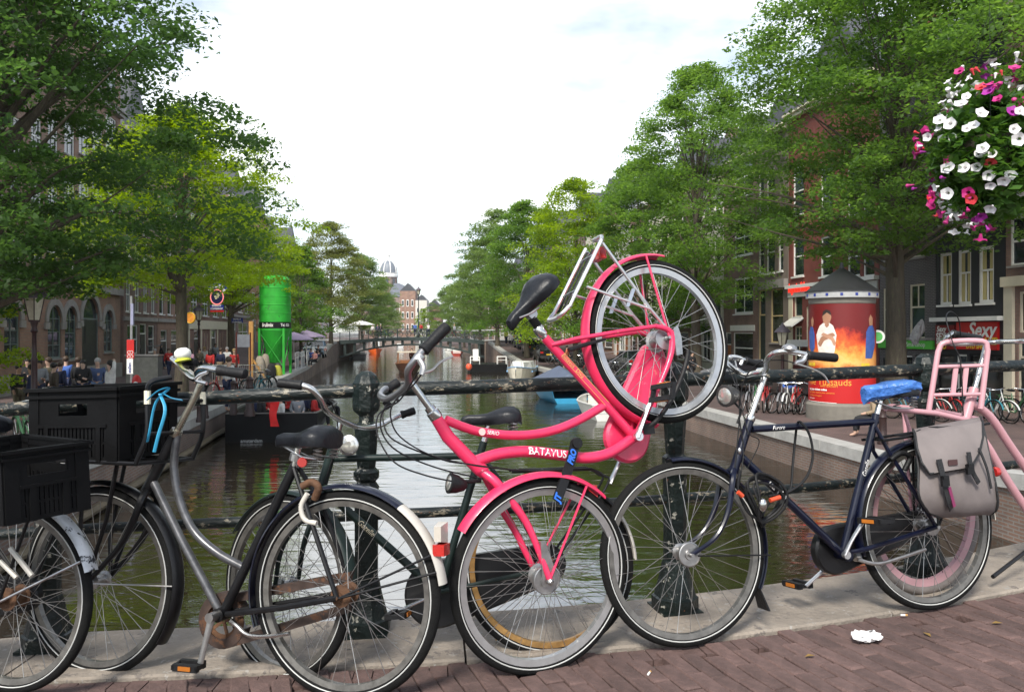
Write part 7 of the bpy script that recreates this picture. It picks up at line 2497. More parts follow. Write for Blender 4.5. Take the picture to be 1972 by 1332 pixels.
# ---------------- advertising column
ad = V(gp(1621, 25.6, rz_))
ac = thing('advertising_column', 'round advertising column with a red and orange poster and black conical roof', 'advertising column', ad)
CONC = M('column_concrete', (.17, .155, .13), .85, var=.2, vscale=2.5, bump=.25, bscale=18)
k_ = 24.6 / F
zz = lambda py: H - (py - YH) * k_ - ad.z
m = MB(); m.lathe([(1.08, 0), (1.08, zz(783)), (1.0, zz(778)), (.965, zz(776)), (.965, zz(700)), (.965, zz(580))], (0, 0, 0), seg=40); m.build('base', CONC, ac, smooth=True, world=False)
m = MB(); m.lathe([(.985, zz(583)), (1.0, zz(579)), (1.0, zz(572)), (1.06, zz(570)), (1.06, zz(563))], (0, 0, 0), seg=40); m.build('collar', CONC, ac, smooth=True, world=False)
m = MB(); m.lathe([(1.085, zz(572)), (1.085, zz(560))], (0, 0, 0), seg=40); bnd = m.build('band', M('band_grey', (.36, .36, .36), .5, var=.1), ac, smooth=True, world=False)
m = MB(); m.lathe([(1.12, zz(560)), (1.12, zz(558)), (.75, zz(541)), (.35, zz(523)), (.08, zz(512)), (.04, zz(500))], (0, 0, 0), seg=32); m.build('roof', M('black_roof', (.018, .018, .02), .5), ac, smooth=True, world=False)
va = math.atan2(-ad.y, -ad.x)
for k in range(7):
    a = va - 1.2 + .4 * k
    m = MB(); m.obox(V((1.09 * math.cos(a), 1.09 * math.sin(a), zz(566))), V((-math.sin(a), math.cos(a), 0)) * .08, V((math.cos(a), math.sin(a), 0)) * .012, V((0, 0, .08))); m.build('band_mark', SBLUE, bnd, world=False)
# poster: flat print on the drum, red sky over a yellow glow, red foot
pmat = bpy.data.materials.new('poster_print')
nt, n, l, b = nodes_of(pmat)
b.inputs['Roughness'].default_value = .45
t_c = n.new('ShaderNodeTexCoord')
sepx = n.new('ShaderNodeSeparateXYZ'); l.new(t_c.outputs['UV'], sepx.inputs[0])
nzp = n.new('ShaderNodeTexNoise'); nzp.inputs['Scale'].default_value = 5; nzp.inputs['Detail'].default_value = 8; nzp.inputs['Roughness'].default_value = .7; l.new(t_c.outputs['UV'], nzp.inputs['Vector'])
def grad(px_, stops):
    rmp = n.new('ShaderNodeValToRGB'); cr__ = rmp.color_ramp
    while len(cr__.elements) < len(stops): cr__.elements.new(.5)
    for e_, (p_, c_) in zip(cr__.elements, stops):
        e_.position = p_; e_.color = (*c_, 1)
    l.new(px_, rmp.inputs['Fac']); return rmp.outputs['Color']
ad1 = n.new('ShaderNodeMath'); ad1.operation = 'MULTIPLY_ADD'; ad1.inputs[1].default_value = .55; l.new(nzp.outputs['Fac'], ad1.inputs[0]); l.new(sepx.outputs[1], ad1.inputs[2])
top_ = grad(ad1.outputs[0], [(.52, (.50, .012, .008)), (.60, (.62, .14, .02)), (.68, (.78, .46, .14)), (.76, (.74, .34, .06)), (.86, (.66, .10, .018)), (.97, (.34, .02, .012)), (1.0, (.14, .008, .008))])
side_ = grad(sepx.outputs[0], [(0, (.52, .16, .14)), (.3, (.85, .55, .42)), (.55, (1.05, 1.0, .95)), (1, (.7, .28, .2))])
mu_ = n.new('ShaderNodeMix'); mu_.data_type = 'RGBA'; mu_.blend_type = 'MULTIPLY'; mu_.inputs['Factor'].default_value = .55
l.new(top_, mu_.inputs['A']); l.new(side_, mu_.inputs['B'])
gt = n.new('ShaderNodeMath'); gt.operation = 'GREATER_THAN'; gt.inputs[1].default_value = .345; l.new(sepx.outputs[1], gt.inputs[0])
mx_ = n.new('ShaderNodeMix'); mx_.data_type = 'RGBA'; mx_.inputs['A'].default_value = (.46, .010, .010, 1)
l.new(gt.outputs[0], mx_.inputs['Factor']); l.new(mu_.outputs['Result'], mx_.inputs['B']); l.new(mx_.outputs['Result'], b.inputs['Base Color'])
def drum(R_c, a0, a1, z0, z1, nn=40, uv=True):
    me = bpy.data.meshes.new('poster')
    vv, ff_ = [], []
    for i in range(nn + 1):
        a = a0 + (a1 - a0) * i / nn
        for z_ in (z0, z1):
            vv.append((R_c * math.cos(a), R_c * math.sin(a), z_))
    for i in range(nn):
        ff_.append((2 * i, 2 * i + 2, 2 * i + 3, 2 * i + 1))
    me.from_pydata(vv, [], ff_)
    uvl = me.uv_layers.new(name='UVMap')
    for p in me.polygons:
        for li in p.loop_indices:
            vi = me.loops[li].vertex_index
            uvl.data[li].uv = ((vi // 2) / nn, vi % 2)
        p.use_smooth = True
    return me
PZ0, PZ1 = zz(777), zz(584)
pme = drum(1.0, va - 1.55, va + 1.55, PZ0, PZ1); pme.materials.append(pmat)
po = link('poster', pme, ac)
def on_drum(poly, mat, nm, R_c=1.006):
    """poly in photo pixels -> flat print on the drum"""
    m_ = MB()
    def pt(px, py):
        a = va + math.asin(max(-.995, min(.995, (px - 1621) / 61.5)))
        return (R_c * math.cos(a), R_c * math.sin(a), zz(py))
    xs0 = [p[0] for p in poly]
    cols = np.linspace(min(xs0) + .01, max(xs0) - .01, 13)
    sp_ = []
    for x in cols:
        ys0 = []
        for (xa, ya), (xb, yb) in zip(poly, poly[1:] + poly[:1]):
            if (xa - x) * (xb - x) <= 0 and xa != xb:
                ys0.append(ya + (yb - ya) * (x - xa) / (xb - xa))
        sp_.append((min(ys0), max(ys0)))
    for i in range(12):
        m_.add([pt(cols[i], sp_[i][1]), pt(cols[i + 1], sp_[i + 1][1]), pt(cols[i + 1], sp_[i + 1][0]), pt(cols[i], sp_[i][0])], [(0, 1, 2, 3)])
    return m_.build(nm, mat, po, world=False)
# generic printed figures: a standing figure in white and two slim figures in blue
on_drum([(1583, 690), (1577, 665), (1576, 645), (1581, 628), (1590, 620), (1598, 620), (1606, 627), (1612, 645), (1611, 668), (1605, 690)], M('print_white', (.70, .62, .55), .5, var=.15, vscale=7), 'printed_figure')
on_drum([(1589, 622), (1587, 610), (1589, 600), (1595, 597), (1601, 600), (1603, 610), (1600, 622)], M('print_skin', (.34, .17, .10), .5), 'printed_figure', 1.009)
on_drum([(1587, 608), (1588, 599), (1594, 595), (1601, 598), (1603, 607), (1595, 601)], M('print_dark', (.02, .014, .012), .5), 'printed_figure', 1.012)
on_drum([(1579, 662), (1585, 648), (1606, 640), (1610, 646), (1590, 656), (1583, 670)], MATS['print_skin'], 'printed_figure', 1.010)
on_drum([(1611, 660), (1606, 648), (1588, 640), (1585, 645), (1603, 655), (1608, 668)], M('print_skin_light', (.45, .24, .15), .5), 'printed_figure', 1.012)
on_drum([(1592, 621), (1591, 626), (1595, 631), (1599, 626), (1598, 621)], MATS['print_skin'], 'printed_figure', 1.010)
PBLUE = M('print_blue', (.04, .09, .30), .5, var=.3, vscale=8)
on_drum([(1563, 670), (1562, 640), (1565, 628), (1570, 630), (1573, 645), (1573, 670), (1568, 684)], PBLUE, 'printed_figure')
on_drum([(1567, 628), (1566, 615), (1569, 608), (1571, 616), (1570, 628)], MATS['print_skin'], 'printed_figure')
on_drum([(1662, 690), (1665, 660), (1663, 640), (1668, 628), (1675, 626), (1679, 640), (1679, 665), (1674, 690)], PBLUE, 'printed_figure')
on_drum([(1669, 627), (1668, 614), (1671, 605), (1675, 612), (1675, 626)], MATS['print_skin'], 'printed_figure')
def drum_text(txt, px, py, hpx, mat, sq=1.0, bold=0.0, shear=0.0):
    a0 = va + math.asin((px - 1621) / 61.5)
    return cyl_text(txt, a0, zz(py), hpx * k_ * 1.35, mat, po, 1.012, sq=sq, bold=bold)
PORANGE = M('print_orange', (.80, .34, .05), .5)
drum_text('me Tussauds', 1564, 737, 14, PORANGE, .95)
drum_text('AMSTERDAM', 1583, 745, 4.5, PORANGE)
drum_text('buy your tickets online', 1564, 752, 4, SIGNWHT, .95, .004)
drum_text('open daily, reserve your entrance', 1564, 758, 3.4, PORANGE)
drum_text('from july until august', 1564, 764, 3.2, PORANGE)
drum_text('dam square', 1564, 770, 3, SIGNWHT)
drum_text('SUPER', 1655, 703, 6, SIGNYEL, .9, .01)
drum_text('HEROES', 1562, 703, 6, SIGNYEL, .9, .01)
on_drum([(1561, 775.5), (1612, 776.5), (1612, 777.5), (1561, 776.5)], SIGNWHT, 'printed_line')

# ---------------- cars
def car(label, loc, rz, col, s=1.0, kind='hatch'):
    t = thing('parked_car', label, 'car', loc, 'cars parked along the right quay', rz)
    paint = M('car_paint_%s' % (round(col[0] * 99) + round(col[2] * 7)), col, .25, .3, var=.06, coat=.7)
    hw = .86
    prof = [(-2.0, .32), (-2.05, .55), (-2.0, .82), (-1.3, .92), (-.75, 1.0), (1.55, 1.02), (1.98, .95), (2.05, .6), (2.0, .32)]
    m = MB()
    secs_ = [[(x, y * hw, z) for x, z in prof] for y in (-1.0, 1.0)]
    secs_ = [[(x * .985, -hw, z * .98 + .01) for x, z in prof], [(x, -hw * .93, z) for x, z in prof], [(x, hw * .93, z) for x, z in prof], [(x * .985, hw, z * .98 + .01) for x, z in prof]]
    m.loft(secs_)
    m.build('body', paint, t, world=False)
    m = MB()
    roof = [(-.80, .99), (-.1, 1.42), (1.35, 1.45), (1.85, 1.0)]
    m.loft([[(x, -hw * (.93 if z < 1.1 else .76), z) for x, z in roof], [(x, hw * (.93 if z < 1.1 else .76), z) for x, z in roof]])
    m.build('greenhouse', M('car_glass', (.012, .016, .02), .06, spec=.7), t, world=False)
    m = MB()
    m.loft([[(-.15, y, 1.425), (1.38, y, 1.455), (1.38, y, 1.48), (-.15, y, 1.45)] for y in (-hw * .77, hw * .77)])
    for y in (-1, 1):
        for a_, b_ in (((-.80, .99), (-.1, 1.43)), ((1.85, 1.0), (1.36, 1.46)), ((.55, 1.0), (.55, 1.44))):
            m.tube([(a_[0], y * hw * .935, a_[1]), (b_[0], y * hw * .775, b_[1])], .04, 5)
    m.build('roof', paint, t, world=False)
    for x in (-1.28, 1.28):
        for y in (-1, 1):
            m = MB(); m.lathe([(.2, -.1), (.31, -.1), (.32, 0), (.31, .1), (.2, .1)], (x, y * (hw - .08), .31), (0, 1, 0), 18); w = m.build('wheel', TYRE, t, world=False)
            m = MB(); m.lathe([(.19, 0), (.2, .105), (.06, .115)], (x, y * (hw - .08), .31), (0, y, 0), 12); m.build('hubcap', ALU, w, world=False)
    for y in (-1, 1):
        m = MB(); m.box((2.0, y * .66, .80), (.10, .26, .17)); m.build('tail_light', REDLENS, t, world=False)
        m = MB(); m.box((-1.97, y * .62, .72), (.12, .32, .14)); m.build('headlight', CLEARLENS, t, world=False)
    m = MB(); m.box((2.055, 0, .62), (.02, .52, .11)); m.build('licence_plate', SIGNYEL, t, world=False)
    m = MB(); m.box((2.03, 0, .42), (.12, 1.62, .2)); m.box((-2.03, 0, .42), (.12, 1.62, .2)); m.build('bumper', M('bumper_grey', (.03, .03, .03), .6), t, world=False)
    t.scale = (s,) * 3
ca_ = math.atan2(-1, .135)
def carspot(px, d): return gp(px, d, rz_)
car('silver car right of the raised pink wheel, behind the bicycle rack', carspot(1415, 38.5), ca_ + .06, (.42, .43, .45))
car('black car nearest on the right quay with a yellow plate', carspot(1050, 73), ca_, (.015, .016, .02))
car('dark grey car parked ahead of the nearest black one', carspot(1026, 80), ca_, (.05, .05, .055))
car('dark blue car third in the right quay row', carspot(1008, 88), ca_, (.02, .03, .07))
car('white car farthest in the right quay row', carspot(997, 95), ca_, (.6, .6, .6))
car('grey car between the raised wheel and the chain case', carspot(1215, 56), ca_ + .03, (.16, .17, .18))
car('dark green car beyond the grey one behind the pink seat tube', carspot(1132, 64), ca_ + .03, (.02, .05, .035))
car('light blue car on the left quay beside the terrace', gp(607, 70, lz), PI / 2 + .16, (.20, .30, .42))
# people on the right bank
RP = [(1333, 42, 'walk', DK, DK, 'person in black walking behind the raised wheel'), (1520, 30.5, 'sit', BLU, NVY, 'seated person in bright blue behind the brake lever'), (1685, 20.8, 'sit', TAN, DK, 'person with dark hair crouching by the column base'),
      (1738, 32, 'stand', DK, NVY, 'person in dark clothes behind the tree trunk'), (1092, 60, 'walk', (.45, .12, .06), DK, 'person in orange brown top near the blue tarpaulin boat'), (975, 92, 'walk', (.55, .6, .1), NVY, 'person in yellow vest on the far right quay')]
for px, d, po_, a_, b_, lab in RP:
    person(lab, gp(px, d, rz_), po_, a_, b_, random.uniform(-2.5, 2.5), random.randrange(3), group='people on the right bank')
bollard('bollard at the quay edge under the blue saddle cover', gp(1700, 19.6, rz_), .9, 'bollards on the right quay')
# plastic bag hanging in front of the dark grey house
rr = random.Random(5)
bg_c = at(1768, 640, 31.6)
secs_ = []
for i, (z_, w_, d_, dx) in enumerate(((.50, .03, .03, .14), (.40, .10, .06, .12), (.26, .17, .09, .08), (.08, .22, .12, .02), (-.10, .24, .13, -.05), (-.26, .20, .12, -.10), (-.40, .15, .08, -.12), (-.48, .05, .04, -.13))):
    secs_.append([bg_c + V((w_ * math.cos(a) * (1 + rr.uniform(-.22, .22)) + dx, d_ * math.sin(a) * (1 + rr.uniform(-.3, .3)), z_ + rr.uniform(-.03, .03))) for a in np.linspace(0, 2 * PI, 14, endpoint=False)])
m = MB(); m.loft(secs_)
tag(m.build('plastic_bag', M('white_plastic', (.36, .35, .36), .5, var=.3, vscale=9, chip=[((.16, .17, .20), .60)], chipscale=7)), 'crumpled white plastic bag hanging in front of the dark grey house', 'bag')
# round white sign beside the column
rs_ = thing('round_shop_sign', 'round white and green shop sign right of the advertising column', 'sign', at(1690, 650, 26.5))
m = MB(); m.lathe([(.22, -.04), (.22, .04)], at(1690, 648, 26.5), V((-.3, -1, 0)), 20); m.build('disc', SIGNWHT, rs_)
m = MB(); m.lathe([(.15, 0), (.15, .05)], at(1690, 648, 26.5), V((-.3, -1, 0)), 20); m.build('green_disc', M('sign_green', (.10, .45, .10), .5), rs_)
m = MB(); m.tube([at(1690, 640, 26.5), at(1694, 632, 27.2)], .02, 5); m.build('bracket', BLACKP, rs_)

# ---------------- boats
def hull(t, L, Bm, Hh, mat, rim=None, z0=0.0, fl=.82, deckin=.25, inner=None):
    """clinker-like hull along local x (bow at +x), open on top"""
    secs_, st = [], []
    for u in np.linspace(0, 1, 13):
        x = -L / 2 + L * u
        w = Bm / 2 * (min(1, (1 - u) * 2.6) ** .6 if u > .5 else (.82 + .18 * math.sin(PI * u)))
        sh = Hh * (1 + .28 * max(0, u - .55) ** 1.5 * 3 + .06 * (1 - u))
        w = max(w, .03)
        ring = [(x, -w, sh), (x, -w * fl * 1.02, sh * .45), (x, -w * .55, -.22), (x, w * .55, -.22), (x, w * fl * 1.02, sh * .45), (x, w, sh), (x, w * .9, sh - .02), (x, w * .8, deckin), (x, -w * .8, deckin), (x, -w * .9, sh - .02)]
        secs_.append([(a, b, c + z0) for a, b, c in ring])
        st.append((x, w, sh + z0))
    m = MB(); m.loft(secs_)
    h_ = m.build('hull', mat, t, world=False, smooth=False)
    m = MB()
    m.tube([(x, w * .97, z) for x, w, z in st], .04, 6); m.tube([(x, -w * .97, z) for x, w, z in st], .04, 6); m.tube([(st[0][0], -st[0][1], st[0][2]), (st[0][0], st[0][1], st[0][2])], .04, 6)
    m.build('gunwale', rim or mat, t, world=False)
    return st
def boat(label, px, py, rz, group='boats on the canal', name='boat'):
    p = ground_at(px, py, WATER_Z)
    return thing(name, label, 'boat', p, group, rz)
SLOOPBLK = M('black_hull', (.004, .004, .0045), .5, var=.2, spec=.2)
WOOD = M('varnished_wood', (.22, .09, .035), .4, var=.25, vscale=4)
# black sloop at the left with passengers
sl = boat('black open sloop full of passengers moored at the left quay', 556, 826, math.radians(97))
hull(sl, 7.0, 3.4, .86, SLOOPBLK, M('sloop_rim', (.10, .09, .08), .5), deckin=.3)
m = MB(); m.box((-3.5, 0, .36), (.08, 2.86, 1.1)); m.build('transom', SLOOPBLK, sl, world=False)
m = MB()
for y in (-.85, .85):
    m.box((0, y * 1.2, .5), (4.6, .5, .1))
m.box((-2.4, 0, .5), (.6, 2.2, .1)); m.build('bench', WOOD, sl, world=False)
for k, (y, zz_) in enumerate(((.62, .5), (-.62, .5))):
    vs_, fs_ = text_faces('sloep huren' if k else 'amsterdam', .15, .003, align='CENTER')
    m = MB(); m.add([(-3.56, x * -1 + y, z + .06) for x, z, _ in vs_], fs_)
    m.add([(-3.56, -x * 1.1 + y, z * .7 - .12) for x, z, _ in vs_], fs_)
    m.build('lettering', M('grey_lettering', (.35, .35, .35), .5), sl, world=False)
slp = V(sl.location)
fgm = MB()
fx = at(527, 775, 25.2)
secs_ = []
for i, z_ in enumerate(np.linspace(.25, -.75, 9)):
    secs_.append([fx + V((-.12 + .02 * math.sin(i), 0, z_)), fx + V((.0, -.05 * math.sin(i * 1.4), z_)), fx + V((.13 + .05 * math.sin(i * .9), .02, z_)), fx + V((.0, .03, z_))])
fgm.loft(secs_)
tag(fgm.build('flag', M('red_flag', (.60, .012, .012), .7, var=.15), None, smooth=True), 'red flag hanging at the stern of the black sloop', 'flag')
PASS = [(487, 27.6, NVY, 0), (503, 26.8, DK, 1), (520, 28.5, RED, 0), (540, 26.4, WHT, 1), (556, 28.8, RED, 2), (573, 27.4, GRY, 0), (590, 29.0, NVY, 1), (606, 27.8, RED, 0), (620, 28.6, DK, 0), (628, 30.4, DK, 1)]
for i, (px, d, c_, hr) in enumerate(PASS):
    person(['passenger in navy at the left end of the black sloop', 'passenger in black second from the left in the sloop', 'passenger in a red top behind the red flag', 'passenger in white right of the red flag', 'grey-haired passenger in red in the sloop', 'passenger in grey in the middle of the sloop', 'passenger in navy right of the middle of the sloop', 'passenger in red near the right end of the sloop', 'passenger in black at the right end of the sloop', 'passenger in dark jacket farthest right in the sloop'][i],
           ((px - CX) / F * d, d, WATER_Z + .18), 'sit', c_, DK, random.uniform(-3, 3), hr, i % 3 == 1, i, 1.0, 'passengers in the sloop')
# wooden cabin boat under way
cbt = boat('small wooden cabin boat sailing in mid canal with one person', 786, 716, math.radians(-80))
hull(cbt, 6.0, 2.3, .75, M('dark_wood_hull', (.06, .025, .015), .4, var=.25), WOOD)
m = MB(); m.box((.6, 0, .85), (2.2, 1.5, .5)); m.build('cabin', WOOD, cbt, world=False)
m = MB(); m.box((-1.0, 0, 1.75), (2.2, 1.9, .08)); m.build('canopy', M('canopy_cream', (.50, .44, .34), .7), cbt, world=False)
for x in (-2.0, 0):
    for y in (-.85, .85):
        m = MB(); m.box((x, y, 1.2), (.07, .07, 1.1)); m.build('canopy_post', WOOD, cbt, world=False)
for y in (-.8, .8):
    m = MB(); m.box((.6, y * .95, .9), (1.4, .03, .25)); m.build('window', GLASS, cbt, world=False)
person('person in reddish brown standing at the stern of the wooden boat', tuple(V(cbt.location) + V((.05, 2.2, .3))), 'stand', (.22, .05, .03), DK, 0, 1, group='boat crews')
# orange boat by the left abutment
ob = boat('bright orange boat moored under the left end of the far bridge', 722, 681, math.radians(-75))
hull(ob, 4.6, 2.3, .75, M('orange_hull', (.62, .10, .012), .4, var=.1), M('orange_rim', (.4, .06, .01), .5))
# dark moored boats far left and right of the bridge
for px, py, rz0, col, lab in ((688, 690, 1.3, (.12, .12, .13), 'small grey boat tied in front of the left abutment'), (770, 668, 1.8, (.6, .6, .6), 'far white boat under the middle of the far bridge'), (880, 684, 1.6, (.30, .03, .02), 'dark red boat near the right abutment'), (868, 678, 1.5, (.55, .55, .52), 'pale boat behind the dark red one')):
    bt_ = boat(lab, px, py, rz0)
    hull(bt_, 5.0, 1.9, .55, M('hull_%d' % px, col, .4, var=.15))
    m = MB(); m.box((.4, 0, .6), (1.6, 1.2, .5)); m.build('cabin', WHITE, bt_, world=False)
# dark pontoon with white railings
pt = boat('black flat pontoon with white chairs and railings by the right wall', 938, 714, math.radians(96))
m = MB(); m.box((0, 0, .3), (4.5, 3.3, .75)); m.build('float', SLOOPBLK, pt, world=False)
for y in (-1.2, 1.2):
    m = MB()
    for x in (-2.0, -1.2):
        m.tube([(x, y - .4, .68), (x, y - .4, 1.35)], .03, 5); m.tube([(x, y + .4, .68), (x, y + .4, 1.35)], .03, 5); m.tube([(x, y - .4, 1.35), (x, y + .4, 1.35)], .03, 5)
    m.tube([(-2, y - .4, 1.05), (-2, y + .4, 1.05)], .025, 5)
    m.build('railing', WHITE, pt, world=False)
m = MB(); m.box((-1.2, 1.1, 1.0), (.5, .5, .08)); m.obox(V((-.95, 1.1, 1.5)), V((.06, 0, 0)), V((0, .5, 0)), V((.15, 0, 1.0))); m.build('chair', WHITE, pt, world=False)
o = MB(); o.ball(at(903, 706, 70), (.28, .28, .3), 12, 8); tag(o.build('buoy', M('orange_buoy', (.6, .08, .03), .5), None, smooth=True), 'orange buoy beside the black pontoon', 'buoy')
# white and pale blue cabin boat
wb = boat('white and pale blue cruiser moored at the right quay', 1005, 731, math.radians(-100))
hull(wb, 5.4, 2.1, .85, M('cream_hull', (.62, .58, .48), .4, var=.08), M('blue_rim', (.18, .34, .55), .4))
m = MB(); m.loft([[(x, y, z) for y, z in ((-w, .8), (-w * .8, 1.35), (w * .8, 1.35), (w, .8))] for x, w in ((-1.6, .85), (.3, .85), (1.6, .45))]); m.build('cabin', WHITE, wb, world=False)
m = MB(); m.loft([[(x, y, .62) for y in (-w - .02, w + .02)] + [(x, y, .74) for y in (w + .02, -w - .02)] for x, w in ((-2.6, .88), (0, 1.03), (1.0, .95))]); m.build('blue_stripe', MATS['blue_rim'], wb, world=False)
m = MB()
for x in (-2.4, -1.2, 0, 1.2, 2.2):
    for y in (-.85, .85):
        w_ = y * (1 if x < 1.5 else .4)
        m.tube([(x, w_, .85), (x, w_, 1.45)], .022, 4)
for y in (-.85, .85):
    m.tube([(-2.4, y, 1.45), (1.2, y, 1.45), (2.2, y * .4, 1.5)], .02, 4)
m.build('pulpit_rail', ALU, wb, world=False)
# blue tarpaulin boat
tbt = boat('blue boat under a grey blue tarpaulin tent at the right quay', 1075, 768, math.radians(100))
hull(tbt, 5.6, 2.6, .7, M('turquoise_hull', (.03, .26, .45), .4, var=.1), M('cream_rim', (.5, .42, .25), .5))
TARP = M('slate_blue_tarp', (.075, .095, .145), .65, var=.15, vscale=2, bump=.2, bscale=6)
m = MB(); m.loft([[(x, -1.5, .72), (x, -.05, h_), (x, .05, h_), (x, 1.5, .72)] for x, h_ in ((-3.1, .78), (-2.6, 1.45), (-.2, 1.75), (2.2, 1.3), (2.9, .8))]); m.build('tarpaulin', TARP, tbt, world=False)
wt_ = boat('small white dinghy behind the pink seat tube', 1150, 800, math.radians(96))
hull(wt_, 4.2, 1.6, .6, M('white_hull', (.55, .54, .5), .45, var=.1))

# ---------------- hanging basket of petunias
bc = at(1906, 286, 4.45)
hbk = thing('flower_basket', 'hanging basket of white and magenta petunias at the upper right', 'flower basket', bc)
rng = np.random.default_rng(4)
LEAFP = leafmat('petunia_leaf', (.030, .085, .014), (.075, .16, .03), .35)
n_c = 260
d_ = rng.normal(size=(n_c, 3)); d_ /= np.linalg.norm(d_, axis=1)[:, None]
cen = d_ * (rng.random(n_c) ** .35)[:, None] * np.array([.27, .27, .35])
cen[:, 2] -= .02
lv = leaf_cloud(rng, cen, np.full(n_c, .08), 30, .05, flat=.9, droop=.3)
lm = quads_mesh('foliage', lv); lm.materials.append(LEAFP)
link('foliage', lm, hbk)
m = MB(); m.lathe([(.04, -.2), (.14, -.16), (.19, -.04), (.2, .04)], (0, 0, 0), seg=16); m.build('basket', M('coir_basket', (.05, .04, .025), .9), hbk, world=False)
m = MB()
for k in range(3):
    a = 2 * PI * k / 3
    m.tube([(.25 * math.cos(a), .25 * math.sin(a), .1), (0, 0, .75), (0, 0, 1.3)], .0011, 4)
m.build('hanger_wire', RUBBER, hbk, world=False)
pb = V((3.62, 4.86, bridge_z(3.6))) - bc
m = MB(); m.lathe([(.09, 0), (.09, .3), (.06, .36), (.045, 2.2), (.04, 3.75 - pb.z - bc.z), (.06, 3.78), (.02, 3.9)], pb, seg=10); m.build('post', POSTPAINT, hbk, smooth=True, world=False)
m = MB(); m.tube(spline([pb + V((0, 0, 3.3)), pb * .55 + V((0, 0, 1.62 - pb.z * .55)), V((0, 0, 1.3))], 8), .018, 8); m.tube([pb + V((0, 0, 3.0)), pb.lerp(V((0, 0, 1.3)), .45) + V((0, 0, 1.85))], .012, 6); m.build('arm', POSTPAINT, hbk, smooth=True, world=False)
def flower_mesh(r):
    m_ = MB(); n_ = 15
    ring0 = [(0, 0, -.022)] * n_
    vs0 = [(.006 * math.cos(2 * PI * k / n_), .006 * math.sin(2 * PI * k / n_), -.03) for k in range(n_)]
    vs1 = [(r * .35 * math.cos(2 * PI * k / n_), r * .35 * math.sin(2 * PI * k / n_), -.004) for k in range(n_)]
    vs2 = [(r * (1 + .09 * math.cos(5 * 2 * PI * k / n_)) * math.cos(2 * PI * k / n_), r * (1 + .09 * math.cos(5 * 2 * PI * k / n_)) * math.sin(2 * PI * k / n_), .004 + .004 * math.cos(5 * 2 * PI * k / n_)) for k in range(n_)]
    fs = []
    for a_, b_ in ((0, 1), (1, 2)):
        for k in range(n_):
            fs.append((a_ * n_ + k, a_ * n_ + (k + 1) % n_, b_ * n_ + (k + 1) % n_, b_ * n_ + k))
    m_.add(vs0 + vs1 + vs2, fs)
    return m_.mesh('flower', True)
def petal(name, c_, thr):
    m_ = bpy.data.materials.new(name)
    nt, n, l, b = nodes_of(m_)
    t = n.new('ShaderNodeTexCoord'); ln = n.new('ShaderNodeVectorMath'); ln.operation = 'LENGTH'
    l.new(t.outputs['Object'], ln.inputs[0])
    r_ = n.new('ShaderNodeValToRGB'); r_.color_ramp.elements[0].position = .006 / .04 * .5; r_.color_ramp.elements[1].position = .02 / .04 * .5 + .1
    mr = n.new('ShaderNodeMapRange'); mr.inputs['From Max'].default_value = .04; l.new(ln.outputs['Value'], mr.inputs['Value']); l.new(mr.outputs[0], r_.inputs['Fac'])
    r_.color_ramp.elements[0].color = (*thr, 1); r_.color_ramp.elements[1].color = (*c_, 1)
    l.new(r_.outputs['Color'], b.inputs['Base Color']); b.inputs['Roughness'].default_value = .6
    return m_
FM = [(petal('white_petal', (.78, .76, .76), (.35, .38, .12)), .55), (petal('magenta_petal', (.42, .012, .16), (.08, .0, .04)), .30), (petal('purple_petal', (.30, .015, .25), (.06, 0, .05)), .08), (petal('red_petal', (.55, .03, .04), (.2, .01, .01)), .07)]
fms = []
for mt, w_ in FM:
    me = flower_mesh(.034); me.materials.append(mt); fms.append((me, w_))
fcl = []
for mt, w_ in FM:
    m_ = MB(); n_ = 10
    m_.loft([[(r_ * math.cos(2 * PI * q / n_), r_ * math.sin(2 * PI * q / n_), z_) for q in range(n_)] for r_, z_ in ((.004, -.028), (.007, -.01), (.012, .004), (.015, .014), (.009, .02))])
    me = m_.mesh('flower', True); me.materials.append(mt); fcl.append(me)
for k in range(300):
    z_ = 1 - 2 * (k + .5) / 300 + random.uniform(-.06, .06)
    a = k * 2.39996 + random.uniform(-.3, .3)
    z_ = max(-.99, min(.99, z_))
    e_ = V((math.sqrt(1 - z_ * z_) * math.cos(a), math.sqrt(1 - z_ * z_) * math.sin(a), z_))
    if z_ < -.45 and e_.x > -.1 and random.random() < .75: continue
    lump = 1 + .13 * math.sin(3 * a + 5 * z_) + .09 * math.sin(7 * a - 6 * z_)
    pos = V((e_.x * .335, e_.y * .335, e_.z * .43 - (.10 * max(0, -e_.x) if z_ < 0 else 0))) * lump * random.uniform(.93, 1.06)
    drift = math.sin(a * 2 + z_ * 4) + .5 * math.sin(a * 5 - z_ * 9)
    t = random.random()
    ci = 0 if (drift + random.uniform(-.9, .9)) > -.1 else 1 if t < .66 else 2 if t < .84 else 3
    closed = random.random() < .16
    o = link('flower', fcl[ci] if closed else fms[ci][0], hbk)
    o.location = pos
    dirn = (e_ + V((random.uniform(-.6, .6), random.uniform(-.6, .6), random.uniform(-.3, .5)))).normalized()
    o.rotation_euler = dirn.to_track_quat('Z', 'Y').to_euler()
    s_ = random.uniform(.66, 1.02); o.scale = (s_, s_ * random.uniform(.8, 1), s_)

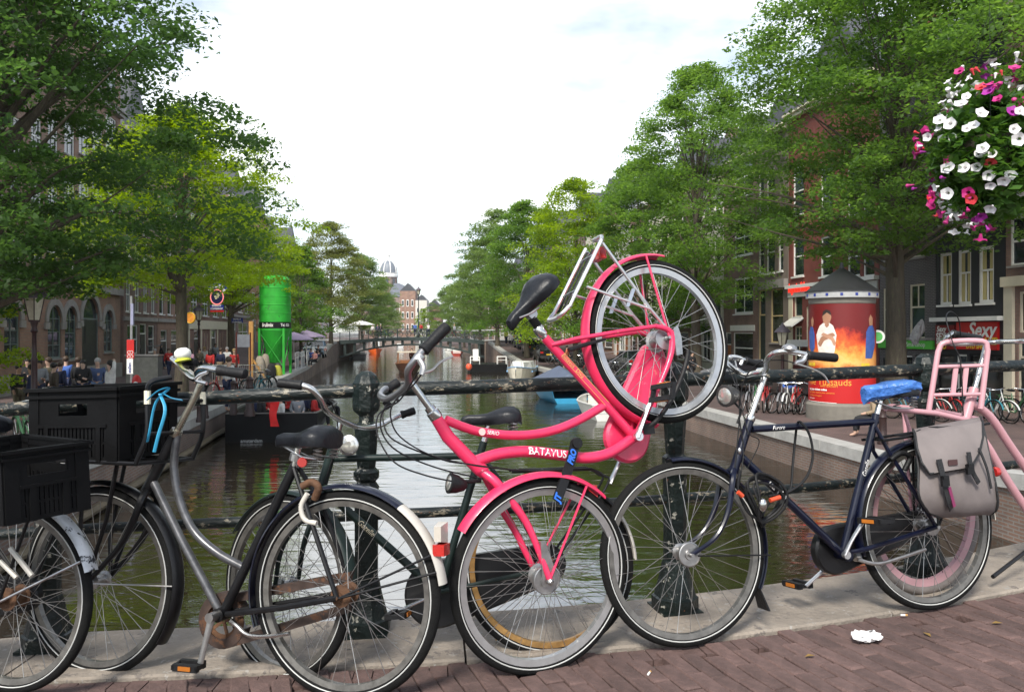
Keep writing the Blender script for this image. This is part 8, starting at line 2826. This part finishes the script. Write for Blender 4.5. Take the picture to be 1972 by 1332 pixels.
# small litter on the bridge
LEAFB = M('dry_leaf', (.20, .12, .03), .8, var=.3)
for i, (px, py, lab) in enumerate(((1920, 1207, 'dry leaf on the bricks at the right, nearest the photo edge'), (1786, 1226, 'dry leaf on the bricks right of the white tissue'), (1560, 1262, 'dry leaf on the bricks left of the white tissue'), (1420, 1200, 'dry leaf at the edge of the kerb under the navy front wheel'))):
    p = ground_at(px, py, bridge_z(1.2) + .004)
    m = MB(); m.add([(-.022, 0, .002), (0, .011, .007), (.024, .002, .003), (0, -.011, .006), (0, 0, .003)], [(0, 4, 1), (1, 4, 2), (2, 4, 3), (3, 4, 0)])
    o = m.build('fallen_leaf', LEAFB); o.location = (p.x, p.y, bridge_z(p.x) + .004); o.rotation_euler = (0, 0, i * 1.7)
    tag(o, lab, 'leaf', 'fallen leaves on the bridge')
for i, (px, py, lab) in enumerate(((1740, 1190, 'cigarette butt on the bricks below the navy rear wheel'), (1250, 1290, 'cigarette butt on the bricks near the bottom, between the front wheels'), (960, 1230, 'cigarette butt on the kerb behind the pink front wheel'))):
    p = ground_at(px, py, .03)
    m = MB(); m.tube([(-.012, 0, .006), (.006, 0, .006)], .004, 7); t = m.build('cigarette_butt', WHITE); t.location = (p.x, p.y, bridge_z(p.x) + .016 * (i == 2)); t.rotation_euler = (0, 0, 1.1 * i)
    m = MB(); m.tube([(.006, 0, .006), (.016, 0, .006)], .0041, 7); m.build('filter', M('filter_tan', (.45, .25, .08), .7), t, world=False)
    tag(t, lab, 'litter', 'cigarette butts on the bridge')

# ---------------- thin air over the canal
mb = MB(); mb.box((0, 1600, 29), (6200, 4000, 66))
hz = mb.build('haze', None)
hm = bpy.data.materials.new('haze_air'); hm.use_nodes = True
hn = hm.node_tree.nodes; hn.clear()
ho = hn.new('ShaderNodeOutputMaterial'); hv = hn.new('ShaderNodeVolumePrincipled')
hv.inputs['Color'].default_value = (.86, .90, .95, 1)
hv.inputs['Density'].default_value = .00016
hv.inputs['Anisotropy'].default_value = .2
hm.node_tree.links.new(hv.outputs[0], ho.inputs['Volume'])
hz.data.materials.append(hm)
tag(hz, kind='stuff')
